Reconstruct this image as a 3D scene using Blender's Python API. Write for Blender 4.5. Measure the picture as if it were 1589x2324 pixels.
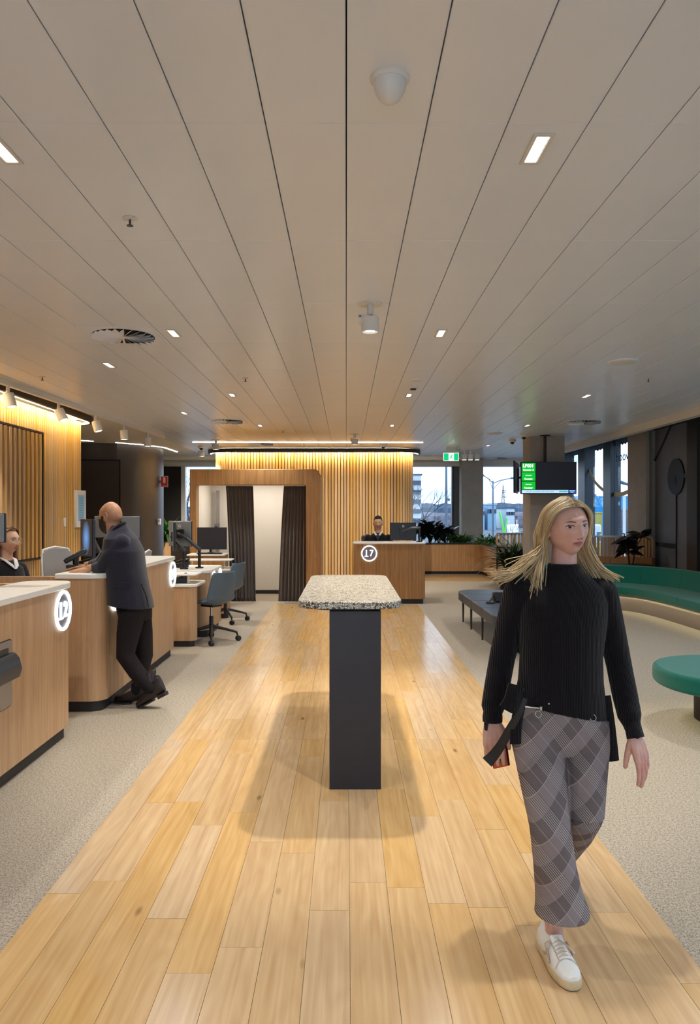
import bpy, bmesh, math, random
import numpy as np
from mathutils import Vector, Matrix, Euler
random.seed(7)
np.random.seed(7)
scene = bpy.context.scene
for o in list(bpy.data.objects):
    bpy.data.objects.remove(o)
COL = scene.collection

# ---------------------------------------------------------------- camera
F, H, VX, VY = 1700.0, 1.55, 786.0, 1163.0      # focal length in px, eye height, vanishing point
cam_data = bpy.data.cameras.new('camera')
cam = bpy.data.objects.new('camera', cam_data)
COL.objects.link(cam)
cam.location = (0, 0, H)
cam.rotation_euler = (math.radians(90), 0, 0)
cam_data.sensor_fit = 'HORIZONTAL'
cam_data.sensor_width = 36.0
cam_data.lens = 36.0 * F / 1589.0
cam_data.shift_x = (794.5 - VX) / 1589.0
cam_data.shift_y = (VY - 1162.0) / 1589.0
cam_data.clip_start = 0.05
cam_data.clip_end = 2000
scene.camera = cam

# ---------------------------------------------------------------- view
vs = scene.view_settings
scene.display_settings.display_device = 'sRGB'
vs.view_transform = 'Standard'
vs.look = 'None'
vs.exposure = 0.08
vs.gamma = 1.0
vs.use_curve_mapping = False
scene.cycles.max_bounces = 8
scene.cycles.diffuse_bounces = 4
scene.cycles.glossy_bounces = 3
scene.cycles.transparent_max_bounces = 8
scene.cycles.caustics_reflective = False
scene.cycles.caustics_refractive = False

# ---------------------------------------------------------------- world: cloudy dusk sky
world = bpy.data.worlds.new('dusk_sky')
scene.world = world
world.use_nodes = True
nt = world.node_tree
nt.nodes.clear()
wo = nt.nodes.new('ShaderNodeOutputWorld')
bg = nt.nodes.new('ShaderNodeBackground')
tc = nt.nodes.new('ShaderNodeTexCoord')
mp = nt.nodes.new('ShaderNodeMapping')
mp.inputs['Scale'].default_value = (2.2, 2.2, 13.0)
nz = nt.nodes.new('ShaderNodeTexNoise')
nz.inputs['Scale'].default_value = 1.6
nz.inputs['Detail'].default_value = 6
nz.inputs['Roughness'].default_value = 0.55
rp = nt.nodes.new('ShaderNodeValToRGB')
rp.color_ramp.elements[0].position = 0.36
rp.color_ramp.elements[0].color = (0.22, 0.42, 0.72, 1)
rp.color_ramp.elements[1].position = 0.58
rp.color_ramp.elements[1].color = (0.92, 0.97, 1.0, 1)
e = rp.color_ramp.elements.new(0.47)
e.color = (0.52, 0.70, 0.90, 1)
nt.links.new(tc.outputs['Generated'], mp.inputs['Vector'])
nt.links.new(mp.outputs['Vector'], nz.inputs['Vector'])
nt.links.new(nz.outputs['Fac'], rp.inputs['Fac'])
nt.links.new(rp.outputs['Color'], bg.inputs['Color'])
bg.inputs['Strength'].default_value = 2.9
nt.links.new(bg.outputs['Background'], wo.inputs['Surface'])

WARM = (1.0, 0.92, 0.80)
NEUT = (1.0, 0.985, 0.96)

# ---------------------------------------------------------------- helpers
def P(px, py, Y):
    return Vector(((px - VX) * Y / F, Y, H - (py - VY) * Y / F))

def PF(px, py, z=0.0):
    Y = F * (H - z) / (py - VY)
    return Vector(((px - VX) * Y / F, Y, z))

HC = 2.992
def PC(px, py):
    Y = F * (HC - H) / (VY - py)
    return Vector(((px - VX) * Y / F, Y, HC))

def lin(c):
    return c / 12.92 if c <= 0.04045 else ((c + 0.055) / 1.055) ** 2.4

def rgb(h):
    h = h.lstrip('#')
    return tuple(lin(int(h[i:i + 2], 16) / 255.0) for i in (0, 2, 4)) + (1.0,)

MATS = {}
def new_mat(name):
    m = bpy.data.materials.new(name)
    m.use_nodes = True
    n = m.node_tree
    n.nodes.clear()
    out = n.nodes.new('ShaderNodeOutputMaterial')
    b = n.nodes.new('ShaderNodeBsdfPrincipled')
    n.links.new(b.outputs[0], out.inputs[0])
    MATS[name] = m
    return m, n, b

def pm(name, col, rough=0.5, metal=0.0, spec=0.5, var=0.10, scale=14.0, bump=0.0, bscale=None, stretch=(1, 1, 1), sheen=0.0):
    """plain procedural material: a colour with fine noise in tone, and relief"""
    m, n, b = new_mat(name)
    c = rgb(col) if isinstance(col, str) else tuple(col) + (1.0,)
    t = n.nodes.new('ShaderNodeTexCoord')
    mpn = n.nodes.new('ShaderNodeMapping')
    mpn.inputs['Scale'].default_value = stretch
    n.links.new(t.outputs['Object'], mpn.inputs[0])
    ns = n.nodes.new('ShaderNodeTexNoise')
    ns.inputs['Scale'].default_value = scale
    ns.inputs['Detail'].default_value = 4
    n.links.new(mpn.outputs[0], ns.inputs['Vector'])
    r = n.nodes.new('ShaderNodeValToRGB')
    r.color_ramp.elements[0].position = 0.3
    r.color_ramp.elements[1].position = 0.7
    r.color_ramp.elements[0].color = tuple(x * (1 - var) for x in c[:3]) + (1,)
    r.color_ramp.elements[1].color = tuple(min(1, x * (1 + var)) for x in c[:3]) + (1,)
    n.links.new(ns.outputs['Fac'], r.inputs[0])
    n.links.new(r.outputs[0], b.inputs['Base Color'])
    b.inputs['Roughness'].default_value = rough
    b.inputs['Metallic'].default_value = metal
    b.inputs['Specular IOR Level'].default_value = spec
    if sheen:
        b.inputs['Sheen Weight'].default_value = sheen
    if bump:
        ns2 = n.nodes.new('ShaderNodeTexNoise')
        ns2.inputs['Scale'].default_value = bscale or scale * 3
        ns2.inputs['Detail'].default_value = 3
        n.links.new(mpn.outputs[0], ns2.inputs['Vector'])
        bp = n.nodes.new('ShaderNodeBump')
        bp.inputs['Strength'].default_value = bump
        bp.inputs['Distance'].default_value = 0.01
        n.links.new(ns2.outputs['Fac'], bp.inputs['Height'])
        n.links.new(bp.outputs[0], b.inputs['Normal'])
    return m

def em(name, col, strength):
    m, n, b = new_mat(name)
    c = rgb(col) if isinstance(col, str) else tuple(col) + (1.0,)
    b.inputs['Base Color'].default_value = tuple(x * 0.5 for x in c[:3]) + (1,)
    b.inputs['Emission Color'].default_value = c
    b.inputs['Emission Strength'].default_value = strength
    return m

def wood(name, c0, c1, axis, fine=60.0, along=1.6, rough=0.45, tone=0.0, bump=0.05, spec=0.4, cath=0.0, knots=False):
    """timber: grain runs along axis (0 x, 1 y, 2 z); tone = spread of tone from piece to piece"""
    m, n, b = new_mat(name)
    L = n.links.new
    t = n.nodes.new('ShaderNodeTexCoord')
    oi = n.nodes.new('ShaderNodeObjectInfo')
    mul = n.nodes.new('ShaderNodeVectorMath'); mul.operation = 'SCALE'
    comb = n.nodes.new('ShaderNodeCombineXYZ')
    for i in range(3):
        L(oi.outputs['Random'], comb.inputs[i])
    L(comb.outputs[0], mul.inputs[0]); mul.inputs['Scale'].default_value = 37.0
    add = n.nodes.new('ShaderNodeVectorMath'); add.operation = 'ADD'
    L(t.outputs['Object'], add.inputs[0]); L(mul.outputs[0], add.inputs[1])
    mpn = n.nodes.new('ShaderNodeMapping')
    sc = [fine] * 3; sc[axis] = along
    mpn.inputs['Scale'].default_value = sc
    L(add.outputs[0], mpn.inputs[0])
    ns = n.nodes.new('ShaderNodeTexNoise')
    ns.inputs['Scale'].default_value = 1.0; ns.inputs['Detail'].default_value = 5
    ns.inputs['Distortion'].default_value = 0.4
    L(mpn.outputs[0], ns.inputs['Vector'])
    fac = ns.outputs['Fac']
    if cath:
        mp2 = n.nodes.new('ShaderNodeMapping')
        s2 = [7.0] * 3; s2[axis] = 1.1
        mp2.inputs['Scale'].default_value = s2
        L(add.outputs[0], mp2.inputs[0])
        wv = n.nodes.new('ShaderNodeTexNoise')
        wv.inputs['Scale'].default_value = 1.0; wv.inputs['Detail'].default_value = 2
        L(mp2.outputs[0], wv.inputs['Vector'])
        mm = n.nodes.new('ShaderNodeMath'); mm.operation = 'MULTIPLY'; mm.inputs[1].default_value = 14.0
        L(wv.outputs['Fac'], mm.inputs[0])
        fr = n.nodes.new('ShaderNodeMath'); fr.operation = 'PINGPONG'; fr.inputs[1].default_value = 1.0
        L(mm.outputs[0], fr.inputs[0])
        mx = n.nodes.new('ShaderNodeMix'); mx.data_type = 'FLOAT'
        mx.inputs[0].default_value = cath
        L(fac, mx.inputs[2]); L(fr.outputs[0], mx.inputs[3])
        fac = mx.outputs[0]
    r = n.nodes.new('ShaderNodeValToRGB')
    r.color_ramp.elements[0].position = 0.25; r.color_ramp.elements[1].position = 0.75
    r.color_ramp.elements[0].color = rgb(c0); r.color_ramp.elements[1].color = rgb(c1)
    L(fac, r.inputs[0])
    col = r.outputs[0]
    if tone:
        hs = n.nodes.new('ShaderNodeHueSaturation')
        mr = n.nodes.new('ShaderNodeMapRange')
        mr.inputs['To Min'].default_value = 1 - tone; mr.inputs['To Max'].default_value = 1 + tone
        L(oi.outputs['Random'], mr.inputs['Value']); L(mr.outputs[0], hs.inputs['Value'])
        m3 = n.nodes.new('ShaderNodeMath'); m3.operation = 'MULTIPLY'; m3.inputs[1].default_value = 7.31
        fr3 = n.nodes.new('ShaderNodeMath'); fr3.operation = 'FRACT'
        L(oi.outputs['Random'], m3.inputs[0]); L(m3.outputs[0], fr3.inputs[0])
        mr3 = n.nodes.new('ShaderNodeMapRange')
        mr3.inputs['To Min'].default_value = 0.85; mr3.inputs['To Max'].default_value = 1.12
        L(fr3.outputs[0], mr3.inputs['Value']); L(mr3.outputs[0], hs.inputs['Saturation'])
        L(col, hs.inputs['Color'])
        col = hs.outputs[0]
    if knots:
        mp4 = n.nodes.new('ShaderNodeMapping')
        s4 = [4.2] * 3; s4[axis] = 1.5
        mp4.inputs['Scale'].default_value = s4
        L(add.outputs[0], mp4.inputs[0])
        vo = n.nodes.new('ShaderNodeTexVoronoi'); vo.inputs['Scale'].default_value = 1.0
        L(mp4.outputs[0], vo.inputs['Vector'])
        kr = n.nodes.new('ShaderNodeValToRGB')
        kr.color_ramp.elements[0].position = 0.02; kr.color_ramp.elements[0].color = (0.25, 0.16, 0.09, 1)
        kr.color_ramp.elements[1].position = 0.075; kr.color_ramp.elements[1].color = (1, 1, 1, 1)
        L(vo.outputs['Distance'], kr.inputs[0])
        km = n.nodes.new('ShaderNodeMix'); km.data_type = 'RGBA'; km.blend_type = 'MULTIPLY'
        km.inputs[0].default_value = 0.8
        L(col, km.inputs[6]); L(kr.outputs[0], km.inputs[7])
        col = km.outputs[2]
    L(col, b.inputs['Base Color'])
    b.inputs['Roughness'].default_value = rough
    b.inputs['Specular IOR Level'].default_value = spec
    if bump:
        bp = n.nodes.new('ShaderNodeBump')
        bp.inputs['Strength'].default_value = bump; bp.inputs['Distance'].default_value = 0.004
        L(fac, bp.inputs['Height']); L(bp.outputs[0], b.inputs['Normal'])
    return m

def root_loc(p):
    v = Vector((0, 0, 0))
    while p is not None:
        v += p.location
        p = p.parent
    return v

class MB:
    """collects shapes, links them as ONE mesh object"""
    def __init__(s):
        s.v = []; s.f = []; s.mi = []
    def add(s, vs, fs, mi=0):
        o = len(s.v)
        s.v.extend([tuple(x) for x in vs])
        s.f.extend([tuple(i + o for i in f) for f in fs])
        s.mi.extend([mi] * len(fs))
        return s
    def box(s, c, d, rz=0.0, M=None, mi=0):
        hx, hy, hz = d[0] / 2, d[1] / 2, d[2] / 2
        vs = [Vector((x * hx, y * hy, z * hz)) for z in (-1, 1) for x, y in ((-1, -1), (1, -1), (1, 1), (-1, 1))]
        R = M if M is not None else (Matrix.Rotation(rz, 3, 'Z') if rz else None)
        if R is not None:
            vs = [R @ v for v in vs]
        c = Vector(c)
        return s.add([v + c for v in vs], [(3, 2, 1, 0), (4, 5, 6, 7), (0, 1, 5, 4), (1, 2, 6, 5), (2, 3, 7, 6), (3, 0, 4, 7)], mi)
    def bb(s, x0, x1, y0, y1, z0, z1, mi=0):
        return s.box(((x0 + x1) / 2, (y0 + y1) / 2, (z0 + z1) / 2), (abs(x1 - x0), abs(y1 - y0), abs(z1 - z0)), mi=mi)
    def prism(s, poly, z0, z1, M=None, mi=0):
        k = len(poly)
        vs = [Vector((x, y, z0)) for x, y in poly] + [Vector((x, y, z1)) for x, y in poly]
        if M is not None:
            vs = [M @ v for v in vs]
        fs = [tuple(range(k - 1, -1, -1)), tuple(range(k, 2 * k))]
        fs += [(i, (i + 1) % k, k + (i + 1) % k, k + i) for i in range(k)]
        return s.add(vs, fs, mi)
    def loft(s, rings, cap0=True, cap1=True, closed=True, mi=0):
        k = len(rings[0])
        vs = [v for r in rings for v in r]
        fs = []
        for a in range(len(rings) - 1):
            for i in range(k if closed else k - 1):
                j = (i + 1) % k
                fs.append((a * k + i, a * k + j, (a + 1) * k + j, (a + 1) * k + i))
        if cap0: fs.append(tuple(range(k - 1, -1, -1)))
        if cap1: fs.append(tuple(range((len(rings) - 1) * k, len(rings) * k)))
        return s.add(vs, fs, mi)
    def tube(s, pts, r, n=10, cap=True, flat=1.0, up=None, mi=0):
        pts = [Vector(p) for p in pts]
        rs = list(r) if hasattr(r, '__len__') else [r] * len(pts)
        rings = []
        prev = Vector(up) if up is not None else None
        for i, p in enumerate(pts):
            if i == 0: d = pts[1] - pts[0]
            elif i == len(pts) - 1: d = pts[-1] - pts[-2]
            else: d = (pts[i + 1] - pts[i]).normalized() + (pts[i] - pts[i - 1]).normalized()
            d = d.normalized() if d.length > 1e-9 else Vector((0, 0, 1))
            if prev is None:
                prev = Vector((0, 0, 1)) if abs(d.z) < 0.9 else Vector((1, 0, 0))
            u = prev - d * prev.dot(d)
            if u.length < 1e-6:
                u = d.orthogonal()
            u.normalize(); w = d.cross(u); prev = u
            rings.append([p + (u * math.cos(2 * math.pi * k / n) * flat + w * math.sin(2 * math.pi * k / n)) * rs[i] for k in range(n)])
        return s.loft(rings, cap, cap, True, mi)
    def capsule(s, pts, rs, n=14):
        """chain of round sections with rounded ends"""
        pts = [Vector(p) for p in pts]
        d0 = (pts[0] - pts[1]).normalized(); d1 = (pts[-1] - pts[-2]).normalized()
        P_, R_ = [], []
        for a in (0.98, 0.8, 0.45):
            P_.append(pts[0] + d0 * rs[0] * a); R_.append(rs[0] * math.sqrt(1 - a * a))
        P_ += pts; R_ += list(rs)
        for a in (0.45, 0.8, 0.98):
            P_.append(pts[-1] + d1 * rs[-1] * a); R_.append(rs[-1] * math.sqrt(1 - a * a))
        return s.tube(P_, R_, n)
    def lathe(s, prof, c=(0, 0, 0), n=28, M=None, mi=0):
        c = Vector(c)
        rings = []
        for r, z in prof:
            ring = [Vector((max(r, 1e-5) * math.cos(2 * math.pi * k / n), max(r, 1e-5) * math.sin(2 * math.pi * k / n), z)) for k in range(n)]
            rings.append([(M @ v if M is not None else v) + c for v in ring])
        return s.loft(rings, True, True, True, mi)
    def ball(s, c, r, n=16, M=None, mi=0):
        c = Vector(c)
        r = Vector(r) if hasattr(r, '__len__') else Vector((r, r, r))
        rings = []
        for i in range(1, n // 2):
            a = math.pi * i / (n // 2)
            ring = [Vector((r.x * math.sin(a) * math.cos(2 * math.pi * k / n), r.y * math.sin(a) * math.sin(2 * math.pi * k / n), -r.z * math.cos(a))) for k in range(n)]
            rings.append([(M @ v if M is not None else v) + c for v in ring])
        lo = Vector((0, 0, -r.z)); hi = Vector((0, 0, r.z))
        if M is not None: lo = M @ lo; hi = M @ hi
        o = len(s.v)
        s.loft(rings, False, False, True, mi)
        k = len(rings)
        s.v.append(tuple(lo + c)); a = len(s.v) - 1
        s.v.append(tuple(hi + c)); b_ = len(s.v) - 1
        for i in range(n):
            j = (i + 1) % n
            s.f.append((o + j, o + i, a)); s.mi.append(mi)
            s.f.append((o + (k - 1) * n + i, o + (k - 1) * n + j, b_)); s.mi.append(mi)
        return s
    def mesh(s, name, off=(0, 0, 0), smooth=True, angle=35):
        me = bpy.data.meshes.new(name)
        ox, oy, oz = off
        me.from_pydata([(x - ox, y - oy, z - oz) for x, y, z in s.v], [], s.f)
        if any(s.mi):
            me.polygons.foreach_set('material_index', s.mi)
        me.update()
        if smooth:
            me.shade_smooth()
            me.set_sharp_from_angle(angle=math.radians(angle))
        return me
    def build(s, name, mat, parent=None, smooth=True, bevel=0.0, angle=35, segs=2):
        me = s.mesh(name, root_loc(parent) if parent is not None else (0, 0, 0), smooth, angle)
        for m in (mat if isinstance(mat, (list, tuple)) else [mat]):
            me.materials.append(MATS[m] if isinstance(m, str) else m)
        o = bpy.data.objects.new(name, me)
        COL.objects.link(o)
        if parent is not None:
            o.parent = parent
        if bevel:
            b = o.modifiers.new('bevel', 'BEVEL')
            b.width = bevel; b.segments = segs; b.limit_method = 'ANGLE'; b.angle_limit = math.radians(40)
            b.harden_normals = False
        return o

def tag(o, label=None, cat=None, group=None, kind=None):
    if label: o['label'] = label
    if cat: o['category'] = cat
    if group: o['group'] = group
    if kind: o['kind'] = kind
    return o

def thing(name, label, cat, loc=(0, 0, 0), group=None):
    o = bpy.data.objects.new(name, None)
    o.empty_display_size = 0.1
    COL.objects.link(o)
    o.location = loc
    return tag(o, label, cat, group)

def struct(name, mb, mat, parent=None, smooth=True, bevel=0.0):
    o = mb.build(name, mat, parent, smooth, bevel)
    if parent is None:
        o['kind'] = 'structure'
    return o

def dup(root, loc=None, rz=None, label=None, parent=None):
    r = root.copy()
    COL.objects.link(r)
    if parent is not None: r.parent = parent
    if loc is not None: r.location = loc
    if rz is not None: r.rotation_euler = (0, 0, rz)
    if label: r['label'] = label
    for ch in list(root.children):
        dup(ch, parent=r)
    return r

def place(mesh, name, mat, loc, parent=None, rz=0.0, scale=None):
    """one more object sharing a mesh"""
    o = bpy.data.objects.new(name, mesh)
    if not mesh.materials:
        mesh.materials.append(MATS[mat])
    COL.objects.link(o)
    if parent is not None:
        o.parent = parent
        loc = Vector(loc) - root_loc(parent)
    o.location = loc
    if rz: o.rotation_euler = (0, 0, rz)
    if scale: o.scale = scale
    return o

def rrect(x0, x1, y0, y1, r, n=6, corners=(1, 1, 1, 1)):
    """rounded rectangle outline, corners in order (x0y0, x1y0, x1y1, x0y1)"""
    pts = []
    for (cx, cy, a0, on, sx, sy) in ((x0, y0, 180, corners[0], 1, 1), (x1, y0, 270, corners[1], -1, 1), (x1, y1, 0, corners[2], -1, -1), (x0, y1, 90, corners[3], 1, -1)):
        rr = r * on
        if rr < 1e-6:
            pts.append((cx, cy)); continue
        for k in range(n + 1):
            a = math.radians(a0 + 90 * k / n)
            pts.append((cx + sx * rr + rr * math.cos(a), cy + sy * rr + rr * math.sin(a)))
    return pts

def resample(path, step):
    pts = [Vector((p[0], p[1])) for p in path]
    out = [pts[0].copy()]
    carry = 0.0
    for a, b in zip(pts, pts[1:]):
        d = (b - a).length
        t = step - carry
        while t <= d + 1e-9:
            out.append(a.lerp(b, t / d)); t += step
        carry = d - (t - step)
    return out

def smooth_path(ctrl, n=8):
    """Catmull-Rom through control points (2D or 3D)"""
    c = [Vector(p) for p in ctrl]
    c = [c[0] * 2 - c[1]] + c + [c[-1] * 2 - c[-2]]
    out = []
    for i in range(1, len(c) - 2):
        for k in range(n):
            t = k / n
            p0, p1, p2, p3 = c[i - 1], c[i], c[i + 1], c[i + 2]
            out.append(0.5 * ((2 * p1) + (p2 - p0) * t + (2 * p0 - 5 * p1 + 4 * p2 - p3) * t * t + (3 * p1 - p0 - 3 * p2 + p3) * t ** 3))
    out.append(c[-2].copy())
    return out

def normals2(path):
    ns = []
    for i in range(len(path)):
        a = path[max(0, i - 1)]; b = path[min(len(path) - 1, i + 1)]
        d = Vector((b[0] - a[0], b[1] - a[1])).normalized()
        ns.append(Vector((-d.y, d.x)))
    return ns

def sweep(mb, path, prof, mi=0, closed=True, cap=True):
    """profile of (offset along left normal, z) swept along a 2D path"""
    ns = normals2(path)
    rings = [[Vector((p[0] + n.x * o, p[1] + n.y * o, z)) for o, z in prof] for p, n in zip(path, ns)]
    return mb.loft(rings, cap, cap, closed, mi)

def text_mesh(s, size, extrude=0.002, bold=0.0, align='CENTER', sx=1.0):
    cu = bpy.data.curves.new('lettering', 'FONT')
    cu.body = s; cu.size = size; cu.extrude = extrude; cu.offset = bold
    cu.align_x = align; cu.align_y = 'CENTER'
    cu.resolution_u = 3
    o = bpy.data.objects.new('lettering', cu)
    COL.objects.link(o)
    dg = bpy.context.evaluated_depsgraph_get()
    me = bpy.data.meshes.new_from_object(o.evaluated_get(dg))
    bpy.data.objects.remove(o)
    bpy.data.curves.remove(cu)
    if sx != 1.0:
        for v in me.vertices: v.co.x *= sx
    return me

def text(s, name, mat, size, origin, xdir, ydir, parent=None, extrude=0.002, bold=0.0, align='CENTER', sx=1.0):
    me = text_mesh(s, size, extrude, bold, align, sx)
    X = Vector(xdir).normalized(); Y_ = Vector(ydir).normalized(); Z = X.cross(Y_)
    M = Matrix((X, Y_, Z)).transposed()
    for v in me.vertices:
        v.co = M @ v.co
    me.materials.clear()
    me.materials.append(MATS[mat])
    return place(me, name, mat, origin, parent)

def area_light(name, loc, size, power, col, rot=(0, 0, 0), parent=None, spread=180, sy=None):
    l = bpy.data.lights.new(name, 'AREA')
    l.energy = power; l.color = col; l.size = size; l.spread = math.radians(spread)
    if sy: l.shape = 'RECTANGLE'; l.size_y = sy
    o = bpy.data.objects.new(name, l)
    COL.objects.link(o)
    if parent is not None:
        o.parent = parent; loc = Vector(loc) - root_loc(parent)
    o.location = loc; o.rotation_euler = rot
    return o

def spot_light(name, loc, power, col, angle=60, blend=0.4, radius=0.03, rot=(0, 0, 0), parent=None):
    l = bpy.data.lights.new(name, 'SPOT')
    l.energy = power; l.color = col; l.spot_size = math.radians(angle); l.spot_blend = blend
    l.shadow_soft_size = radius
    o = bpy.data.objects.new(name, l)
    COL.objects.link(o)
    if parent is not None:
        o.parent = parent; loc = Vector(loc) - root_loc(parent)
    o.location = loc; o.rotation_euler = rot
    return o
# ---------------------------------------------------------------- materials
wood('oak_floor', '#bd9664', '#d6b482', 1, fine=48, along=1.3, rough=0.21, tone=0.05, bump=0.02, spec=0.5, cath=0.14, knots=True)
wood('oak_laminate', '#ad855f', '#c9a57e', 2, fine=42, along=1.0, rough=0.5, bump=0.02, cath=0.10)
wood('oak_slat', '#b98d52', '#deb576', 2, fine=60, along=1.2, rough=0.5, tone=0.13, bump=0.03)
wood('oak_booth', '#8a6238', '#b58853', 2, fine=42, along=1.0, rough=0.45, bump=0.02, cath=0.10)
wood('oak_planter', '#b08358', '#d3a877', 2, fine=48, along=1.0, rough=0.5, bump=0.02, cath=0.10)
pm('slat_backing', '#7a5732', 0.8, var=0.15)
pm('ceiling_paint', '#dee3ee', 0.28, spec=0.45, var=0.012, scale=3)
pm('plaster', '#d4d0ca', 0.55, var=0.02, scale=4)
pm('void_black', '#0d0c0c', 0.9, var=0.2)
pm('plinth_black', '#26211f', 0.6, var=0.1)
pm('charcoal_wall', '#3b3637', 0.42, var=0.04, scale=6, spec=0.5)
pm('charcoal_door', '#342f30', 0.4, var=0.04, scale=6)
pm('blind_grey', '#6c6f7b', 0.6, var=0.05, scale=6)
pm('concrete', '#a39b92', 0.75, var=0.07, scale=5, bump=0.05, bscale=60)
pm('white_metal', '#dcdad6', 0.35, var=0.02)
pm('white_quartz', '#efede5', 0.25, var=0.03, scale=60)
pm('white_panel', '#d9d4cb', 0.5, var=0.02, scale=3)
pm('black_plastic', '#17161a', 0.35, var=0.1)
pm('dark_grey_plastic', '#33353a', 0.4, var=0.06)
pm('mid_grey_plastic', '#6e7276', 0.4, var=0.05)
pm('navy_frame', '#2a3442', 0.4, var=0.08)
pm('black_steel', '#26242a', 0.38, var=0.08, metal=0.2)
pm('chrome', '#b9bcc0', 0.18, metal=1.0, var=0.03)
pm('brushed_steel', '#98948f', 0.35, metal=0.7, var=0.06, stretch=(1, 1, 20))
em('led_warm', (1.0, 0.77, 0.40), 95.0)
em('led_line', (1.0, 0.90, 0.74), 7.0)
em('led_cool', (0.72, 0.88, 1.0), 9.0)
em('lamp_lens', (1.0, 0.95, 0.88), 3.5)
em('led_floor', (1.0, 0.88, 0.55), 14.0)

def carpet_mat():
    m, n, b = new_mat('carpet')
    L = n.links.new
    t = n.nodes.new('ShaderNodeTexCoord')
    a = n.nodes.new('ShaderNodeTexNoise'); a.inputs['Scale'].default_value = 170; a.inputs['Detail'].default_value = 3; a.inputs['Roughness'].default_value = 0.7
    c = n.nodes.new('ShaderNodeTexNoise'); c.inputs['Scale'].default_value = 75; c.inputs['Detail'].default_value = 4
    d = n.nodes.new('ShaderNodeTexNoise'); d.inputs['Scale'].default_value = 2.0
    for q in (a, c, d): L(t.outputs['Object'], q.inputs['Vector'])
    r1 = n.nodes.new('ShaderNodeValToRGB')
    r1.color_ramp.elements[0].position = 0.36; r1.color_ramp.elements[0].color = rgb('#5b5248')
    r1.color_ramp.elements[1].position = 0.47; r1.color_ramp.elements[1].color = rgb('#b3a897')
    e_ = r1.color_ramp.elements.new(0.68); e_.color = rgb('#c9bfae')
    L(a.outputs['Fac'], r1.inputs[0])
    r2 = n.nodes.new('ShaderNodeValToRGB')
    r2.color_ramp.elements[0].position = 0.32; r2.color_ramp.elements[0].color = (0.62, 0.58, 0.54, 1)
    r2.color_ramp.elements[1].position = 0.6; r2.color_ramp.elements[1].color = (1, 1, 1, 1)
    L(c.outputs['Fac'], r2.inputs[0])
    mx = n.nodes.new('ShaderNodeMix'); mx.data_type = 'RGBA'; mx.blend_type = 'MULTIPLY'; mx.inputs[0].default_value = 0.75
    L(r1.outputs[0], mx.inputs[6]); L(r2.outputs[0], mx.inputs[7])
    L(mx.outputs[2], b.inputs['Base Color'])
    b.inputs['Roughness'].default_value = 0.95
    b.inputs['Specular IOR Level'].default_value = 0.15
    bp = n.nodes.new('ShaderNodeBump'); bp.inputs['Strength'].default_value = 0.5; bp.inputs['Distance'].default_value = 0.006
    L(a.outputs['Fac'], bp.inputs['Height']); L(bp.outputs[0], b.inputs['Normal'])
carpet_mat()

def terrazzo_mat():
    m, n, b = new_mat('terrazzo')
    L = n.links.new
    t = n.nodes.new('ShaderNodeTexCoord')
    v1 = n.nodes.new('ShaderNodeTexVoronoi'); v1.feature = 'DISTANCE_TO_EDGE'; v1.inputs['Scale'].default_value = 95
    v2 = n.nodes.new('ShaderNodeTexVoronoi'); v2.inputs['Scale'].default_value = 95
    L(t.outputs['Object'], v1.inputs['Vector']); L(t.outputs['Object'], v2.inputs['Vector'])
    r = n.nodes.new('ShaderNodeValToRGB')
    r.color_ramp.elements[0].position = 0.05; r.color_ramp.elements[0].color = rgb('#5a5857')
    r.color_ramp.elements[1].position = 0.16; r.color_ramp.elements[1].color = (1, 1, 1, 1)
    L(v1.outputs['Distance'], r.inputs[0])
    r2 = n.nodes.new('ShaderNodeValToRGB')
    r2.color_ramp.interpolation = 'CONSTANT'
    r2.color_ramp.elements[0].position = 0.0; r2.color_ramp.elements[0].color = rgb('#4a484a')
    r2.color_ramp.elements[1].position = 0.13; r2.color_ramp.elements[1].color = rgb('#c6c2b4')
    e_ = r2.color_ramp.elements.new(0.55); e_.color = rgb('#aaa698')
    e_ = r2.color_ramp.elements.new(0.75); e_.color = rgb('#d5d2c6')
    sp = n.nodes.new('ShaderNodeSeparateColor')
    L(v2.outputs['Color'], sp.inputs[0]); L(sp.outputs[0], r2.inputs[0])
    mx = n.nodes.new('ShaderNodeMix'); mx.data_type = 'RGBA'; mx.blend_type = 'MULTIPLY'; mx.inputs[0].default_value = 1.0
    L(r2.outputs[0], mx.inputs[6]); L(r.outputs[0], mx.inputs[7])
    L(mx.outputs[2], b.inputs['Base Color'])
    b.inputs['Roughness'].default_value = 0.35
terrazzo_mat()

def glass_mat(name, tint=(0.93, 0.97, 1.0), refl=1.0):
    m = bpy.data.materials.new(name)
    m.use_nodes = True
    n = m.node_tree; n.nodes.clear()
    out = n.nodes.new('ShaderNodeOutputMaterial')
    tr = n.nodes.new('ShaderNodeBsdfTransparent'); tr.inputs[0].default_value = tint + (1,)
    gl = n.nodes.new('ShaderNodeBsdfGlossy'); gl.inputs['Roughness'].default_value = 0.02
    fr = n.nodes.new('ShaderNodeLayerWeight'); fr.inputs['Blend'].default_value = 0.5
    pw_ = n.nodes.new('ShaderNodeMath'); pw_.operation = 'POWER'; pw_.inputs[1].default_value = 5.0
    n.links.new(fr.outputs['Facing'], pw_.inputs[0])
    mu = n.nodes.new('ShaderNodeMath'); mu.operation = 'MULTIPLY_ADD'; mu.inputs[1].default_value = 0.5 * refl; mu.inputs[2].default_value = 0.03 * refl
    mx = n.nodes.new('ShaderNodeMixShader')
    n.links.new(pw_.outputs[0], mu.inputs[0]); n.links.new(mu.outputs[0], mx.inputs[0])
    n.links.new(tr.outputs[0], mx.inputs[1]); n.links.new(gl.outputs[0], mx.inputs[2])
    n.links.new(mx.outputs[0], out.inputs[0])
    MATS[name] = m
glass_mat('window_glass')
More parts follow.
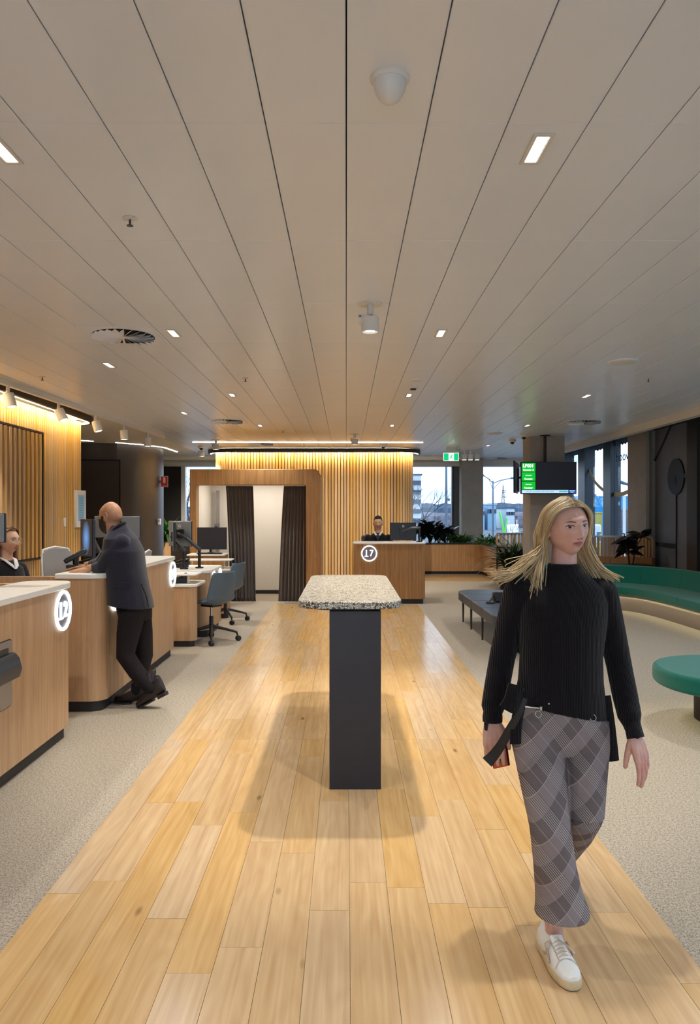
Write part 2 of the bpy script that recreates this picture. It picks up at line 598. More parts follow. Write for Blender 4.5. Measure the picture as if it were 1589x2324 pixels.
glass_mat('tinted_glass', (0.10, 0.12, 0.15), 1.0)

# ---------------------------------------------------------------- floor: carpet, timber strip of single planks
floor = struct('floor', MB().bb(-9, 6.0, -5, 20.7, -0.12, 0.0), 'carpet', smooth=False)
XB = [-1.215] + [0.013 + 0.155 * k for k in range(-7, 8)] + [1.20]
rnd = random.Random(3)
for i in range(len(XB) - 1):
    x0, x1 = XB[i] + 0.0008, XB[i + 1] - 0.0008
    y = -1.6 + rnd.random() * 1.2
    ycuts = [-1.6]
    while y < 12.6:
        ycuts.append(y); y += rnd.choice([0.85, 1.1, 1.35, 1.6, 1.9])
    ycuts = [c for c in ycuts if abs(c - 5.1) > 0.18 and c < 12.3] + [5.1, 12.62]
    ycuts = sorted(set(ycuts))
    for a, b in zip(ycuts, ycuts[1:]):
        w, l = x1 - x0, b - a - 0.0016
        mb = MB().box((0, 0, 0), (w, l, 0.006))
        o = mb.build('plank', 'oak_floor', None, smooth=False)
        o.parent = floor
        o.location = ((x0 + x1) / 2, (a + b) / 2, 0.0012 + rnd.random() * 0.0006)
mbp = MB()
for k in range(9):
    o = MB().box((0, 0, 0), (1.95, 0.178, 0.006)).build('plank', 'oak_floor', None, smooth=False)
    o.parent = floor
    o.location = (2.45, 16.95 + 0.18 * k, 0.0015)

# ---------------------------------------------------------------- ceiling of metal panels, one object per panel
ceiling = struct('ceiling', MB().bb(-9, 6.0, -5, 20.7, HC + 0.05, HC + 0.2), 'void_black', smooth=False)
ch = 0.003
pw, pl = 0.2955, 1.1985
panel = MB()
o0 = [(-pw / 2, -pl / 2), (pw / 2, -pl / 2), (pw / 2, pl / 2), (-pw / 2, pl / 2)]
i0 = [(x * (1 - 2 * ch / pw), y * (1 - 2 * ch / pl)) for x, y in o0]
panel.loft([[Vector((x, y, 0.0)) for x, y in reversed(i0)], [Vector((x, y, ch * 0.7)) for x, y in reversed(o0)], [Vector((x, y, 0.022)) for x, y in reversed(o0)]])
panel_me = panel.mesh('ceiling_panel', smooth=False)
panel_me.materials.append(MATS['ceiling_paint'])
cells = []
for i in range(-12, 16):
    for k in range(-6, 14):
        cx, cy = 0.3 * (i + 0.5), 2.776 + 1.2 * (k + 0.5)
        near = cy - 0.6
        if near + 1.2 < 2.1 or abs(cx) / max(cy, 0.1) > 0.56:
            sz = 0
        else:
            sz = 0.3 * 1.2 / max(near, 1.5) ** 3
        cells.append((sz, cx, cy))
cells.sort(reverse=True)
rest = MB()
for r, (sz, cx, cy) in enumerate(cells):
    if r < 296 and sz > 0:
        o = bpy.data.objects.new('ceiling_panel', panel_me)
        COL.objects.link(o); o.parent = ceiling
        o.location = (cx, cy, HC)
    else:
        for f in panel.f:
            pass
        rest.add([(x + cx, y + cy, z + HC) for x, y, z in panel.v], panel.f)
o = rest.build('ceiling_panel_field', 'ceiling_paint', ceiling, smooth=False)
o['kind'] = 'stuff'
# plain plaster margins left and far
MB().bb(-9, -3.6, -5, 20.7, HC, HC + 0.04).build('ceiling_margin', 'plaster', ceiling, smooth=False)
MB().bb(-3.6, 4.8, 19.576, 20.7, HC, HC + 0.04).build('ceiling_margin', 'plaster', ceiling, smooth=False)
MB().bb(-3.6, 4.8, -5, -4.43, HC, HC + 0.04).build('ceiling_margin', 'plaster', ceiling, smooth=False)
# bulkhead along the glazed side
struct('trim_1', MB().bb(4.78, 4.9, -5, 18.6, 2.875, 3.6), 'plaster', smooth=False)
struct('trim_2', MB().bb(4.9, 5.75, -5, 20.7, 3.5, 3.6), 'plaster', smooth=False)
# far pelmet bands over the windows
struct('trim_3', MB().bb(-6, 5.6, 20.15, 20.6, 2.80, HC), 'plaster', smooth=False)
struct('trim_4', MB().bb(-5.2, 3.0, 19.2, 19.34, 2.90, HC), 'plaster', smooth=False)

# ---------------------------------------------------------------- slatted walls
def slat_wall(name, path, z0, z1, pitch=0.07, sw=0.052, sd=0.028, skip=None):
    w = struct(name, sweep(MB(), path, [(0, z0), (0.06, z0), (0.06, z1), (0, z1)]), 'slat_backing', smooth=False)
    pts = resample(path, pitch)
    ns = normals2(pts)
    me = MB().box((0, -sd / 2, (z1 - z0) / 2), (sw, sd, z1 - z0)).mesh('slat', smooth=False)
    me.materials.append(MATS['oak_slat'])
    for p, n in zip(pts, ns):
        if skip and skip(p): continue
        o = bpy.data.objects.new('slat', me)
        COL.objects.link(o); o.parent = w
        o.location = (p.x, p.y, z0)
        o.rotation_euler = (0, 0, math.atan2(n.y, n.x) - math.pi / 2)
    return w
# path runs left to right (seen from the room) so that its left normal points away from the room
def arc(cx, cy, r, a0, a1, n=10):
    return [(cx + r * math.cos(math.radians(a0 + (a1 - a0) * k / n)), cy + r * math.sin(math.radians(a0 + (a1 - a0) * k / n))) for k in range(n + 1)]
REAR = [(-3.0, 18.2)] + arc(-2.5, 17.4, 0.5, 180, 270) + arc(1.02, 17.4, 0.5, 270, 360) + [(1.52, 18.4)]
wall_rear = slat_wall('wall_rear', REAR, 0.0, 2.90)
LEFT = [(-4.0, 6.4), (-4.0, 11.1)] + arc(-4.35, 11.15, 0.35, 0, 90) + [(-5.6, 11.5)]
def in_vent(p):
    return p.x > -4.03 and 6.7 < p.y < 9.6
wall_left = slat_wall('wall_left', LEFT, 0.0, 2.90, skip=None)
MB().bb(-4.1, -4.0, -5, 6.4, 0, HC).build('wall_lining', 'oak_laminate', wall_left, smooth=False)
# wide-slatted panel let into the left wall
VENT = thing('slatted_grille', 'dark framed grille of wide timber slats set in the left slatted wall', 'grille', (-3.95, 8.2, 0.97))
MB().bb(-3.995, -3.93, 7.0, 9.6, 0.96, 2.57).build('backing', 'slat_backing', VENT, smooth=False)
vme = MB().box((0, 0, 0), (0.05, 0.055, 1.56)).mesh('slat', smooth=False)
vme.materials.append(MATS['oak_slat'])
for k in range(21):
    o = bpy.data.objects.new('slat', vme); COL.objects.link(o); o.parent = VENT
    o.location = Vector((-3.905, 7.08 + 0.122 * k, 1.765)) - VENT.location
for z in (0.965, 2.565):
    MB().bb(-3.99, -3.885, 7.0, 9.62, z - 0.012, z + 0.012).build('frame', 'plinth_black', VENT, smooth=False)
MB().bb(-3.99, -3.885, 9.6, 9.624, 0.953, 2.577).build('frame', 'plinth_black', VENT, smooth=False)

def led_ring(name, label, path, off, z):
    t = thing(name, label, 'light', (path[0][0], path[0][1], z))
    MB_ = sweep(MB(), path, [(-off - 0.03, z), (-off + 0.02, z), (-off + 0.02, z + 0.085), (-off - 0.03, z + 0.085)])
    MB_.build('channel', 'plinth_black', t)
    sweep(MB(), path, [(-off + 0.022, z + 0.002), (-off + 0.045, z + 0.002), (-off + 0.045, z + 0.02), (-off + 0.022, z + 0.02)]).build('light_strip', 'led_warm', t)
    return t
led_ring('cove_light', 'warm light strip in a dark channel curving over the rear slatted wall', REAR[1:-1], 0.17, 2.90)
led_ring('cove_light', 'warm light strip in a dark channel along the left slatted wall', LEFT[:-1], 0.17, 2.90)

# ---------------------------------------------------------------- charcoal curved wall, far facade
CWs = [(-8.5, 15.2), (-5.2, 15.565)] + [tuple(p) for p in smooth_path([(-4.78, 15.62), (-4.45, 15.95), (-4.21, 16.45), (-4.15, 16.9), (-4.26, 17.3), (-4.7, 17.55)], 6)] + [(-6.0, 17.6)]
wl = struct('wall_charcoal', sweep(MB(), CWs, [(0, 0), (0.12, 0), (0.12, HC), (0, HC)]), 'charcoal_wall')
da = math.atan2(0.365, 3.3)
def dpt(u, v): return (-5.2 + u * math.cos(da) + v * math.sin(da), 15.565 + u * math.sin(da) - v * math.cos(da))
dc_ = dpt(0.0, 0.004)
dr = struct('door_1', MB().box((dc_[0], dc_[1], 1.31), (0.94, 0.03, 2.62), rz=da), 'charcoal_door', smooth=False)
for u, w_, z_, h_ in ((0.482, 0.024, 1.325, 2.65), (-0.482, 0.024, 1.325, 2.65), (0, 0.988, 2.637, 0.024)):
    q_ = dpt(u, 0.004)
    MB().box((q_[0], q_[1], z_), (w_, 0.024, h_), rz=da).build('shadow_gap', 'void_black', dr, smooth=False)
q_ = dpt(-0.4, 0.04)
MB().box((q_[0], q_[1], 1.0), (0.02, 0.05, 0.16), rz=da).build('door_handle', 'brushed_steel', dr, smooth=False)
# far facade (y = 20.5)
struct('wall_far', MB().bb(-9, -4.5, 20.45, 20.7, 0, HC), 'plinth_black', smooth=False)
struct('wall_far_sill', MB().bb(-4.5, 5.7, 20.45, 20.7, -0.2, 0.45), 'concrete', smooth=False)
def window(n, boxes, frames, glassmat='window_glass'):
    w = None
    for k, (x0, x1, y0, y1, z0, z1) in enumerate(boxes):
        g = MB().bb(x0, x1, y0, y1, z0, z1)
        if w is None:
            w = struct('window_%d' % n, g, glassmat, smooth=False)
        else:
            g.build('pane', glassmat, w, smooth=False)
    for (x0, x1, y0, y1, z0, z1, m) in frames:
        MB().bb(x0, x1, y0, y1, z0, z1).build('frame', m, w, smooth=False)
window(1, [(-4.38, 2.88, 20.56, 20.57, 0.45, 2.82)], [(-4.5, -4.39, 20.4, 20.6, 0, 2.82, 'white_metal'), (2.88, 2.94, 20.4, 20.62, 0, 2.82, 'navy_frame'), (2.94, 3.06, 20.45, 20.7, 0, 2.82, 'mid_grey_plastic')])
struct('column_far', MB().bb(3.06, 3.64, 19.9, 20.5, 0, HC), 'concrete', smooth=False)
window(2, [(3.64, 5.6, 20.56, 20.57, 0.45, 2.82)], [(3.64, 3.68, 20.45, 20.62, 0, 2.82, 'navy_frame')])
# right glazing at x = 5.6
pan, fr = [], []
YG = [(18.3, 20.5), (16.2, 17.3), (14.5, 15.65)]
for a, b in YG:
    pan.append((5.60, 5.61, a, b, 0.0, 3.5))
for a, b in ((17.3, 18.3), (15.65, 16.2)):
    fr.append((5.52, 5.74, a, a + 0.45 if b - a > 0.5 else b, 0, 3.5, 'navy_frame'))
fr[0] = (5.5, 5.74, 17.28, 17.78, 0, 3.5, 'navy_frame')
pan.append((5.60, 5.61, 17.78, 18.3, 0, 3.5))
fr.append((5.5, 5.74, 18.86, 19.1, 0, 3.5, 'navy_frame'))
window(3, pan, fr)
struct('column_side', MB().bb(5.45, 5.8, 13.62, 14.5, 0, 3.5), 'concrete', smooth=False)
window(4, [(5.60, 5.61, 0.2, 9.6, 0.0, 3.5)], [(5.5, 5.74, y, y + 0.3, 0, 3.5, 'navy_frame') for y in (0.0, 2.4, 4.8, 7.2, 9.6)])
# dark blind-covered bay by the sofa
bay = struct('wall_right', MB().bb(5.62, 5.72, 9.9, 13.62, 0, 3.5), 'blind_grey', smooth=False)
MB().bb(5.5, 5.66, 11.75, 12.1, 0, 3.5).build('mullion', 'plinth_black', bay, smooth=False)
MB().bb(5.5, 5.53, 13.55, 13.60, 0, 3.5).build('mullion', 'mid_grey_plastic', bay, smooth=False)
struct('wall_back', MB().bb(-9, -4.2, -5.1, -5.0, 0, 3.6).bb(-4.2, 6, -5.1, -5, 2.8, 3.6), 'plaster', smooth=False)
window(5, [(-4.2, 5.6, -5.06, -5.05, 0.0, 2.8)], [(x, x + 0.12, -5.12, -4.96, 0, 2.8, 'navy_frame') for x in (-4.2, -2.3, -0.4, 1.5, 3.4, 5.4)])
struct('wall_right_near', MB().bb(5.55, 5.75, -5, 0.0, 0, 3.6), 'charcoal_wall', smooth=False)
struct('wall_left_far', MB().bb(-9.1, -9, -5, 20.7, 0, 3.2), 'plaster', smooth=False)
# free-standing concrete column by the screens
struct('column_screens', MB().bb(3.49, 4.14, 14.2, 14.8, 0, HC), 'concrete', smooth=False)
# ---------------------------------------------------------------- recessed ceiling lights
def downlight_proto():
    t = thing('recessed_light', '', 'light')
    MB().bb(-0.04, 0.04, -0.122, -0.106, -0.006, 0.0).bb(-0.04, 0.04, 0.106, 0.122, -0.006, 0).bb(-0.04, -0.026, -0.106, 0.106, -0.006, 0).bb(0.026, 0.04, -0.106, 0.106, -0.006, 0).build('frame', 'plaster', t, smooth=False)
    for k in range(6):
        y = -0.0875 + 0.035 * k
        MB().bb(-0.023, 0.023, y - 0.0145, y + 0.0145, -0.004, -0.001).build('lens', 'lamp_lens', t, smooth=False)
    MB().bb(-0.026, 0.026, -0.106, 0.106, -0.0015, 0).build('reflector', 'dark_grey_plastic', t, smooth=False)
    return t
proto_src = downlight_proto()
proto = dup(proto_src)
DL = [(-1.37, 2.97, 'recessed six-cell light cut off by the left edge of the ceiling', 1),
      (0.755, 2.97, 'recessed six-cell light in the ceiling almost above the walking woman', 1),
      (-1.39, 6.02, 'recessed six-cell light beside the round slotted ceiling vent', 1),
      (0.76, 6.02, 'recessed six-cell light to the right of the hanging spotlight', 1),
      (-2.32, 7.32, 'recessed light in the ceiling above the man leaning on the counter', 1),
      (-1.40, 9.18, 'small recessed light beyond the slotted vent, left of the centre joint', 1),
      (0.77, 9.2, 'recessed light right behind the smoke detector', 1),
      (2.97, 9.26, 'recessed light in the ceiling towards the dark right wall', 1),
      (-2.35, 10.85, 'recessed light in the ceiling above the two blue chairs', 1),
      (-1.43, 12.42, 'far recessed light above the photo booth', 1),
      (0.76, 12.42, 'far recessed light above the counter marked 17', 1),
      (3.0, 12.42, 'far recessed light just in front of the concrete column', 1),
      (3.05, 16.1, 'far recessed light left of the concrete column', 1),
      (-1.37, -0.1, 'recessed light behind the camera on the left', 1),
      (0.76, -0.1, 'recessed light behind the camera on the right', 1),
      (2.97, 2.97, 'recessed light outside the frame above the ottoman', 1),
      (2.97, 6.1, 'recessed light outside the frame over the carpet', 1),
      (-1.37, -3.1, 'recessed light far behind the camera on the left', 1),  # this unseen pair is added to raise the ambient light
      (0.76, -3.1, 'recessed light far behind the camera on the right', 1),
      (2.97, -0.1, 'recessed light behind the camera towards the glazing', 1),
      (-2.9, 4.2, 'recessed light outside the frame above the counter marked 12', 1)]
DLP = 92.0
for k, (x, y, lab, on) in enumerate(DL):
    t = proto if k == 0 else dup(proto_src)
    t.location = (x, y, HC - 0.0005)
    tag(t, lab, 'light', 'recessed ceiling lights')
    spot_light('beam', t.location + Vector((0, 0, -0.06)), DLP, NEUT, angle=124, blend=0.85, radius=0.04, parent=t)

for c in list(proto_src.children):
    bpy.data.objects.remove(c)
bpy.data.objects.remove(proto_src)

# hanging spotlights on a round plate
def spot_proto(mat='white_metal'):
    t = thing('spotlight', '', 'light')
    MB().lathe([(0.0, 0), (0.085, 0), (0.085, -0.008), (0.0, -0.008)][::-1]).build('plate', 'white_metal', t)
    MB().lathe([(0.0, -0.008), (0.022, -0.008), (0.022, -0.075), (0, -0.075)][::-1]).build('stem', 'white_metal', t)
    MB().box((-0.045, 0, -0.085), (0.075, 0.03, 0.02)).box((-0.068, 0, -0.11), (0.02, 0.03, 0.06)).build('bracket', 'white_metal', t, bevel=0.003)
    MB().lathe([(0.0, -0.095), (0.058, -0.095), (0.062, -0.1), (0.062, -0.195), (0.054, -0.195), (0.05, -0.18), (0.0, -0.18)][::-1], n=36).build('head', 'white_metal', t)
    for dx, dy in ((-0.017, -0.017), (0.017, -0.017), (-0.017, 0.017), (0.017, 0.017)):
        MB().lathe([(0, -0.181), (0.015, -0.181), (0.015, -0.187), (0, -0.187)][::-1], c=(dx, dy, 0), n=14).build('lens', 'lamp_lens', t)
    return t
sp = spot_proto()
sp.location = (0.165, 5.18, HC)
tag(sp, 'white cylindrical spotlight hanging from the ceiling above the terrazzo table', 'light', 'hanging spotlights')
SPOTS = [(PC(805, 985), 'white spotlight hanging from the ceiling in front of the rear slatted wall'),
         (PC(490, 998), 'white spotlight on a ceiling plate above the left end of the photo booth'),
         (PC(458, 1016), 'white spotlight hanging beyond the photo booth, near the far windows')]
for loc, lab in SPOTS:
    t = dup(sp, (loc.x, loc.y, HC), label=lab)
    spot_light('beam', (loc.x, loc.y, HC - 0.2), 380, WARM, angle=95, blend=0.8, radius=0.04, rot=(math.radians(42), 0, 0), parent=t)
spot_light('beam', (0.165, 5.18, HC - 0.2), 260, WARM, angle=88, blend=0.35, radius=0.035, parent=sp)

# track with five cylinder heads along the left counters
TA, TB = PC(0, 858), PC(372, 988)
TA = TA + (TA - TB) * 0.4
TRK = thing('lighting_track', 'white lighting track on the ceiling over the left counters', 'light track', (TA.x, TA.y, HC))
d = (TB - TA); ang = math.atan2(d.y, d.x)
MB().box(((TA.x + TB.x) / 2, (TA.y + TB.y) / 2, HC - 0.03), (d.length, 0.05, 0.06), rz=ang).build('rail', 'white_metal', TRK, smooth=False)
TH = [(18, 880, 'nearest', 0.25), (133, 926, 'second nearest', 0.45), (217, 960, 'middle', 0.3), (281, 984, 'second farthest', 0.05), (335, 1003, 'farthest', 0.0)]
for px, py, w, tilt in TH:
    # depth where this pixel column crosses the track
    k = (px - VX) / F
    tt = (k * TA.y - TA.x) / (d.x - k * d.y)
    b = TA + d * tt
    t = thing('track_spotlight', '%s of the five white spotlights on the left lighting track' % w, 'light', (b.x, b.y, HC - 0.06), 'track spotlights')
    MB().lathe([(0, 0), (0.02, 0), (0.02, -0.09), (0, -0.09)][::-1], c=t.location, n=14).build('stem', 'white_metal', t)
    R = Matrix.Rotation(-tilt, 3, 'Y')
    MB().lathe([(0, 0.0), (0.056, 0.0), (0.06, -0.005), (0.06, -0.15), (0.05, -0.15), (0.047, -0.14), (0, -0.14)][::-1], c=t.location + Vector((0, 0, -0.08)), M=R).build('head', 'white_metal', t)
    MB().lathe([(0, -0.1405), (0.047, -0.1405), (0.047, -0.147), (0, -0.147)][::-1], c=t.location + Vector((0, 0, -0.08)), M=R).build('lens', 'lamp_lens', t)
    spot_light('beam', t.location + Vector((0, 0, -0.08)) + R @ Vector((0, 0, -0.16)), 105, WARM, angle=75, blend=0.6, radius=0.04, rot=(0, -tilt, 0), parent=t)

# surface line lights
def line_light(label, pts, w=0.035):
    t = thing('line_light', label, 'light', (pts[0][0], pts[0][1], HC))
    sweep(MB(), pts, [(-w / 2, HC - 0.012), (w / 2, HC - 0.012), (w / 2, HC - 0.001), (-w / 2, HC - 0.001)]).build('diffuser', 'led_line', t, smooth=False)
    return t
line_light('long straight white line light in the ceiling before the rear slatted wall', [tuple(PC(437, 1003))[:2], tuple(PC(960, 1004))[:2]])
a, b, c = PC(263, 1004), PC(372, 1015), PC(402, 1025)
line_light('bent white line light in the ceiling along the charcoal curved wall', [tuple(a)[:2], tuple(PC(320, 1008.5))[:2], tuple(b)[:2], tuple(c)[:2]])
line_light('short white line light in the ceiling behind the left slatted wall', [tuple(PC(180, 999))[:2], tuple(PC(212, 1001))[:2]])

# round slotted air diffusers
def diffuser(loc, r, label):
    t = thing('ceiling_vent', label, 'vent', loc, 'round slotted ceiling vents')
    q = r + 0.045
    MB().box(loc + Vector((0, 0, -0.002)), (2 * q, 2 * q, 0.004)).build('plate', 'ceiling_paint', t, smooth=False)
    MB().lathe([(0, -0.0045), (r, -0.0045), (r, -0.0055), (0, -0.0055)][::-1], c=loc, n=40).build('opening', 'void_black', t)
    n = 24
    for k in range(n):
        a = 2 * math.pi * k / n
        R = Matrix.Rotation(a, 3, 'Z') @ Matrix.Rotation(math.radians(38), 3, 'X')
        c = loc + Matrix.Rotation(a, 3, 'Z') @ Vector((r * 0.56, 0, -0.012))
        MB().prism([(-r * 0.44, -0.006), (r * 0.44, -r * 0.105), (r * 0.44, r * 0.105), (-r * 0.44, 0.006)], -0.001, 0.001, M=Matrix.Translation(c) @ R.to_4x4()).build('blade', 'ceiling_paint', t, smooth=False)
    MB().lathe([(0, -0.016), (r * 0.14, -0.016), (r * 0.14, -0.005), (0, -0.005)], c=loc, n=16).build('hub', 'ceiling_paint', t)
diffuser(PC(280, 762), 0.25, 'round slotted ceiling vent at the left of the ceiling')
diffuser(PC(515, 956), 0.25, 'round slotted ceiling vent above the photo booth')
diffuser(PC(1325, 958), 0.26, 'round slotted ceiling vent in front of the right windows')
diffuser(PC(592, 1008), 0.26, 'round slotted ceiling vent just behind the long line light')
diffuser(PC(1128, 1040), 0.28, 'round slotted ceiling vent close to the far right window')

def disc(loc, r, label, name='ceiling_speaker', cat='speaker'):
    t = thing(name, label, cat, loc, 'flat ceiling discs')
    MB().lathe([(0, -0.012), (r * 0.9, -0.012), (r, -0.006), (r, 0), (0, 0)], c=loc, n=36).build('bezel', 'ceiling_paint', t)
    MB().lathe([(0, -0.0135), (r * 0.82, -0.0135), (r * 0.82, -0.012), (0, -0.012)], c=loc, n=36).build('grille', 'plaster', t)
disc(PC(1415, 820), 0.145, 'flat round ceiling speaker towards the right glazing')
disc(PC(1122, 983), 0.15, 'flat round ceiling speaker above the exit sign')
disc(PC(945, 862), 0.08, 'small flat disc in the ceiling just before the smoke detector')

t = thing('dome_sensor', 'white dome on the ceiling near the top of the picture', 'sensor', PC(885, 178))
c = t.location
MB().lathe([(0, -0.0), (0.066, 0), (0.066, -0.006), (0.058, -0.014), (0, -0.014)][::-1], c=c, n=40).build('base', 'white_metal', t)
MB().lathe([(0.055 * math.cos(a), -0.014 - 0.072 * math.sin(a)) for a in [math.pi / 2 * k / 10 for k in range(11)]][::-1], c=c, n=40).build('dome', 'white_metal', t)
def sprinkler(loc, label):
    t = thing('sprinkler', label, 'sprinkler', loc, 'fire sprinklers')
    MB().lathe([(0, 0), (0.032, 0), (0.036, -0.004), (0.02, -0.008), (0, -0.008)][::-1], c=loc, n=24).build('escutcheon', 'white_metal', t)
    MB().lathe([(0, -0.008), (0.006, -0.008), (0.005, -0.035), (0.016, -0.036), (0.016, -0.039), (0, -0.039)][::-1], c=loc, n=14).build('head', 'dark_grey_plastic', t)
for px, py, lab in ((295, 495, 'fire sprinkler in the ceiling at the left, nearest one'), (96, 855, 'fire sprinkler in the ceiling above the left lighting track'),
                    (557, 858, 'fire sprinkler in the ceiling left of the centre joint'), (1472, 858, 'fire sprinkler in the ceiling near the right glazing'),
                    (642, 977, 'far fire sprinkler above the photo booth'), (1243, 1026, 'far fire sprinkler beside the concrete column')):
    sprinkler(PC(px, py), lab)
t = thing('smoke_detector', 'white smoke detector hanging from the ceiling right of the spotlight', 'detector', PC(938, 876))
c = t.location
MB().lathe([(0, 0), (0.055, 0), (0.055, -0.02), (0.045, -0.03), (0, -0.03)][::-1], c=c).build('base', 'white_metal', t)
MB().lathe([(0, -0.03), (0.034, -0.03), (0.034, -0.045), (0, -0.05)][::-1], c=c).build('chamber', 'dark_grey_plastic', t)
def dome_cam(loc, label):
    t = thing('dome_camera', label, 'camera', loc, 'dome cameras')
    MB().lathe([(0, 0), (0.07, 0), (0.075, -0.03), (0.06, -0.05), (0, -0.05)][::-1], c=loc).build('housing', 'white_metal', t)
    MB().lathe([(0.042 * math.cos(a), -0.05 - 0.042 * math.sin(a)) for a in [math.pi / 2 * k / 8 for k in range(9)]][::-1], c=loc).build('lens_dome', 'black_plastic', t)
for px, py, lab in ((165, 933, 'dome camera in front of the left cove light'), (870, 1009, 'dome camera in front of the rear cove light'), (1163, 998, 'dome camera on the ceiling left of the concrete column'),
                    (1189, 986, 'dome camera touching the top of the concrete column'), (457, 1012, 'dome camera on the ceiling beyond the photo booth')):
    dome_cam(PC(px, py), lab)
for px, py, lab in ((1054, 1024, 'left of three small white cube lights by the far windows'), (1068, 1024, 'middle of three small white cube lights by the far windows'), (1083, 1024, 'right of three small white cube lights by the far windows')):
    c = P(px, py, 17.6); c.z = HC
    t = thing('cube_light', lab, 'light', c, 'cube lights')
    MB().box(c + Vector((0, 0, -0.04)), (0.03, 0.03, 0.08)).build('stem', 'white_metal', t, smooth=False)
    MB().box(c + Vector((0, 0, -0.14)), (0.1, 0.1, 0.13)).build('body', 'white_metal', t, bevel=0.004)
    MB().box(c + Vector((0, 0, -0.208)), (0.085, 0.085, 0.006)).build('lens', 'lamp_lens', t, smooth=False)
# exit sign
c = P(1024, 1037, 16.5)
em('exit_green', (0.0, 0.62, 0.22), 0.9)
em('sign_white', (1, 1, 1), 1.3)
t = thing('exit_sign', 'green exit sign with a white running figure hanging from the ceiling', 'sign', (c.x, c.y, c.z))
MB().bb(c.x - 0.17, c.x + 0.17, c.y - 0.015, c.y + 0.03, c.z + 0.088, c.z + 0.13).bb(c.x - 0.1, c.x + 0.1, c.y - 0.005, c.y + 0.02, c.z + 0.13, HC).build('housing', 'white_metal', t, smooth=False)
MB().bb(c.x - 0.168, c.x + 0.168, c.y - 0.008, c.y + 0.008, c.z - 0.088, c.z + 0.088).build('border', 'sign_white', t, smooth=False)
MB().bb(c.x - 0.16, c.x + 0.16, c.y - 0.012, c.y - 0.008, c.z - 0.08, c.z + 0.08).build('panel', 'exit_green', t, smooth=False)
MB().bb(c.x - 0.055, c.x + 0.06, c.y - 0.014, c.y - 0.012, c.z - 0.075, c.z + 0.075).build('doorway', 'sign_white', t, smooth=False)
g = MB()
y = c.y - 0.016
def seg2(p, q, r): g.tube([(c.x + p[0], y, c.z + p[1]), (c.x + q[0], y, c.z + q[1])], r, 6)
g.ball((c.x + 0.02, y, c.z + 0.052), 0.014, 10)
seg2((0.012, 0.034), (-0.006, -0.008), 0.012); seg2((-0.006, -0.008), (0.025, -0.025), 0.009); seg2((0.025, -0.025), (0.02, -0.06), 0.008)
seg2((-0.006, -0.008), (-0.02, -0.035), 0.009); seg2((-0.02, -0.035), (-0.048, -0.04), 0.008)
seg2((0.012, 0.03), (0.04, 0.012), 0.006); seg2((0.008, 0.03), (-0.02, 0.022), 0.006); seg2((-0.02, 0.022), (-0.03, 0.0), 0.006)
g.build('running_figure', 'exit_green', t)
# ---------------------------------------------------------------- high table
t = thing('high_table', 'high table with a pale terrazzo top on one black pedestal', 'table', (0.02, 5.05, 0))
top = rrect(-0.275, 0.315, 4.16, 5.98, 0.13, 8)
MB().prism(top, 1.012, 1.052).build('table_top', 'terrazzo', t, bevel=0.004)
MB().prism(rrect(-0.2, 0.24, 4.22, 5.92, 0.1, 6), 1.0, 1.012).build('mounting_plate', 'black_steel', t)
MB().bb(-0.094, 0.194, 4.18, 4.62, 0.0, 1.0).build('pedestal', 'black_steel', t, bevel=0.003)
MB().bb(-0.09, 0.19, 5.4, 5.8, 0.0, 1.0).build('pedestal', 'black_steel', t, bevel=0.003)

# ---------------------------------------------------------------- glowing number badges
em('badge_glow', (0.74, 0.90, 1.0), 2.4)
pm('badge_disc', '#7d6f73', 0.5, var=0.03)
def badge(num, parent, origin, xdir, size=0.27):
    """ring and slab numerals standing proud of a panel; xdir = reading direction"""
    X = Vector(xdir).normalized(); Z = Vector((0, 0, 1)); N = X.cross(Z)
    M = Matrix((X, Z, N)).transposed()
    o = Vector(origin)
    R = size / 2
    mb = MB()
    n = 48
    rings = []
    for r, z in ((R * 0.86, 0.004), (R, 0.004), (R, 0.018), (R * 0.86, 0.018)):
        rings.append([o + M @ Vector((r * math.cos(2 * math.pi * k / n), r * math.sin(2 * math.pi * k / n), z)) for k in range(n)])
    rings.append(rings[0])
    mb.loft(rings, False, False)
    ring = mb.build('number_badge', 'badge_glow', parent)
    ring['label'] = 'glowing round badge reading %s' % num
    MB().lathe([(0, 0.001), (R * 0.86, 0.001), (R * 0.86, 0.004), (0, 0.004)], c=o, M=M, n=40).build('badge_disc', 'badge_disc', ring)
    h = size * 0.56
    for i, ch_ in enumerate(num):
        dx = (-0.31 if i == 0 else 0.25) * h
        text(ch_, 'numeral', 'badge_glow', h, o + X * dx + N * 0.012, X, Z, ring, extrude=0.005, bold=0.0022, sx=0.88)
        if ch_ == '1':
            MB().prism([(dx - h * 0.20, -h * 0.37), (dx + h * 0.22, -h * 0.37), (dx + h * 0.22, -h * 0.285), (dx - h * 0.20, -h * 0.285)], 0.007, 0.017, M=Matrix.Translation(o) @ M.to_4x4()).build('numeral_serif', 'badge_glow', ring, smooth=False)
    return ring

def counter(label, poly_fn, z_top, groups=None, plinth=0.085, slab=0.04, wood_mat='oak_laminate', name='service_counter', loc=(0, 0, 0)):
    t = thing(name, label, 'counter', loc, groups)
    MB().prism(poly_fn(0.0), plinth, z_top - slab).build('body', wood_mat, t, angle=50)
    MB().prism(poly_fn(-0.03), 0.0, plinth).build('plinth', 'plinth_black', t, angle=50)
    MB().prism(poly_fn(0.014), z_top - slab, z_top).build('worktop', 'white_quartz', t, bevel=0.006, angle=50)
    return t
def rr_fn(x0, x1, y0, y1, r, corners):
    return lambda o: rrect(x0 - o, x1 + o, y0 - o, y1 + o, max(r + o, 0.02), 7, corners)

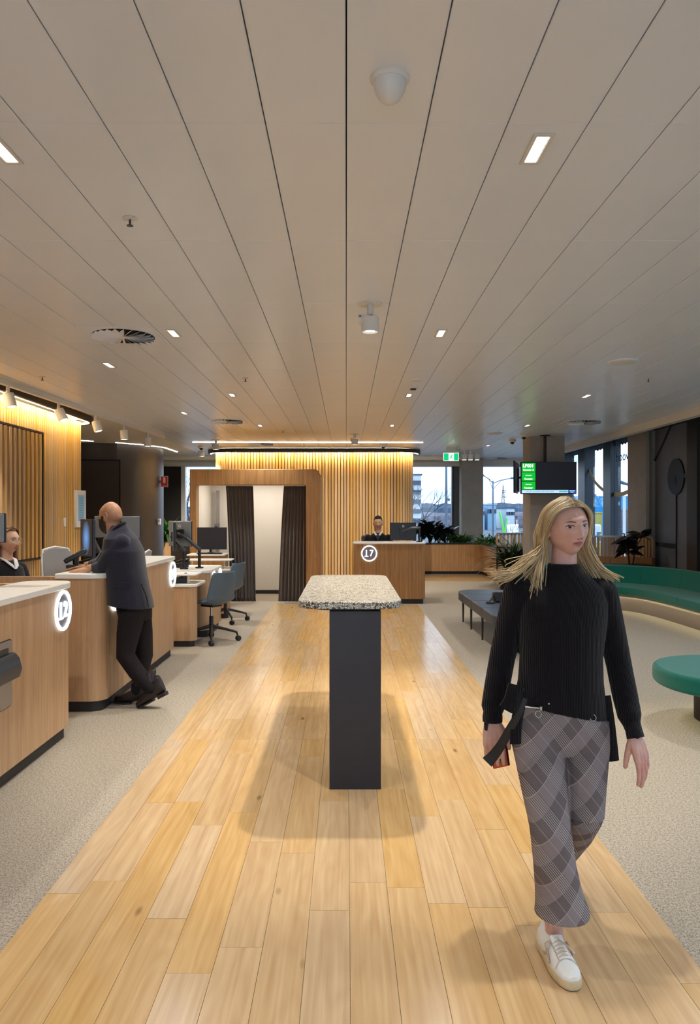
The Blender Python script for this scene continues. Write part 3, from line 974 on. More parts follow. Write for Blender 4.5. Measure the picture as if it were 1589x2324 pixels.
# counter 12, nearest, at the left edge
c12 = counter('nearest oak counter at the left edge with a glowing 12 badge', rr_fn(-2.25, -1.918, 1.6, 5.27, 0.12, (0, 0, 1, 1)), 1.07, 'oak service counters', loc=(-2.08, 3.4, 0))
badge('12', c12, (-1.918, 5.05, 0.889), (0, 1, 0))
MB().bb(-2.9, -2.27, 5.30, 5.34, 0.0, 1.045).build('end_panel', 'oak_laminate', c12, smooth=False)
MB().bb(-2.6, -2.25, 1.6, 5.30, 0.70, 0.73).build('desk', 'oak_laminate', c12, smooth=False)
# ticket printer plate let into counter 12
t = thing('ticket_printer', 'grey printer plate with a black slot let into the nearest counter', 'printer', (-1.917, 4.02, 0.64))
Mx = Matrix(((0, 0, 1, 0), (1, 0, 0, 0), (0, 1, 0, 0), (0, 0, 0, 1)))
MB().prism(rrect(3.72, 4.285, 0.45, 0.825, 0.03), -1.9175, -1.911, M=Mx).build('plate', 'brushed_steel', t)
MB().prism(rrect(3.715, 4.29, 0.445, 0.83, 0.03), -1.9178, -1.914, M=Mx).build('plate_edge', 'plinth_black', t)
MB().bb(-1.913, -1.907, 3.8, 4.23, 0.735, 0.785).build('slot', 'black_plastic', t, smooth=False)
g = MB().prism([(0, 0.60), (0.045, 0.61), (0.06, 0.66), (0.045, 0.72), (0.02, 0.75), (0, 0.75)], 3.86, 4.285, M=Matrix(((1, 0, 0, -1.911), (0, 0, 1, 0), (0, 1, 0, 0), (0, 0, 0, 1))))
g.build('hood', 'dark_grey_plastic', t, bevel=0.006)

# counters 13 and 14
c13 = counter('long oak counter the bearded man leans on, with a glowing 14 badge', rr_fn(-2.24, -1.878, 5.80, 8.2, 0.12, (0, 1, 0.5, 0)), 1.075, 'oak service counters', loc=(-2.06, 7.0, 0))
badge('13', c13, (-1.876, 6.06, 0.889), (0, 1, 0))
badge('14', c13, (-1.876, 8.06, 0.886), (0, 1, 0))
MB().bb(-3.3, -2.25, 5.84, 5.88, 0.0, 1.05).build('end_panel', 'oak_laminate', c13, smooth=False)
MB().bb(-2.58, -2.25, 5.88, 8.2, 0.70, 0.73).build('desk', 'oak_laminate', c13, smooth=False)

# low desk with a raised white shelf
def low_desk(label, x0, x1, y0, y1, zt, shelf_z, loc, shx):
    t = thing('low_desk', label, 'desk', loc, 'low oak desks')
    MB().prism(rrect(x0, x1, y0, y0 + 0.1, 0.09, 7, (0, 1, 0, 0)), 0.07, zt - 0.03).build('end_panel', 'oak_laminate', t, angle=50)
    MB().prism(rrect(x0 + 0.02, x1 - 0.03, y0 + 0.03, y0 + 0.1, 0.06, 7, (0, 1, 0, 0)), 0.0, 0.07).build('plinth', 'plinth_black', t, angle=50)
    MB().bb(x0, x0 + 0.04, y0 + 0.1, y1, 0.07, zt - 0.03).build('back_panel', 'oak_laminate', t, smooth=False)
    MB().prism(rrect(x0 - 0.014, x1 + 0.014, y0 - 0.014, y1, 0.10, 7, (0, 1, 1, 0)), zt - 0.03, zt).build('worktop', 'white_quartz', t, bevel=0.005, angle=50)
    s = MB().prism(rrect(shx[0], shx[1], y0 + 0.05, y1 - 0.1, 0.04), shelf_z - 0.014, shelf_z)
    s.build('raised_shelf', 'white_metal', t)
    for px in (shx[0] + 0.08, shx[1] - 0.10):
        for py in (y0 + 0.12,):
            MB().lathe([(0, zt), (0.011, zt), (0.011, shelf_z - 0.014), (0, shelf_z - 0.014)], c=(px, py, 0), n=12).build('post', 'white_metal', t)
    return t
low_desk('low oak desk with a raised white shelf before the nearer blue chair', -2.25, -1.735, 8.62, 9.24, 0.72, 0.83, (-1.95, 8.9, 0), (-2.2, -1.74))
cB = counter('short oak counter with glowing badges behind the blue chairs', rr_fn(-2.22, -1.70, 9.28, 10.2, 0.12, (0, 1, 0.5, 0)), 0.835, 'oak service counters', loc=(-1.9, 9.8, 0))
badge('15', cB, (-1.698, 9.55, 0.70), (0, 1, 0), 0.21)
badge('16', cB, (-1.698, 10.03, 0.70), (0, 1, 0), 0.21)
low_desk('low oak desk with a raised white shelf beside the farther blue chair', -2.3, -1.71, 10.95, 11.5, 0.72, 0.85, (-2.0, 11.2, 0), (-2.36, -1.70))

# counter 17
def c17f(o):
    return rrect(0.13 - o, 1.34 + o, 12.68 - o, 13.2 + o, max(0.07 + o, 0.02), 7, (0, 1, 1, 0))
c17 = counter('far oak counter with a glowing 17 badge before the slatted wall', c17f, 1.045, 'oak service counters', wood_mat='oak_booth', loc=(0.73, 13.0, 0), slab=0.03)
badge('17', c17, (P(838, 1256, 12.68).x, 12.68, P(838, 1256, 12.68).z), (1, 0, 0), 0.27)

# ---------------------------------------------------------------- photo booth
b = thing('photo_booth', 'oak photo booth with a wide opening, white inside', 'booth', (-1.54, 13.3, 0))
X0, X1, YF, YB = -2.64, -0.44, 12.62, 14.35
ox0, ox1, oz = -2.53, -0.68, 2.01
Mf = Matrix(((1, 0, 0, 0), (0, 0, 1, 0), (0, 1, 0, 0), (0, 0, 0, 1)))
n = 6
outer = [(X1, 0), (X1, 2.16)] + [(X1 - 0.12 + 0.12 * math.cos(math.radians(90 * k / n)), 2.16 + 0.12 * math.sin(math.radians(90 * k / n))) for k in range(n + 1)] + [(X0, 2.28), (X0, 0), (ox0, 0), (ox0, oz), (ox1, oz), (ox1, 0)]
MB().prism(outer, YF, YF + 0.25, M=Mf).build('front_frame', 'oak_booth', b, angle=50, bevel=0.012)
MB().bb(X0, X0 + 0.05, YF + 0.25, YB, 0, 2.27).build('side_panel', 'oak_booth', b, smooth=False)
MB().bb(X1 - 0.05, X1, YF + 0.25, YB, 0, 2.2).build('side_panel', 'oak_booth', b, smooth=False)
MB().bb(X0 + 0.05, X1 - 0.05, YF + 0.25, YB, 2.2, 2.27).build('roof', 'oak_booth', b, smooth=False)
MB().bb(X0 + 0.05, X1 - 0.05, YB - 0.06, YB, 0.0, 2.2).build('back_wall', 'white_panel', b, smooth=False)
MB().bb(X0 + 0.05, X0 + 0.07, YF + 0.25, YB - 0.06, 0.0, 2.2).build('inner_lining', 'white_panel', b, smooth=False)
MB().bb(X1 - 0.07, X1 - 0.05, YF + 0.25, YB - 0.06, 0.0, 2.2).build('inner_lining', 'white_panel', b, smooth=False)
MB().bb(X0 + 0.07, X1 - 0.07, YB - 0.075, YB - 0.06, 0.0, 0.07).build('skirting', 'plinth_black', b, smooth=False)
MB().bb(-2.2, -0.9, 13.2, 13.6, 2.17, 2.195).build('light_panel', 'led_line', b, smooth=False)
area_light('light', (-1.55, 13.4, 2.15), 1.2, 14, (1, 0.95, 0.88), parent=b)
# camera rail inside the booth
r = thing('camera_rail', 'upright camera rail inside the photo booth', 'camera rail', (-2.1, 14.1, 0.8))
px = P(494, 1150, 14.15).x
MB().bb(px - 0.03, px + 0.03, 14.15, 14.2, 0.8, P(0, 1113, 14.15).z).build('rail', 'brushed_steel', r, smooth=False)
MB().bb(px - 0.045, px + 0.045, 14.05, 14.15, 1.2, 1.34).build('carriage', 'mid_grey_plastic', r, bevel=0.005)
MB().bb(px - 0.03, px + 0.05, 14.0, 14.1, 1.1, 1.2).build('camera_head', 'dark_grey_plastic', r, bevel=0.005)
MB().lathe([(0, 0), (0.025, 0), (0.025, 0.05), (0, 0.05)], c=(px, 14.02, 1.27), M=Matrix.Rotation(math.radians(90), 3, 'X'), n=16).build('lens', 'black_plastic', r)
# curtains with folds
def curtain(label, xt0, xt1, xb0, xb1, seed):
    rr = random.Random(seed)
    t = thing('curtain', label, 'curtain', ((xb0 + xb1) / 2, 12.78, 0.02), 'booth curtains')
    nx, nz = 90, 26
    ph = [rr.random() * 6.28 for _ in range(3)]
    vs, fs = [], []
    for j in range(nz + 1):
        v = j / nz
        z = 0.03 + (oz - 0.035) * (1 - v)
        e = v ** 0.8
        for i in range(nx + 1):
            u = i / nx
            x = (xt0 + (xt1 - xt0) * u) * (1 - e) + (xb0 + (xb1 - xb0) * u) * e
            a = 0.022 * math.sin(u * 2 * math.pi * 7.5 + ph[0] + 0.5 * math.sin(v * 2 + ph[1])) + 0.010 * math.sin(u * 2 * math.pi * 13 + ph[2] + v)
            vs.append((x, 12.80 + a * (0.6 + 0.6 * v), z))
    for j in range(nz):
        for i in range(nx):
            k = j * (nx + 1) + i
            fs.append((k, k + nx + 1, k + nx + 2, k + 1))
    mb = MB().add(vs, fs)
    o = mb.build('drape', 'curtain_cloth', t, angle=80)
    sd = o.modifiers.new('thickness', 'SOLIDIFY'); sd.thickness = 0.004
    MB().bb(xt0, xt1, 12.785, 12.815, oz - 0.03, oz - 0.01).build('heading', 'curtain_cloth', t, smooth=False)
pm('curtain_cloth', '#51453f', 0.85, var=0.12, scale=120, bump=0.15, bscale=300, sheen=0.3)
curtain('left dark brown curtain of the photo booth, hanging nearly straight', P(513, 0, 12.8).x, P(574, 0, 12.8).x, P(524, 0, 12.8).x, P(581, 0, 12.8).x, 1)
curtain('right dark brown curtain of the photo booth, flaring to the right', P(645, 0, 12.8).x, P(696, 0, 12.8).x, P(632, 0, 12.8).x, P(696.5, 0, 12.8).x, 2)
# operator desk in front of the booth
d_ = thing('operator_desk', 'small oak desk with a white top in front of the photo booth', 'desk', (-2.25, 12.2, 0))
MB().bb(-2.57, -1.96, 12.05, 12.5, 0.85, 0.875).build('desk_top', 'white_quartz', d_, bevel=0.005)
MB().bb(-2.5, -1.97, 12.09, 12.5, 0.0, 0.85).build('body', 'oak_booth', d_, smooth=False)
k_ = thing('keyboard', 'black keyboard on the small desk before the photo booth', 'keyboard', (-2.2, 12.2, 0.876))
MB().bb(-2.42, -2.02, 12.1, 12.25, 0.8765, 0.89).build('case', 'black_plastic', k_, bevel=0.003)
for i in range(4):
    for j in range(12):
        MB().box((-2.385 + 0.03 * j, 12.125 + 0.033 * i, 0.893), (0.024, 0.027, 0.006)).build('key', 'dark_grey_plastic', k_, smooth=False)

# ---------------------------------------------------------------- monitors
em('screen_dark', (0.010, 0.010, 0.014), 0.6)
def screen_blue():
    m, n, b_ = new_mat('screen_blue')
    L = n.links.new
    t = n.nodes.new('ShaderNodeTexCoord')
    gr = n.nodes.new('ShaderNodeTexGradient'); gr.gradient_type = 'SPHERICAL'
    mpn = n.nodes.new('ShaderNodeMapping')
    mpn.inputs['Scale'].default_value = (9, 1, 6)
    L(t.outputs['Object'], mpn.inputs[0]); L(mpn.outputs[0], gr.inputs[0])
    r = n.nodes.new('ShaderNodeValToRGB')
    r.color_ramp.elements[0].color = (0.012, 0.012, 0.016, 1); r.color_ramp.elements[1].color = (0.18, 0.45, 0.95, 1)
    L(gr.outputs[0], r.inputs[0]); L(r.outputs[0], b_.inputs['Emission Color'])
    b_.inputs['Emission Strength'].default_value = 0.8
    b_.inputs['Base Color'].default_value = (0.01, 0.01, 0.012, 1)
    b_.inputs['Roughness'].default_value = 0.25
screen_blue()
def monitor(label, loc, rz, w=0.50, h=0.33, stand=None, screen='screen_dark', back='dark_grey_plastic', logo=False, group='desk monitors'):
    """loc = centre of the screen face; local -y is the screen side"""
    t = thing('monitor', label, 'monitor', (0, 0, 0), group)
    MB().bb(-w / 2, w / 2, 0, 0.018, -h / 2, h / 2).build('bezel', 'black_plastic', t, bevel=0.003)
    MB().bb(-w / 2 + 0.01, w / 2 - 0.01, -0.002, 0.001, -h / 2 + 0.014, h / 2 - 0.01).build('screen', screen, t, smooth=False)
    MB().bb(-w / 2 + 0.004, w / 2 - 0.004, 0.018, 0.03, -h / 2 + 0.004, h / 2 - 0.004).build('back_shell', back, t, bevel=0.01)
    MB().bb(-0.06, 0.06, 0.03, 0.055, -0.06, 0.06).build('mount_plate', 'black_plastic', t, bevel=0.004)
    if logo:
        n = 24
        rings = [[Vector((r * math.cos(2 * math.pi * k / n), y, h * 0.3 + r * math.sin(2 * math.pi * k / n))) for k in range(n)] for r, y in ((0.016, 0.030), (0.02, 0.030), (0.02, 0.0315), (0.016, 0.0315))]
        rings.append(rings[0])
        MB().loft(rings, False, False).box((0, 0.031, h * 0.3), (0.022, 0.0015, 0.008)).build('emblem', 'white_metal', t)
    t.location = loc; t.rotation_euler = (0, 0, rz)
    if stand is not None:
        # articulated arm from a foot on the desk to the mount plate
        R = Matrix.Rotation(-rz, 3, 'Z')
        s = R @ (Vector(stand) - Vector(loc))
        el = R @ (Vector(stand) + Vector((0, 0, 0.24)) - Vector(loc))
        t.location = (0, 0, 0)
        a = MB().lathe([(0, 0), (0.055, 0), (0.05, 0.018), (0, 0.018)], c=s, n=20).tube([s, el], 0.02, 10)
        arm = a.build('arm', 'black_plastic', t)
        MB().capsule([el, el.lerp(Vector((0, 0.06, 0)), 0.5) + Vector((0, 0.02, 0.03)), (0, 0.055, 0)], [0.026, 0.024, 0.02], 10).build('arm_joint', 'dark_grey_plastic', arm)
        t.location = loc
    return t
# leftmost, cut by the frame
monitor('monitor edge at the left border, hiding part of the seated woman', P(-52, 1198, 4.75) + Vector((0, 0, 0)), math.radians(178), w=0.38, h=0.185, back='mid_grey_plastic', stand=(-2.45, 4.72, 0.735))
monitor('dark monitor with a faint blue glow in front of the bearded man', P(196, 1221, 6.9), math.radians(-52), w=0.33, h=0.345, screen='screen_blue', stand=(-2.36, 7.2, 0.735))
monitor('grey monitor back half hidden behind the bearded man', P(268, 1196, 7.5), math.radians(168), w=0.5, h=0.22, back='mid_grey_plastic', stand=(-2.3, 7.62, 0.735))
monitor('grey monitor back with a round emblem on a black arm', P(411, 1211, 9.75), math.radians(160), w=0.34, h=0.33, back='mid_grey_plastic', logo=True, stand=(P(452, 0, 9.6).x, 9.62, 0.835))
monitor('upright monitor seen edge on beside the grey monitor back', P(399, 1218, 9.5), math.radians(100), w=0.34, h=0.36, back='mid_grey_plastic', stand=(P(418, 0, 9.45).x, 9.45, 0.835))
monitor('black monitor on the small desk before the photo booth', P(481, 1222, 12.35), math.radians(0), w=0.49, h=0.365, stand=(-2.25, 12.42, 0.876))
monitor('black monitor back standing on the far counter beside the seated man', P(915, 1206, 12.95), math.radians(180), w=0.455, h=0.305, back='black_plastic', logo=True, stand=(P(955, 0, 13.1).x - 0.05, 12.82, 1.046))

# card terminals, phones
def terminal(label, loc, rz):
    t = thing('card_terminal', label, 'card terminal', loc, 'card terminals')
    R = Matrix.Rotation(rz, 3, 'Z')
    L0 = Vector(loc)
    MB().box(L0 + Vector((0, 0, 0.015)), (0.14, 0.12, 0.03), rz).build('base', 'black_plastic', t, bevel=0.006)
    MB().capsule([L0 + Vector((0, 0, 0.02)), L0 + Vector((0, 0, 0.08))], [0.022, 0.028], 12).build('stem', 'black_plastic', t)
    T = R @ Matrix.Rotation(math.radians(28), 3, 'Y')
    MB().box(L0 + Vector((0, 0, 0.1)), (0.2, 0.085, 0.04), M=T).build('handset', 'black_plastic', t, bevel=0.01)
    MB().box(L0 + T @ Vector((-0.045, 0, 0.022)) + Vector((0, 0, 0.1)), (0.075, 0.066, 0.004), M=T).build('display', 'mid_grey_plastic', t, smooth=False)
    for i in range(3):
        for j in range(4):
            MB().box(L0 + T @ Vector((0.012 + 0.02 * j, -0.022 + 0.022 * i, 0.022)) + Vector((0, 0, 0.1)), (0.014, 0.015, 0.005), M=T).build('key', 'dark_grey_plastic', t, smooth=False)
def desk_phone(label, loc, rz):
    t = thing('desk_phone', label, 'phone', loc, 'desk phones')
    L0 = Vector(loc); R = Matrix.Rotation(rz, 3, 'Z')
    MB().prism([(-0.1, 0), (0.1, 0), (0.1, 0.02), (-0.1, 0.07)], -0.09, 0.09, M=Matrix.Translation(L0) @ R.to_4x4() @ Matrix(((1, 0, 0, 0), (0, 0, 1, 0), (0, 1, 0, 0), (0, 0, 0, 1)))).build('body', 'black_plastic', t, bevel=0.006)
    MB().capsule([L0 + R @ Vector((-0.095, -0.075, 0.095)), L0 + R @ Vector((0, -0.075, 0.085)), L0 + R @ Vector((0.095, -0.075, 0.052))], [0.026, 0.017, 0.026], 10).build('receiver', 'black_plastic', t)
cz = 1.076
terminal('black card terminal beside the hand of the bearded man', (P(172, 0, 6.4).x, 6.4, 1.076), math.radians(190))
desk_phone('black desk phone behind the hand of the bearded man', (P(208, 0, 6.85).x - 0.02, 6.85, 1.076), math.radians(160))
desk_phone('black desk phone on the counter behind the nearer blue chair', (P(405, 0, 9.75).x, 9.75, 0.836), math.radians(150))
desk_phone('black desk phone on the low desk under the raised shelf', (P(411, 0, 8.95).x - 0.03, 8.88, 0.721), math.radians(120))

# ---------------------------------------------------------------- chairs
pm('chair_shell', '#4d5f6d', 0.5, var=0.05, scale=30)
pm('chair_grey', '#8d8a87', 0.8, var=0.08, scale=200, bump=0.1)
def shell_chair(label, loc, rz, shell='chair_shell', group='blue shell chairs'):
    """swivel chair, faces local -x"""
    t = thing('swivel_chair', label, 'chair', (0, 0, 0), group)
    # one-piece shell: rows from the front of the seat up the back
    prof = [(-0.24, 0.46, 0.19), (-0.20, 0.475, 0.215), (-0.08, 0.455, 0.225), (0.06, 0.445, 0.228), (0.15, 0.462, 0.228), (0.205, 0.52, 0.226), (0.232, 0.60, 0.222), (0.252, 0.70, 0.212), (0.270, 0.80, 0.196), (0.278, 0.845, 0.17)]
    pr = smooth_path([Vector(p) for p in prof], 4)
    rows = []
    nu = 14
    for k, p in enumerate(pr):
        row = []
        for i in range(nu + 1):
            u = -1 + 2 * i / nu
            back = min(1, max(0, (p.z if False else p.y - 0.45) / 0.12))
            lift = 0.05 * u * u * (1 - 0.3 * back)
            cx = p.x - 0.07 * u * u * back
            row.append(Vector((cx, u * p.z, p.y + lift * (1 - back))))
        rows.append(row)
    mb = MB().loft(rows, False, False, closed=False)
    o = mb.build('shell', shell, t, angle=80)
    sd = o.modifiers.new('thickness', 'SOLIDIFY'); sd.thickness = 0.014; sd.offset = 0
    MB().lathe([(0, 0.30), (0.016, 0.30), (0.016, 0.44), (0, 0.44)], n=14).build('gas_lift', 'chrome', t)
    MB().lathe([(0, 0.11), (0.028, 0.11), (0.025, 0.31), (0, 0.31)], n=14).build('column', 'black_steel', t)
    MB().box((0, 0, 0.435), (0.2, 0.16, 0.025)).build('seat_plate', 'black_steel', t, bevel=0.004)
    for k in range(4):
        a = math.radians(45 + 90 * k)
        dx, dy = math.cos(a), math.sin(a)
        leg = MB().tube([(0.02 * dx, 0.02 * dy, 0.185), (0.17 * dx, 0.17 * dy, 0.145), (0.30 * dx, 0.30 * dy, 0.105), (0.315 * dx, 0.315 * dy, 0.06)], [0.022, 0.017, 0.014, 0.010], 8).build('leg', 'black_steel', t)
        MB().lathe([(0, -0.022), (0.03, -0.022), (0.032, -0.01), (0.032, 0.01), (0.03, 0.022), (0, 0.022)], c=(0.32 * dx, 0.32 * dy, 0.032), M=Matrix.Rotation(a + 0.6, 3, 'Z') @ Matrix.Rotation(math.radians(90), 3, 'X'), n=16).build('castor', 'black_plastic', leg)
    t.location = loc; t.rotation_euler = (0, 0, rz)
    return t
chA = shell_chair('nearer blue-grey shell chair on castors at the low desk', (P(476, 0, 9.0).x + 0.02, 9.0, 0), math.radians(-35))
chB = dup(chA, (P(512, 0, 10.6).x, 10.6, 0), math.radians(-20), 'farther blue-grey shell chair on castors, near the booth curtain')

def office_chair(label, loc, rz):
    t = thing('office_chair', label, 'chair', (0, 0, 0), 'grey office chairs')
    rings = []
    for z, w, y in ((0.62, 0.19, 0.20), (0.75, 0.205, 0.215), (0.9, 0.2, 0.235), (1.05, 0.19, 0.262), (1.15, 0.17, 0.28), (1.19, 0.12, 0.285)):
        rings.append([Vector((w * math.cos(a) * (1 if abs(math.cos(a)) < 0.8 else 1), y + 0.028 * math.sin(a) + 0.05 * (math.cos(a) ** 2) * -0.6, z)) for a in [2 * math.pi * k / 20 for k in range(20)]])
    MB().loft(rings).build('backrest', 'chair_grey', t, angle=60)
    MB().tube([(-0.19, 0.185, 0.60), (-0.205, 0.195, 0.75), (-0.2, 0.215, 0.92), (-0.185, 0.245, 1.08), (-0.15, 0.275, 1.185), (0, 0.285, 1.21), (0.15, 0.275, 1.185), (0.185, 0.245, 1.08), (0.2, 0.215, 0.92), (0.205, 0.195, 0.75), (0.19, 0.185, 0.60)], 0.011, 8).build('back_frame', 'white_metal', t)
    MB().prism(rrect(-0.23, 0.23, -0.24, 0.2, 0.08), 0.5, 0.57).build('seat', 'chair_grey', t, bevel=0.02)
    MB().tube([(0, 0.1, 0.48), (0, 0.25, 0.55), (0, 0.285, 0.7), (0, 0.265, 0.85)], 0.022, 8).build('spine', 'white_metal', t)
    MB().lathe([(0, 0.1), (0.03, 0.1), (0.03, 0.5), (0, 0.5)], n=14).build('column', 'black_steel', t)
    for k in range(5):
        a = math.radians(72 * k)
        leg = MB().tube([(0, 0, 0.13), (0.3 * math.cos(a), 0.3 * math.sin(a), 0.075)], [0.025, 0.016], 8).build('leg', 'white_metal', t)
        MB().ball((0.3 * math.cos(a), 0.3 * math.sin(a), 0.031), 0.031, 10).build('castor', 'black_plastic', leg)
    t.location = loc; t.rotation_euler = (0, 0, rz)
    return t
oc = office_chair('grey upholstered office chair behind the long counter, left of the bearded man', (-2.64, 7.28, 0.0), math.radians(60))
o_ = dup(oc, (-2.56, 8.72, 0), math.radians(-90), 'grey office chair top behind the bearded man')
o_.scale = (0.92, 0.92, 0.92)
pm('navy_fabric', '#1f2230', 0.85, var=0.1, scale=200)

# ---------------------------------------------------------------- items on the left walls
t = thing('framed_notice', 'pale blue notice in a white frame on the left slatted wall', 'notice', (-3.93, 11.0, 1.5))
y0, y1 = F * 3.93 / (VX - 174), F * 3.93 / (VX - 195)
z0, z1 = P(184, 1197, 10.9).z, P(184, 1112, 10.9).z
pm('pale_blue_print', '#7fb4dd', 0.6, var=0.05, scale=40)
MB().bb(-3.97, -3.93, y0, y1, z0, z1).build('frame', 'white_metal', t, smooth=False)
MB().bb(-3.932, -3.926, y0 + 0.07, y1 - 0.07, z0 + 0.09, z1 - 0.07).build('print', 'pale_blue_print', t, smooth=False)
for k in range(9):
    MB().bb(-3.927, -3.9255, y0 + 0.12, y1 - 0.14, z0 + 0.14 + 0.035 * k, z0 + 0.146 + 0.035 * k).build('text_line', 'mid_grey_plastic', t, smooth=False)
t = thing('wall_switch', 'small white switch plate on the left slatted wall', 'switch', (-3.96, 10.5, 1.47))
y = F * 3.96 / (VX - 147); z = P(147, 1185, y).z
MB().bb(-3.972, -3.955, y - 0.045, y + 0.045, z - 0.06, z + 0.06).build('plate', 'white_metal', t, bevel=0.004)
MB().bb(-3.955, -3.95, y - 0.02, y + 0.02, z - 0.03, z + 0.03).build('rocker', 'white_quartz', t, bevel=0.002)
# fire extinguisher sign standing off the charcoal wall
pm('sign_red', '#c01f26', 0.5, var=0.04)
c = P(373, 1093, 16.7)
t = thing('extinguisher_sign', 'red fire extinguisher sign on the end of the charcoal wall', 'sign', (c.x, c.y, c.z))
MB().box(c + Vector((-0.07, 0.04, 0)), (0.06, 0.07, 0.05)).build('bracket', 'charcoal_wall', t, smooth=False)
MB().box(c, (0.165, 0.006, 0.245)).build('border', 'white_metal', t, smooth=False)
MB().box(c + Vector((0, -0.004, 0.0)), (0.15, 0.004, 0.23)).build('panel', 'sign_red', t, smooth=False)
MB().prism(rrect(-0.027, 0.027, -0.05, 0.085, 0.02), 0.0, 0.003, M=Matrix.Translation(c + Vector((0, -0.0065, 0.01))) @ Mf).build('pictogram', 'white_metal', t)
MB().box(c + Vector((0, -0.0065, -0.095)), (0.12, 0.002, 0.006)).build('rule', 'white_metal', t, smooth=False)
c = P(360, 1184, 16.55)
t = thing('wall_box', 'small white box on the end of the charcoal wall', 'switch', (c.x, c.y, c.z))
MB().box(c + Vector((0.02, 0, 0)), (0.05, 0.09, 0.13)).build('box', 'white_metal', t, bevel=0.004)
MB().box(c + Vector((0.02, -0.047, 0.02)), (0.025, 0.006, 0.05)).build('button', 'mid_grey_plastic', t, bevel=0.002)

# dark cupboard and timber planter behind the left desks
t = thing('dark_cupboard', 'dark cupboard standing behind the grey monitor', 'cupboard', (P(412, 0, 13.6).x, 13.6, 0))
x0, x1 = P(388, 0, 13.6).x, P(436, 0, 13.6).x
MB().bb(x0, x1, 13.6, 14.0, 0.0, P(0, 1214, 13.6).z).build('body', 'charcoal_door', t, smooth=False)
MB().bb(x0 + 0.01, x1 - 0.01, 13.585, 13.6, 0.06, P(0, 1216, 13.6).z).build('door', 'charcoal_door', t, bevel=0.003)
# ---------------------------------------------------------------- curved green sofa
pm('green_fabric', '#0b6a5c', 0.9, var=0.10, scale=260, bump=0.2, bscale=500, sheen=0.25, spec=0.2)
pm('grey_vinyl', '#8b7f77', 0.55, var=0.05, scale=30)
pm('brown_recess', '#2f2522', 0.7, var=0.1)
sofa_ctrl = [(4.70, 6.6), (4.68, 8.4), (4.64, 9.8), (4.60, 11.0), (4.48, 11.65), (4.18, 11.98), (3.7, 12.05), (3.2, 12.05)]
sp_ = [(p.x, p.y) for p in smooth_path([Vector((x, y, 0)) for x, y in sofa_ctrl], 10)]
sp_ = sp_[::-1]      # now runs left to right, left normal points away from the room
t = thing('curved_sofa', 'long curved green sofa on a grey base along the right side', 'sofa', (4.9, 9.5, 0))
sweep(MB(), sp_, [(0, 0.0), (0.6, 0.0), (0.6, 0.215), (-0.012, 0.215), (-0.02, 0.20)]).build('plinth', 'grey_vinyl', t, angle=50)
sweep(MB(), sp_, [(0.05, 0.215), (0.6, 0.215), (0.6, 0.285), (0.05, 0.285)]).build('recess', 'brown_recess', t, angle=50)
sweep(MB(), sp_, [(-0.045, 0.277), (-0.025, 0.277), (-0.025, 0.2845), (-0.045, 0.2845)]).build('light_strip', 'led_floor', t, smooth=False)
n_ = len(sp_)
cuts = [0, 14, 26, 36, 46, 58, n_ - 1]
for a, b in zip(cuts, cuts[1:]):
    seg_ = sp_[a:b + 1]
    ns_ = normals2(sp_)[a:b + 1]
    def sw(prof):
        rings = []
        for p, q in zip(seg_, ns_):
            rings.append([Vector((p[0] + q.x * o, p[1] + q.y * o, z)) for o, z in prof])
        return MB().loft(rings)
    sw([(-0.075, 0.30), (-0.065, 0.285), (0.58, 0.285), (0.58, 0.395), (-0.02, 0.385), (-0.065, 0.37)]).build('seat_cushion', 'green_fabric', t, angle=40, bevel=0.006)
    sw([(-0.076, 0.262), (-0.062, 0.262), (-0.062, 0.30), (-0.076, 0.305)]).build('front_lip', 'green_fabric', t, angle=40)
    sw([(0.50, 0.39), (0.62, 0.38), (0.66, 0.66), (0.64, 0.675), (0.58, 0.675), (0.555, 0.66)]).build('back_cushion', 'green_fabric', t, angle=40, bevel=0.006)
# near ottoman, cut by the frame
ot = thing('ottoman', 'rounded green ottoman end at the right edge of the picture', 'ottoman', (3.3, 5.4, 0))
MB().prism(rrect(2.26, 4.3, 4.86, 5.95, 0.52, 12), 0.30, 0.425).build('seat', 'green_fabric', ot, bevel=0.03, segs=3, angle=50)
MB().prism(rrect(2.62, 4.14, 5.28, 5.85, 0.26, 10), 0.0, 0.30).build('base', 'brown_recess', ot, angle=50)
rp_ = rrect(2.57, 4.18, 5.23, 5.89, 0.30, 10); rp_ = rp_ + rp_[:1]
sweep(MB(), rp_, [(0, 0.291), (0.02, 0.291), (0.02, 0.2995), (0, 0.2995)]).build('light_strip', 'led_floor', ot, smooth=False)

# ---------------------------------------------------------------- slate bench with bag
pm('slate_vinyl', '#3d4856', 0.45, var=0.06, scale=60)
pm('bench_leg', '#3a322e', 0.45, metal=0.3, var=0.06)
be = thing('bench', 'slate blue padded bench on thin legs behind the walking woman', 'bench', (2.0, 9.4, 0))
ys = [7.9, 8.75, 9.5, 10.2, 10.85]
for k, (a, b) in enumerate(zip(ys, ys[1:])):
    cor = (1, 1, 0, 0) if k == 0 else ((0, 0, 1, 1) if k == len(ys) - 2 else (0, 0, 0, 0))
    MB().prism(rrect(1.585, 2.28, a + 0.002, b - 0.002, 0.28, 10, cor), 0.315, 0.435).build('seat_pad', 'slate_vinyl', be, bevel=0.014, segs=3, angle=50)
MB().bb(1.68, 2.18, 8.1, 10.65, 0.285, 0.315).build('under_frame', 'bench_leg', be, smooth=False)
for y in (8.2, 9.1, 9.92, 10.6):
    for x in (1.655, 2.2):
        MB().tube([(x, y, 0.0), (x, y, 0.316)], [0.011, 0.016], 10).build('leg', 'bench_leg', be)
bag = thing('handbag', 'small dark brown handbag with a looped strap on the slate bench', 'bag', (P(1132, 0, 9.3).x, 9.3, 0.436))
pm('dark_leather', '#2b201c', 0.45, var=0.15, scale=40)
bx = P(1136, 0, 9.3).x
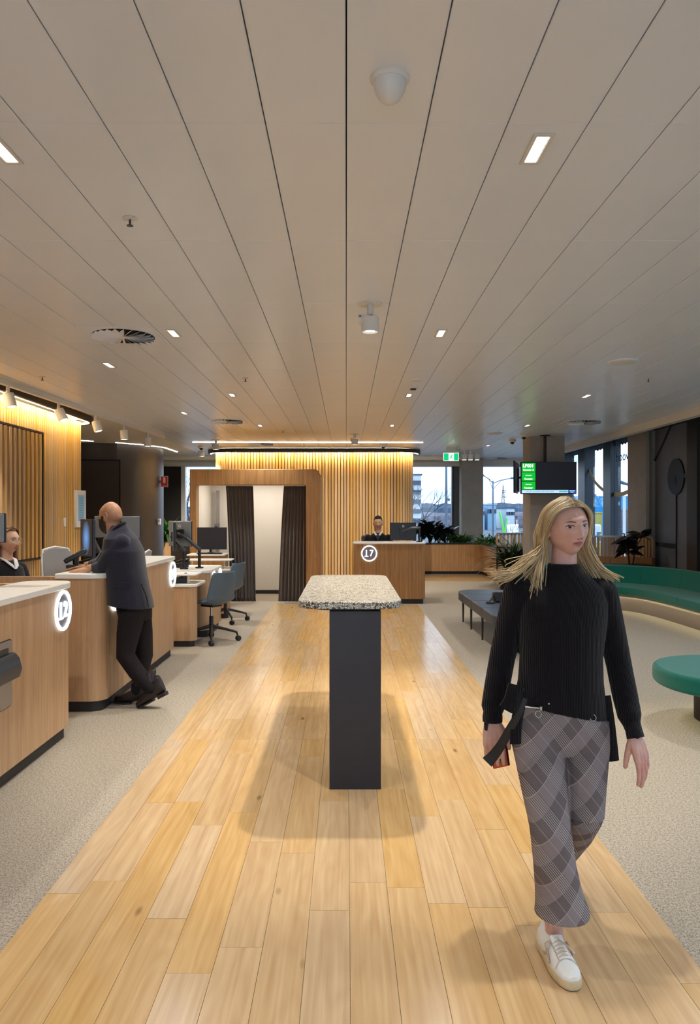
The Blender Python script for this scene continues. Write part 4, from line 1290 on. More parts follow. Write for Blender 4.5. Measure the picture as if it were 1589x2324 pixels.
MB().bb(bx - 0.09, bx + 0.09, 9.25, 9.38, 0.437, 0.56).build('body', 'dark_leather', bag, bevel=0.02, segs=3)
MB().bb(bx - 0.085, bx + 0.085, 9.243, 9.25, 0.50, 0.565).build('flap', 'dark_leather', bag, bevel=0.003)
MB().tube(smooth_path([(bx - 0.085, 9.3, 0.53), (bx - 0.11, 9.25, 0.5), (bx - 0.15, 9.22, 0.452), (bx - 0.19, 9.2, 0.447), (bx - 0.16, 9.15, 0.447), (bx - 0.1, 9.18, 0.447), (bx - 0.09, 9.24, 0.46)], 6), 0.011, 8).build('strap', 'dark_leather', bag)

# ---------------------------------------------------------------- timber planters
pl = thing('planter', 'L-shaped oak planter box under the far windows', 'planter', (2.6, 18.9, 0))
MB().bb(1.62, 4.2, 18.80, 19.75, 0.075, 0.75).build('box', 'oak_planter', pl, smooth=False)
MB().bb(3.38, 4.2, 16.82, 18.80, 0.075, 0.75).build('box', 'oak_planter', pl, smooth=False)
MB().bb(1.62, 4.15, 18.83, 19.7, 0.0, 0.075).bb(3.42, 4.15, 16.86, 18.83, 0, 0.075).build('plinth', 'plinth_black', pl, smooth=False)
MB().bb(1.6, 4.22, 18.785, 19.76, 0.75, 0.775).bb(3.365, 4.22, 16.8, 18.785, 0.75, 0.775).build('rim', 'plinth_black', pl, smooth=False)
MB().bb(3.37, 3.40, 16.81, 16.835, 0.0, 0.775).build('corner_strip', 'chrome', pl, smooth=False)
MB().bb(3.374, 3.379, 17.45, 17.5, 0.28, 0.36).build('lock', 'black_plastic', pl, smooth=False)
MB().bb(3.374, 3.379, 16.9, 18.1, 0.70, 0.715).build('finger_slot', 'black_plastic', pl, smooth=False)
pl2 = thing('planter', 'tall oak planter box at the left behind the charcoal wall', 'planter', (P(376, 0, 18.3).x, 18.3, 0))
x0, x1 = P(366, 0, 18.3).x, P(389, 0, 18.3).x
MB().bb(x0, x1, 18.3, 18.7, 0.0, P(0, 1231, 18.3).z).build('box', 'oak_planter', pl2, bevel=0.005)
MB().bb(x0 + 0.03, x1 - 0.03, 18.33, 18.67, P(0, 1231, 18.3).z - 0.01, P(0, 1231, 18.3).z + 0.005).build('soil', 'brown_recess', pl2, smooth=False)

# slatted balustrades
def balustrade(label, path, z0, z1, pitch=0.085, deep=0.03, base=None):
    t = thing('balustrade', label, 'balustrade', (path[0][0], path[0][1], 0 if base else z0), 'timber balustrades')
    sweep(MB(), path, [(-0.03, z1), (0.03, z1), (0.03, z1 + 0.03), (-0.03, z1 + 0.03)]).build('handrail', 'brushed_steel', t)
    pts = resample(path, pitch); ns = normals2(pts)
    me = MB().box((0, 0, (z1 - z0) / 2), (pitch * 0.62, deep, z1 - z0)).mesh('slat', smooth=False)
    me.materials.append(MATS['oak_planter'])
    for p, q in zip(pts, ns):
        o = bpy.data.objects.new('slat', me); COL.objects.link(o); o.parent = t
        o.location = Vector((p.x, p.y, z0)) - t.location
        o.rotation_euler = (0, 0, math.atan2(q.y, q.x) - math.pi / 2)
    if base:
        sweep(MB(), path, [(-0.06, 0), (0.06, 0), (0.06, z0), (-0.06, z0)]).build('base_panel', 'oak_booth', t, smooth=False)
    return t
balustrade('short slatted timber balustrade standing on the far planter', [(P(1128, 0, 17.3).x, 17.3), (4.12, 17.3)], 0.775, 1.05)
balustrade('slatted timber balustrade behind the green sofa', [tuple(p) for p in smooth_path([(4.14, 14.0), (4.7, 13.95), (5.2, 13.75), (5.5, 13.4)], 8)], 0.74, 1.09, pitch=0.062, base=True)

# ---------------------------------------------------------------- plants
pm('leaf_dark', '#1b1a19', 0.28, var=0.25, scale=8, spec=0.6)
pm('leaf_black_green', '#1d2520', 0.3, var=0.25, scale=8, spec=0.6)
pm('leaf_green', '#3f6a2c', 0.42, var=0.3, scale=10)
pm('leaf_olive', '#3a4a26', 0.45, var=0.3, scale=10)
pm('bract_red', '#c0452b', 0.5, var=0.15)
pm('stem_brown', '#4a3a28', 0.7, var=0.2)
def leaf_geo(L_, W, droop=0.3, fold=0.25, n=7, blade=False):
    vs, fs = [], []
    for i in range(n + 1):
        u = i / n
        w = W * (math.sin(math.pi * u ** 0.85) if not blade else min(1, (1 - u) * 2.2) * min(1, 0.35 + u * 3)) * 0.5
        if i == n: w = 0.0005
        x = L_ * (u - 0.10 * droop * u * u)
        z = -droop * L_ * u * u * 0.8
        for s_ in (-1, 0, 1):
            vs.append((x, s_ * w, z + abs(s_) * w * fold))
    for i in range(n):
        for j in (0, 1):
            a = i * 3 + j
            fs.append((a, a + 3, a + 4, a + 1))
    return vs, fs
def leaf_mesh(name, mat, **k):
    v, f = leaf_geo(**k)
    me = MB().add(v, f).mesh(name, angle=80)
    me.materials.append(MATS[mat])
    return me
def leafy(label, base, height, spread, count, mat, seed, Ll=0.16, Lw=0.075, name='rubber_plant', stems=5, group=None, droop=0.35, face=None):
    """plant of single broad leaves on stems; every leaf an object"""
    rr = random.Random(seed)
    t = thing(name, label, 'plant', base, group)
    B = Vector(base)
    me = leaf_mesh('leaf', mat, L_=Ll, W=Lw, droop=droop)
    tips = []
    for s_ in range(stems):
        a = rr.random() * 6.28
        r_ = spread * (0.25 + 0.6 * rr.random())
        top_ = B + Vector((math.cos(a) * r_, math.sin(a) * r_ * 0.7, height * (0.6 + 0.4 * rr.random())))
        mid = B.lerp(top_, 0.5) + Vector((0, 0, 0.05))
        st = B + Vector((math.cos(a) * 0.03, math.sin(a) * 0.03, 0))
        MB().tube(smooth_path([st, mid, top_], 4), 0.008, 6).build('stem', 'stem_brown', t)
        tips.append((st, mid, top_))
    for k in range(count):
        st, mid, top_ = tips[k % stems]
        u = 0.35 + 0.65 * rr.random()
        p = st.lerp(mid, u * 2) if u < 0.5 else mid.lerp(top_, u * 2 - 1)
        o = bpy.data.objects.new('leaf', me); COL.objects.link(o); o.parent = t
        o.location = p - B
        o.rotation_euler = Euler((rr.uniform(-0.7, 0.7), rr.uniform(-1.0, 0.45), rr.random() * 6.28))
        q = rr.uniform(0.75, 1.2)
        o.scale = (q, q, q)
    return t
def grassy(label, base, height, spread, count, mat, seed, W=0.03, name='leafy_plant', group=None, blade=True, flowers=0, yw=0.6):
    rr = random.Random(seed)
    t = thing(name, label, 'plant', base, group)
    B = Vector(base)
    mb = MB()
    for k in range(count):
        L_ = height * rr.uniform(0.6, 1.25)
        v, f = leaf_geo(L_, W * rr.uniform(0.7, 1.3), droop=rr.uniform(0.3, 1.1), fold=0.3, n=5, blade=blade)
        a = rr.random() * 6.28
        el = rr.uniform(0.35, 1.35)
        M = Matrix.Rotation(a, 3, 'Z') @ Matrix.Rotation(-el, 3, 'Y') @ Matrix.Rotation(rr.uniform(-0.5, 0.5), 3, 'X')
        off = Vector((rr.uniform(-1, 1) * spread, rr.uniform(-1, 1) * spread * yw, rr.random() * height * 0.35))
        mb.add([B + off + M @ Vector(p) for p in v], f)
    o = mb.build('foliage', mat, t, angle=80)
    MB().tube([B + Vector((0, 0, -0.005)), B + Vector((0.01, 0, height * 0.4))], 0.008, 6).build('stem', 'stem_brown', t)
    for k in range(flowers):
        p = B + Vector((rr.uniform(-1, 1) * spread * 0.6, -spread * 0.5, height * rr.uniform(0.2, 0.6)))
        v, f = leaf_geo(0.13, 0.06, droop=0.2)
        M = Matrix.Rotation(rr.uniform(2.5, 3.8), 3, 'Z') @ Matrix.Rotation(-0.8, 3, 'Y')
        MB().add([p + M @ Vector(q) for q in v], f).build('red_bract', 'bract_red', t, angle=80)
    return t
# dark plant behind the sofa
for px, h_, sd, lab in ((1432, 0.60, 5, 'dark-leaved rubber plant behind the green sofa'),):
    leafy(lab, (P(px, 0, 13.15).x, 13.15, 0.62), h_, 0.33, 46, 'leaf_dark', sd, Ll=0.25, Lw=0.12, stems=7)
    tb = thing('plant_box', 'dark planter box hidden behind the green sofa', 'planter', (P(px, 0, 13.15).x, 13.15, 0))
    cx = P(px, 0, 13.15).x
    MB().bb(cx - 0.4, cx + 0.3, 13.0, 13.35, 0.0, 0.62).build('box', 'oak_booth', tb, smooth=False)
    MB().bb(cx - 0.42, cx + 0.32, 12.98, 13.37, 0.60, 0.64).build('rim', 'plinth_black', tb, smooth=False)
for k, (px, Y_, h_, n_l) in enumerate(((955, 19.2, 0.50, 55), (976, 19.2, 0.54, 55), (996, 19.2, 0.46, 50), (1012, 19.2, 0.36, 36))):
    leafy('dark glossy plant in the far planter, number %s from the counter marked 17' % ['one', 'two', 'three', 'four'][k] if False else ['dark glossy plant right behind the monitor on the far counter', 'tallest dark glossy plant in the far planter', 'dark glossy plant under the window pole in the far planter', 'lowest dark glossy plant beside the leafy green plants'][k],
          (P(px, 0, Y_).x, Y_, 0.772), h_, 0.28, n_l, 'leaf_black_green', 20 + k, Ll=0.30, Lw=0.14, stems=8, group='dark plants in the far planter')
for k, (px, Y_, lab) in enumerate(((1032, 19.05, 'green leafy plant in the far planter left of the far column'), (1054, 19.0, 'green leafy plant in front of the far column'), (1097, 18.4, 'green leafy plant in the planter corner right of the far column'), (1115, 17.9, 'green leafy plant beside the short slatted balustrade'))):
    grassy(lab, (P(px, 0, Y_).x, Y_, 0.772), 0.24, 0.14, 90, 'leaf_green', 40 + k, W=0.045, group='green plants in the far planter')
grassy('bushy dark green plant with red bracts behind the woman, below the balustrade', (P(1168, 0, 15.9).x, 15.9, 0.35), 0.62, 0.26, 230, 'leaf_olive', 60, W=0.05, flowers=5)
pt = thing('plant_pot', 'black pot under the bushy plant behind the woman', 'pot', (P(1168, 0, 15.9).x, 15.9, 0))
MB().lathe([(0, 0), (0.2, 0), (0.26, 0.36), (0.23, 0.36), (0.22, 0.345), (0, 0.345)], c=pt.location).build('pot', 'plinth_black', pt)
MB().lathe([(0, 0.346), (0.21, 0.346), (0, 0.35)], c=pt.location).build('soil', 'brown_recess', pt)
grassy('low spiky plant spilling over the carpet beside the slate bench', (P(1152, 0, 15.1).x, 15.1, 0.12), 0.36, 0.10, 50, 'leaf_olive', 63, W=0.05)
pt = thing('plant_pot', 'low black pot of the spiky plant beside the slate bench', 'pot', (P(1152, 0, 15.1).x, 15.1, 0))
MB().lathe([(0, 0), (0.14, 0), (0.17, 0.13), (0.15, 0.13), (0.145, 0.115), (0, 0.115)], c=pt.location).build('pot', 'plinth_black', pt)
MB().lathe([(0, 0.116), (0.14, 0.116), (0, 0.119)], c=pt.location).build('soil', 'brown_recess', pt)
grassy('green palm-like plant in the tall planter at the left', (P(378, 0, 18.5).x, 18.5, 0.83), 0.62, 0.07, 90, 'leaf_green', 70, W=0.06)

# ---------------------------------------------------------------- hanging screens
em('queue_green', (0.0, 0.50, 0.03), 1.0)
em('ticker_blue', (0.55, 0.80, 0.98), 0.9)
em('ticker_navy', (0.01, 0.10, 0.42), 0.9)
em('screen_black', (0.012, 0.012, 0.018), 0.5)
em('ticker_ink', (0.06, 0.28, 0.50), 0.7)
em('ticker_teal', (0.1, 0.55, 0.60), 0.8)
YT = 13.9
def tp(px, py): return P(px, py, YT)
a, b = tp(1182, 1121), tp(1309, 1048)
tv = thing('display_screen', 'hanging screen showing green queue tiles reading LP001 Counter 2', 'screen', ((a.x + b.x) / 2, YT, a.z))
MB().bb(a.x, b.x, YT, YT + 0.05, a.z, b.z).build('housing', 'black_plastic', tv, bevel=0.004)
MB().bb(a.x + 0.01, b.x - 0.01, YT - 0.003, YT, a.z + 0.01, b.z - 0.01).build('picture', 'screen_black', tv, smooth=False)
for (y0, y1) in ((1051, 1071), (1072, 1091), (1093, 1111)):
    p, q = tp(1184.5, y1), tp(1215, y0)
    MB().bb(p.x, q.x, YT - 0.006, YT - 0.003, p.z, q.z).build('queue_tile', 'queue_green', tv, smooth=False)
p, q = tp(1184.5, 1119), tp(1289.5, 1112)
MB().bb(p.x, q.x, YT - 0.006, YT - 0.003, p.z, q.z).build('ticker', 'ticker_blue', tv, smooth=False)
p, q = tp(1290, 1119), tp(1307.5, 1112)
MB().bb(p.x, q.x, YT - 0.006, YT - 0.003, p.z, q.z).build('ticker_end', 'ticker_navy', tv, smooth=False)
def tvt(s, px, py, size, mat='sign_white', bold=0.0, sx=1.0):
    c = tp(px, py)
    text(s, 'lettering', mat, size, (c.x, YT - 0.008, c.z), (1, 0, 0), (0, 0, 1), tv, extrude=0.001, bold=bold, sx=sx)
tvt('LP001', 1199, 1057.5, 0.082, bold=0.0025)
tvt('Counter 2', 1199, 1066.5, 0.045, bold=0.0012, sx=1.05)
for y in (1079, 1099.5):
    c = tp(1199.5, y)
    MB().bb(c.x - 0.055, c.x + 0.055, YT - 0.009, YT - 0.006, c.z - 0.006, c.z + 0.006).build('dash', 'sign_white', tv, smooth=False)
tvt('Counter', 1199.5, 1087, 0.045, bold=0.0012); tvt('Counter', 1199.5, 1107.5, 0.045, bold=0.0012)
tvt('vic.gov.au/safety-and-road-rules', 1226, 1115.5, 0.042, mat='ticker_ink', sx=0.95)
p, q = tp(1269, 1117), tp(1288, 1114)
MB().bb(p.x, q.x, YT - 0.008, YT - 0.006, p.z, q.z).build('ticker_mark', 'ticker_teal', tv, smooth=False)
for y in (1114, 1116.8):
    p = tp(1298.5, y)
    MB().bb(p.x - 0.05 if y < 1115 else p.x - 0.03, p.x + 0.05 if y < 1115 else p.x + 0.03, YT - 0.008, YT - 0.006, p.z - 0.004, p.z + 0.004).build('ticker_word', 'sign_white', tv, smooth=False)
c = tp(1240, 1048)
MB().lathe([(0, b.z - 0.3), (0.028, b.z - 0.3), (0.028, HC), (0, HC)], c=(c.x, YT + 0.09, 0), n=18).build('pole', 'plinth_black', tv)
MB().lathe([(0, HC - 0.012), (0.1, HC - 0.012), (0.1, HC), (0, HC)], c=(c.x, YT + 0.09, 0), n=28).build('ceiling_plate', 'plinth_black', tv)
MB().bb(c.x - 0.15, c.x + 0.15, YT + 0.05, YT + 0.09, b.z - 0.35, b.z - 0.15).build('bracket', 'plinth_black', tv, smooth=False)
# second screen, seen from its side and back
q = tp(1171, 1085)
tv2 = thing('display_screen', 'second hanging screen seen obliquely from behind, left of the queue screen', 'screen', (q.x, YT + 0.42, q.z))
R = Matrix.Rotation(math.radians(72), 3, 'Z')
cc = Vector((q.x + 0.02, YT + 0.42, tp(0, 1085).z))
cc = P(1171, 1084, YT + 0.42)
MB().box(cc, (0.72, 0.03, 0.60), M=R).build('housing', 'black_plastic', tv2, bevel=0.004)
MB().box(cc + R @ Vector((0, -0.03, 0)), (0.66, 0.03, 0.54), M=R).build('back_shell', 'mid_grey_plastic', tv2, bevel=0.008)
MB().box(cc + R @ Vector((-0.02, -0.05, -0.04)), (0.2, 0.03, 0.42), M=R).build('bracket', 'black_plastic', tv2, smooth=False)
MB().tube([cc + R @ Vector((0, -0.06, 0.0)), Vector((c.x, YT + 0.12, cc.z))], 0.02, 8).build('arm', 'black_plastic', tv2)

# ---------------------------------------------------------------- lettering and decals on the right glazing
pm('vinyl_dark', '#27303a', 0.5, var=0.05)
pm('vinyl_cream', '#b9b08a', 0.6, var=0.05)
XG = 5.595
ty = 14.26
m1 = text_mesh('Customer Hub', 0.42, 0.001, 0.0, 'LEFT')
wd = max(v.co.x for v in m1.vertices) - min(v.co.x for v in m1.vertices)
bpy.data.meshes.remove(m1)
lt = thing('window_lettering', 'dark vinyl lettering on the right window, read from outside', 'lettering', (XG, 15.5, 2.6))
text('Customer Hub', 'line', 'vinyl_dark', 0.42, (XG, ty, 3.05), (0, 1, 0), (0, 0, 1), lt, extrude=0.001, bold=0.004, align='LEFT', sx=2.48 / wd)
m1 = text_mesh('Ringwood', 0.27, 0.001, 0.0, 'LEFT')
wd = max(v.co.x for v in m1.vertices) - min(v.co.x for v in m1.vertices)
bpy.data.meshes.remove(m1)
text('Ringwood', 'line', 'vinyl_dark', 0.27, (XG, 14.12, 2.68), (0, 1, 0), (0, 0, 1), lt, extrude=0.001, align='LEFT', sx=1.38 / wd)
# curved cream decal
dc = thing('window_decal', 'cream curved decal stripe across the right window panes', 'decal', (XG, 15.7, 1.8))
pts = []
for px, py in ((1334, 1062), (1345, 1086), (1357, 1102), (1372, 1115), (1390, 1122), (1404, 1124), (1420, 1120), (1434, 1112), (1443, 1103)):
    Yg = F * XG / (px - VX)
    pts.append(P(px, py, Yg))
pts = smooth_path(pts, 5)
ring0 = [p + Vector((-0.004, 0, 0.055)) for p in pts]; ring1 = [p + Vector((-0.004, 0, -0.03)) for p in pts]
vs_ = [v for v in ring0] + [v for v in ring1] + [v + Vector((0.003, 0, 0)) for v in ring0] + [v + Vector((0.003, 0, 0)) for v in ring1]
k = len(pts)
fs_ = []
for i in range(k - 1):
    fs_ += [(i, i + 1, k + i + 1, k + i), (2 * k + i + 1, 2 * k + i, 3 * k + i, 3 * k + i + 1), (i + 1, i, 2 * k + i, 2 * k + i + 1), (k + i, k + i + 1, 3 * k + i + 1, 3 * k + i)]
MB().add(vs_, fs_).build('stripe', 'vinyl_cream', dc)
# outside round sign seen through the blind, its silhouette put in as dark shapes
sg = thing('sign_silhouette', 'dark round sign with an arrow on the dark right wall', 'sign', (5.6, 12.7, 1.9))
pm('silhouette_dark', '#211e20', 0.6, var=0.06)
pm('arrow_grey', '#56565a', 0.6, var=0.05)
Yc = F * 5.6 / (1534 - VX)
cz_ = P(1534, 1082, Yc).z
MB().lathe([(0, -0.012), (0.31, -0.012), (0.31, 0.012), (0, 0.012)], c=(5.605, Yc, cz_), M=Matrix.Rotation(math.radians(90), 3, 'Y'), n=44).build('disc', 'silhouette_dark', sg)
MB().bb(5.595, 5.618, 11.95, Yc, cz_ - 0.035, cz_ + 0.04).build('arm', 'silhouette_dark', sg, smooth=False)
MB().bb(5.60, 5.618, Yc - 0.01, Yc + 0.01, 0.0, cz_ - 0.3).build('pole', 'silhouette_dark', sg, smooth=False)
MB().bb(5.600, 5.618, Yc, 13.55, P(0, 1237, 13).z - 0.04, P(0, 1237, 13).z + 0.03).build('arm', 'silhouette_dark', sg, smooth=False)
g = MB()
for p, q in (((0, 0.07), (0, -0.07)), ((-0.05, -0.01), (0, -0.075)), ((0.05, -0.01), (0, -0.075))):
    g.tube([(5.59, Yc + p[0], cz_ - 0.05 + p[1]), (5.59, Yc + q[0], cz_ - 0.05 + q[1])], 0.008, 6)
g.build('arrow', 'arrow_grey', sg)
MB().tube([P(1527, 958, F * 5.61 / (1527 - VX)), P(1487, 1045, F * 5.61 / (1487 - VX))], 0.02, 8).build('brace', 'silhouette_dark', sg)
# ---------------------------------------------------------------- outside
pm('asphalt', '#5d6670', 0.9, var=0.15, scale=0.6)
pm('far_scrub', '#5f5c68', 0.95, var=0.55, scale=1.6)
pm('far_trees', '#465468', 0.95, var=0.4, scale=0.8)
pm('pole_grey', '#5f6f80', 0.6, var=0.05)
pm('tower_blue', '#8fb1c9', 0.8, var=0.08)
pm('tower_dark', '#4c5568', 0.8, var=0.08)
pm('tower_white', '#c8d2da', 0.8, var=0.05)
pm('branch', '#3c4352', 0.9, var=0.1)
pm('hoarding_blue', '#1f93cf', 0.7, var=0.06, scale=3)
pm('hoarding_yellow', '#b9b35c', 0.7, var=0.05)
pm('deck_brown', '#9a6a52', 0.8, var=0.1)
pm('street_white', '#d4dde2', 0.7, var=0.05)
pm('street_blue', '#3f5f80', 0.7, var=0.1)
em('sign_green', (0.12, 0.62, 0.10), 0.8)
em('sign_letters', (0.85, 0.95, 1.0), 0.9)
struct('ground_outside', MB().bb(-300, 300, 20.75, 700, -0.6, -0.45).bb(5.85, 300, -60, 20.75, -0.6, -0.45), 'asphalt', smooth=False)
# wooded rise behind the street: uneven ridges of tree tops
def ridge(label, Y, x0, x1, base, hgt, mat, seed, n=160, rough=1.0):
    rr = random.Random(seed)
    top = []
    h = 0.5
    for i in range(n + 1):
        h += rr.uniform(-0.16, 0.16) * rough; h = min(1, max(0.15, h))
        top.append(h)
    vs, fs = [], []
    for i in range(n + 1):
        x = x0 + (x1 - x0) * i / n
        z = base + hgt * (0.6 + 0.4 * top[i])
        vs += [(x, Y, -0.5), (x, Y + 1, z * 0.7), (x, Y + 3, z), (x, Y + 8, z * 0.85), (x, Y + 14, -0.5)]
    for i in range(n):
        for j in range(4):
            a = i * 5 + j
            fs.append((a, a + 5, a + 6, a + 1))
    o = MB().add(vs, fs).build('tree_belt', mat, None, angle=20)
    tag(o, label, 'trees', kind='stuff')
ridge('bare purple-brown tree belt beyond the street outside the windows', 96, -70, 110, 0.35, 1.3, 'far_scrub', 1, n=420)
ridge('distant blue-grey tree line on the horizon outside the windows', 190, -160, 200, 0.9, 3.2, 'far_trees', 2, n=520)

def lamp_post(label, px, Y, ytop, arms, thick=0.09):
    b = P(px, 0, Y)
    zt = P(0, ytop, Y).z
    t = thing('street_lamp', label, 'street lamp', (b.x, Y, -0.45), 'street lamps')
    MB().tube([(b.x, Y, -0.45), (b.x, Y, zt)], [thick, thick * 0.6], 10).build('pole', 'pole_grey', t)
    for dx, dz in arms:
        k = F / Y
        e_ = Vector((b.x + dx / k, Y, zt + dz / k))
        arm = MB().tube([(b.x, Y, zt - 0.2), (b.x + dx * 0.35 / k, Y, zt - 0.1 + dz * 0.5 / k), e_], thick * 0.4, 8).build('arm', 'pole_grey', t)
        MB().tube([(b.x, Y, zt - 40 / k * 0.5), (b.x + dx * 0.5 / k, Y, zt + dz * 0.55 / k)], thick * 0.25, 6).build('brace', 'pole_grey', t)
        s_ = -1 if dx < 0 else 1
        MB().capsule([e_, e_ + Vector((s_ * 10 / k, 0, 0.2 / k))], [2.6 / k, 2.0 / k], 8).build('lamp_head', 'pole_grey', t)
lamp_post('street lamp with two angled arms outside the far right window', 1119, 55, 1091, [(-22, 12), (42, 6)])
lamp_post('tall street pole with a camera outside the far window', 1013, 30, 1040, [(14, 4)], 0.07)
b = P(1019, 1134, 29.8)
t = thing('street_camera', 'white camera ball on the street pole outside the far window', 'camera', tuple(b))
MB().ball(b, (0.055, 0.055, 0.06), 12).build('ball', 'pole_grey', t)
MB().tube([b + Vector((0, 0, 0.04)), P(1013, 1129, 29.95)], 0.015, 6).build('bracket', 'pole_grey', t)
# pylon
t = thing('pylon', 'lattice power pylon far outside beside the street lamp', 'pylon', (P(1142, 0, 150).x, 150, -0.4))
g = MB(); Y = 150; k = F / Y
cx = P(1142, 0, Y).x
def pz(py): return P(0, py, Y).z
for s_ in (-1, 1):
    g.tube([(cx + s_ * 5 / k, Y, pz(1165)), (cx + s_ * 2 / k, Y, pz(1120)), (cx, Y, pz(1100))], 0.07, 5)
for i in range(9):
    y0 = 1160 - 6.2 * i
    w0 = 5 - 0.5 * i; w1 = 5 - 0.5 * (i + 1)
    g.tube([(cx - w0 / k, Y, pz(y0)), (cx + w1 / k, Y, pz(y0 - 6))], 0.05, 4)
    g.tube([(cx + w0 / k, Y, pz(y0)), (cx - w1 / k, Y, pz(y0 - 6))], 0.05, 4)
g.tube([(cx, Y, -0.45), (cx, Y, pz(1160))], 0.3, 5).build('tower', 'pole_grey', t)
for y0, w in ((1114, 7), (1128, 8), (1118, 5)):
    MB().tube([(cx - w / k * 0.3, Y, pz(y0)), (cx + w / k, Y, pz(y0))], 0.08, 4).build('cross_arm', 'pole_grey', t)
# buildings
def block(label, px0, px1, py0, Y, mat, bands=0, bmat='tower_dark', depth=8, winmat='tower_dark', nwin=0):
    a, b = P(px0, py0, Y), P(px1, py0, Y)
    t = thing('building', label, 'building', ((a.x + b.x) / 2, Y + depth / 2, -0.45), 'distant buildings')
    MB().bb(a.x, b.x, Y, Y + depth, -0.45, a.z).build('wall', mat, t, smooth=False)
    MB().bb(a.x - 0.1, b.x + 0.1, Y - 0.1, Y + depth + 0.1, a.z, a.z + 0.15).build('roof', bmat, t, smooth=False)
    hh = a.z
    for i in range(bands):
        z0 = hh * (0.12 + 0.88 * i / bands)
        MB().bb(a.x + 0.02, b.x - 0.02, Y - 0.12, Y + 0.02, z0, z0 + hh * 0.4 / bands).build('balcony', bmat, t, smooth=False)
    for i in range(nwin):
        x = a.x + (b.x - a.x) * (i + 0.5) / nwin
        MB().bb(x - 0.2, x + 0.2, Y - 0.05, Y + 0.02, hh * 0.6, hh * 0.8).build('window', winmat, t, smooth=False)
block('striped apartment block behind the bare tree outside the far window', 925, 956, 1079, 70, 'tower_white', 5)
block('pale blue tower outside the far right window', 1107, 1126, 1146, 86, 'tower_blue', 0, 'tower_blue', nwin=3)
block('low pale blue building outside the far right window', 1087, 1100, 1152, 84, 'tower_blue', 0, 'tower_blue', nwin=2)
block('low white house with lit windows among the far trees', 1150, 1168, 1154, 90, 'tower_white', 0, 'tower_dark', nwin=3)
# bare trees
def bare_tree(label, px, Y, py_base, h, seed, spread=0.7, depth_n=6):
    rr = random.Random(seed)
    b = P(px, py_base, Y)
    t = thing('bare_tree', label, 'tree', (b.x, Y, -0.45), 'bare trees')
    g = MB()
    tr = MB()
    def grow(p, d, L_, r_, lev):
        n = 3
        pts = [p]
        for i in range(n):
            d = (d + Vector((rr.uniform(-1, 1), rr.uniform(-1, 1), rr.uniform(-0.3, 0.5))) * 0.16).normalized()
            p = p + d * L_ / n
            pts.append(p)
        (tr if lev == 0 else g).tube(pts, [r_ * (1 - 0.35 * i / n) for i in range(n + 1)], 5 if lev < 2 else 3)
        if lev < depth_n:
            for c_ in range(3 if lev < 3 else 2):
                dd = (d + Vector((rr.uniform(-1, 1), rr.uniform(-1, 1), rr.uniform(-0.2, 0.7))) * spread).normalized()
                grow(pts[-1] if c_ else pts[-2], dd, L_ * rr.uniform(0.62, 0.82), r_ * 0.6, lev + 1)
    grow(Vector((b.x, Y, -0.45)), Vector((0.05, 0, 1)), h, 0.07, 0)
    tr.build('trunk', 'branch', t); g.build('branches', 'branch', t)
bare_tree('large bare tree outside the far window beside the slatted wall', 945, 27, 1200, 1.25, 4, 0.75, 6)
bare_tree('bare tree outside the narrow window left of the photo booth', 432, 26, 1200, 1.2, 9, 0.7, 6)
# roadside letter sign
t = thing('street_sign', 'roadside sign with a green V mark and white letters reading vicroads', 'sign', (P(1165, 0, 24).x, 24, -0.45))
Y = 24
def q(px, py, dy=0): return P(px, py, Y + dy)
ug = Vector((0.45, 0.893, 0)).normalized()
a0 = q(1152, 1212)
MB().tube([q(1134, 1161), q(1145, 1213)], 0.07, 4, flat=0.5).build('v_bar', 'sign_green', t)
MB().tube(smooth_path([q(1145, 1212), q(1149, 1190), q(1151, 1176), q(1148, 1176)], 5), 0.05, 4, flat=0.5).build('v_bar', 'sign_green', t)
m1 = text_mesh('vicroads', 0.5, 0.02, 0.012, 'LEFT'); wd = max(v.co.x for v in m1.vertices); bpy.data.meshes.remove(m1)
text('vicroads', 'lettering', 'sign_letters', 0.62, tuple(q(1151, 1197)), ug, (0, 0, 1), t, extrude=0.006, bold=0.0, align='LEFT', sx=0.72)
MB().tube([q(1140, 1212) + Vector((0, 0, 0)), Vector((q(1140, 1212).x, Y, -0.45))], 0.04, 8).build('post', 'pole_grey', t)
e_ = Vector(tuple(q(1152, 1212))) + ug * 1.9
MB().tube([(e_.x, e_.y, -0.45), (e_.x, e_.y, 0.9)], 0.04, 8).build('post', 'pole_grey', t)
MB().tube([q(1142, 1213), Vector((e_.x, e_.y, q(0, 1213).z))], 0.03, 6).build('rail', 'pole_grey', t)
# blue building and street things seen through the right glazing
def slab(label, px0, px1, py0, py1, Y, mat, depth=3, cat='building', name='building', cap=None):
    a, b = P(px0, py1, Y), P(px1, py0, Y)
    t = thing(name, label, cat, ((a.x + b.x) / 2, Y, a.z), None)
    MB().bb(a.x, b.x, Y, Y + depth, min(a.z, -0.45) if py1 > 1190 else a.z, b.z).build('wall', mat, t, smooth=False)
    MB().bb(a.x, b.x, Y - 0.05, Y + depth, b.z, b.z + 0.06).build('coping', cap or mat, t, smooth=False)
    return t
slab('bright blue building outside the right windows', 1270, 1640, 1128, 1217, 45, 'hoarding_blue', 6)
slab('taller bright blue block outside the second right window', 1338, 1354, 1124, 1217, 43, 'hoarding_blue', 1)
slab('yellow hoarding outside the right window', 1338, 1367, 1165, 1222, 36, 'hoarding_yellow', 1, 'hoarding', 'hoarding')
slab('brown slatted deck fence outside the right window', 1396, 1446, 1159, 1222, 34, 'deck_brown', 1, 'fence', 'deck_fence')
fe = thing('slat_fence', 'dark horizontal slats before the brown fence outside the right window', 'fence', (P(1420, 0, 33.5).x, 33.5, -0.45))
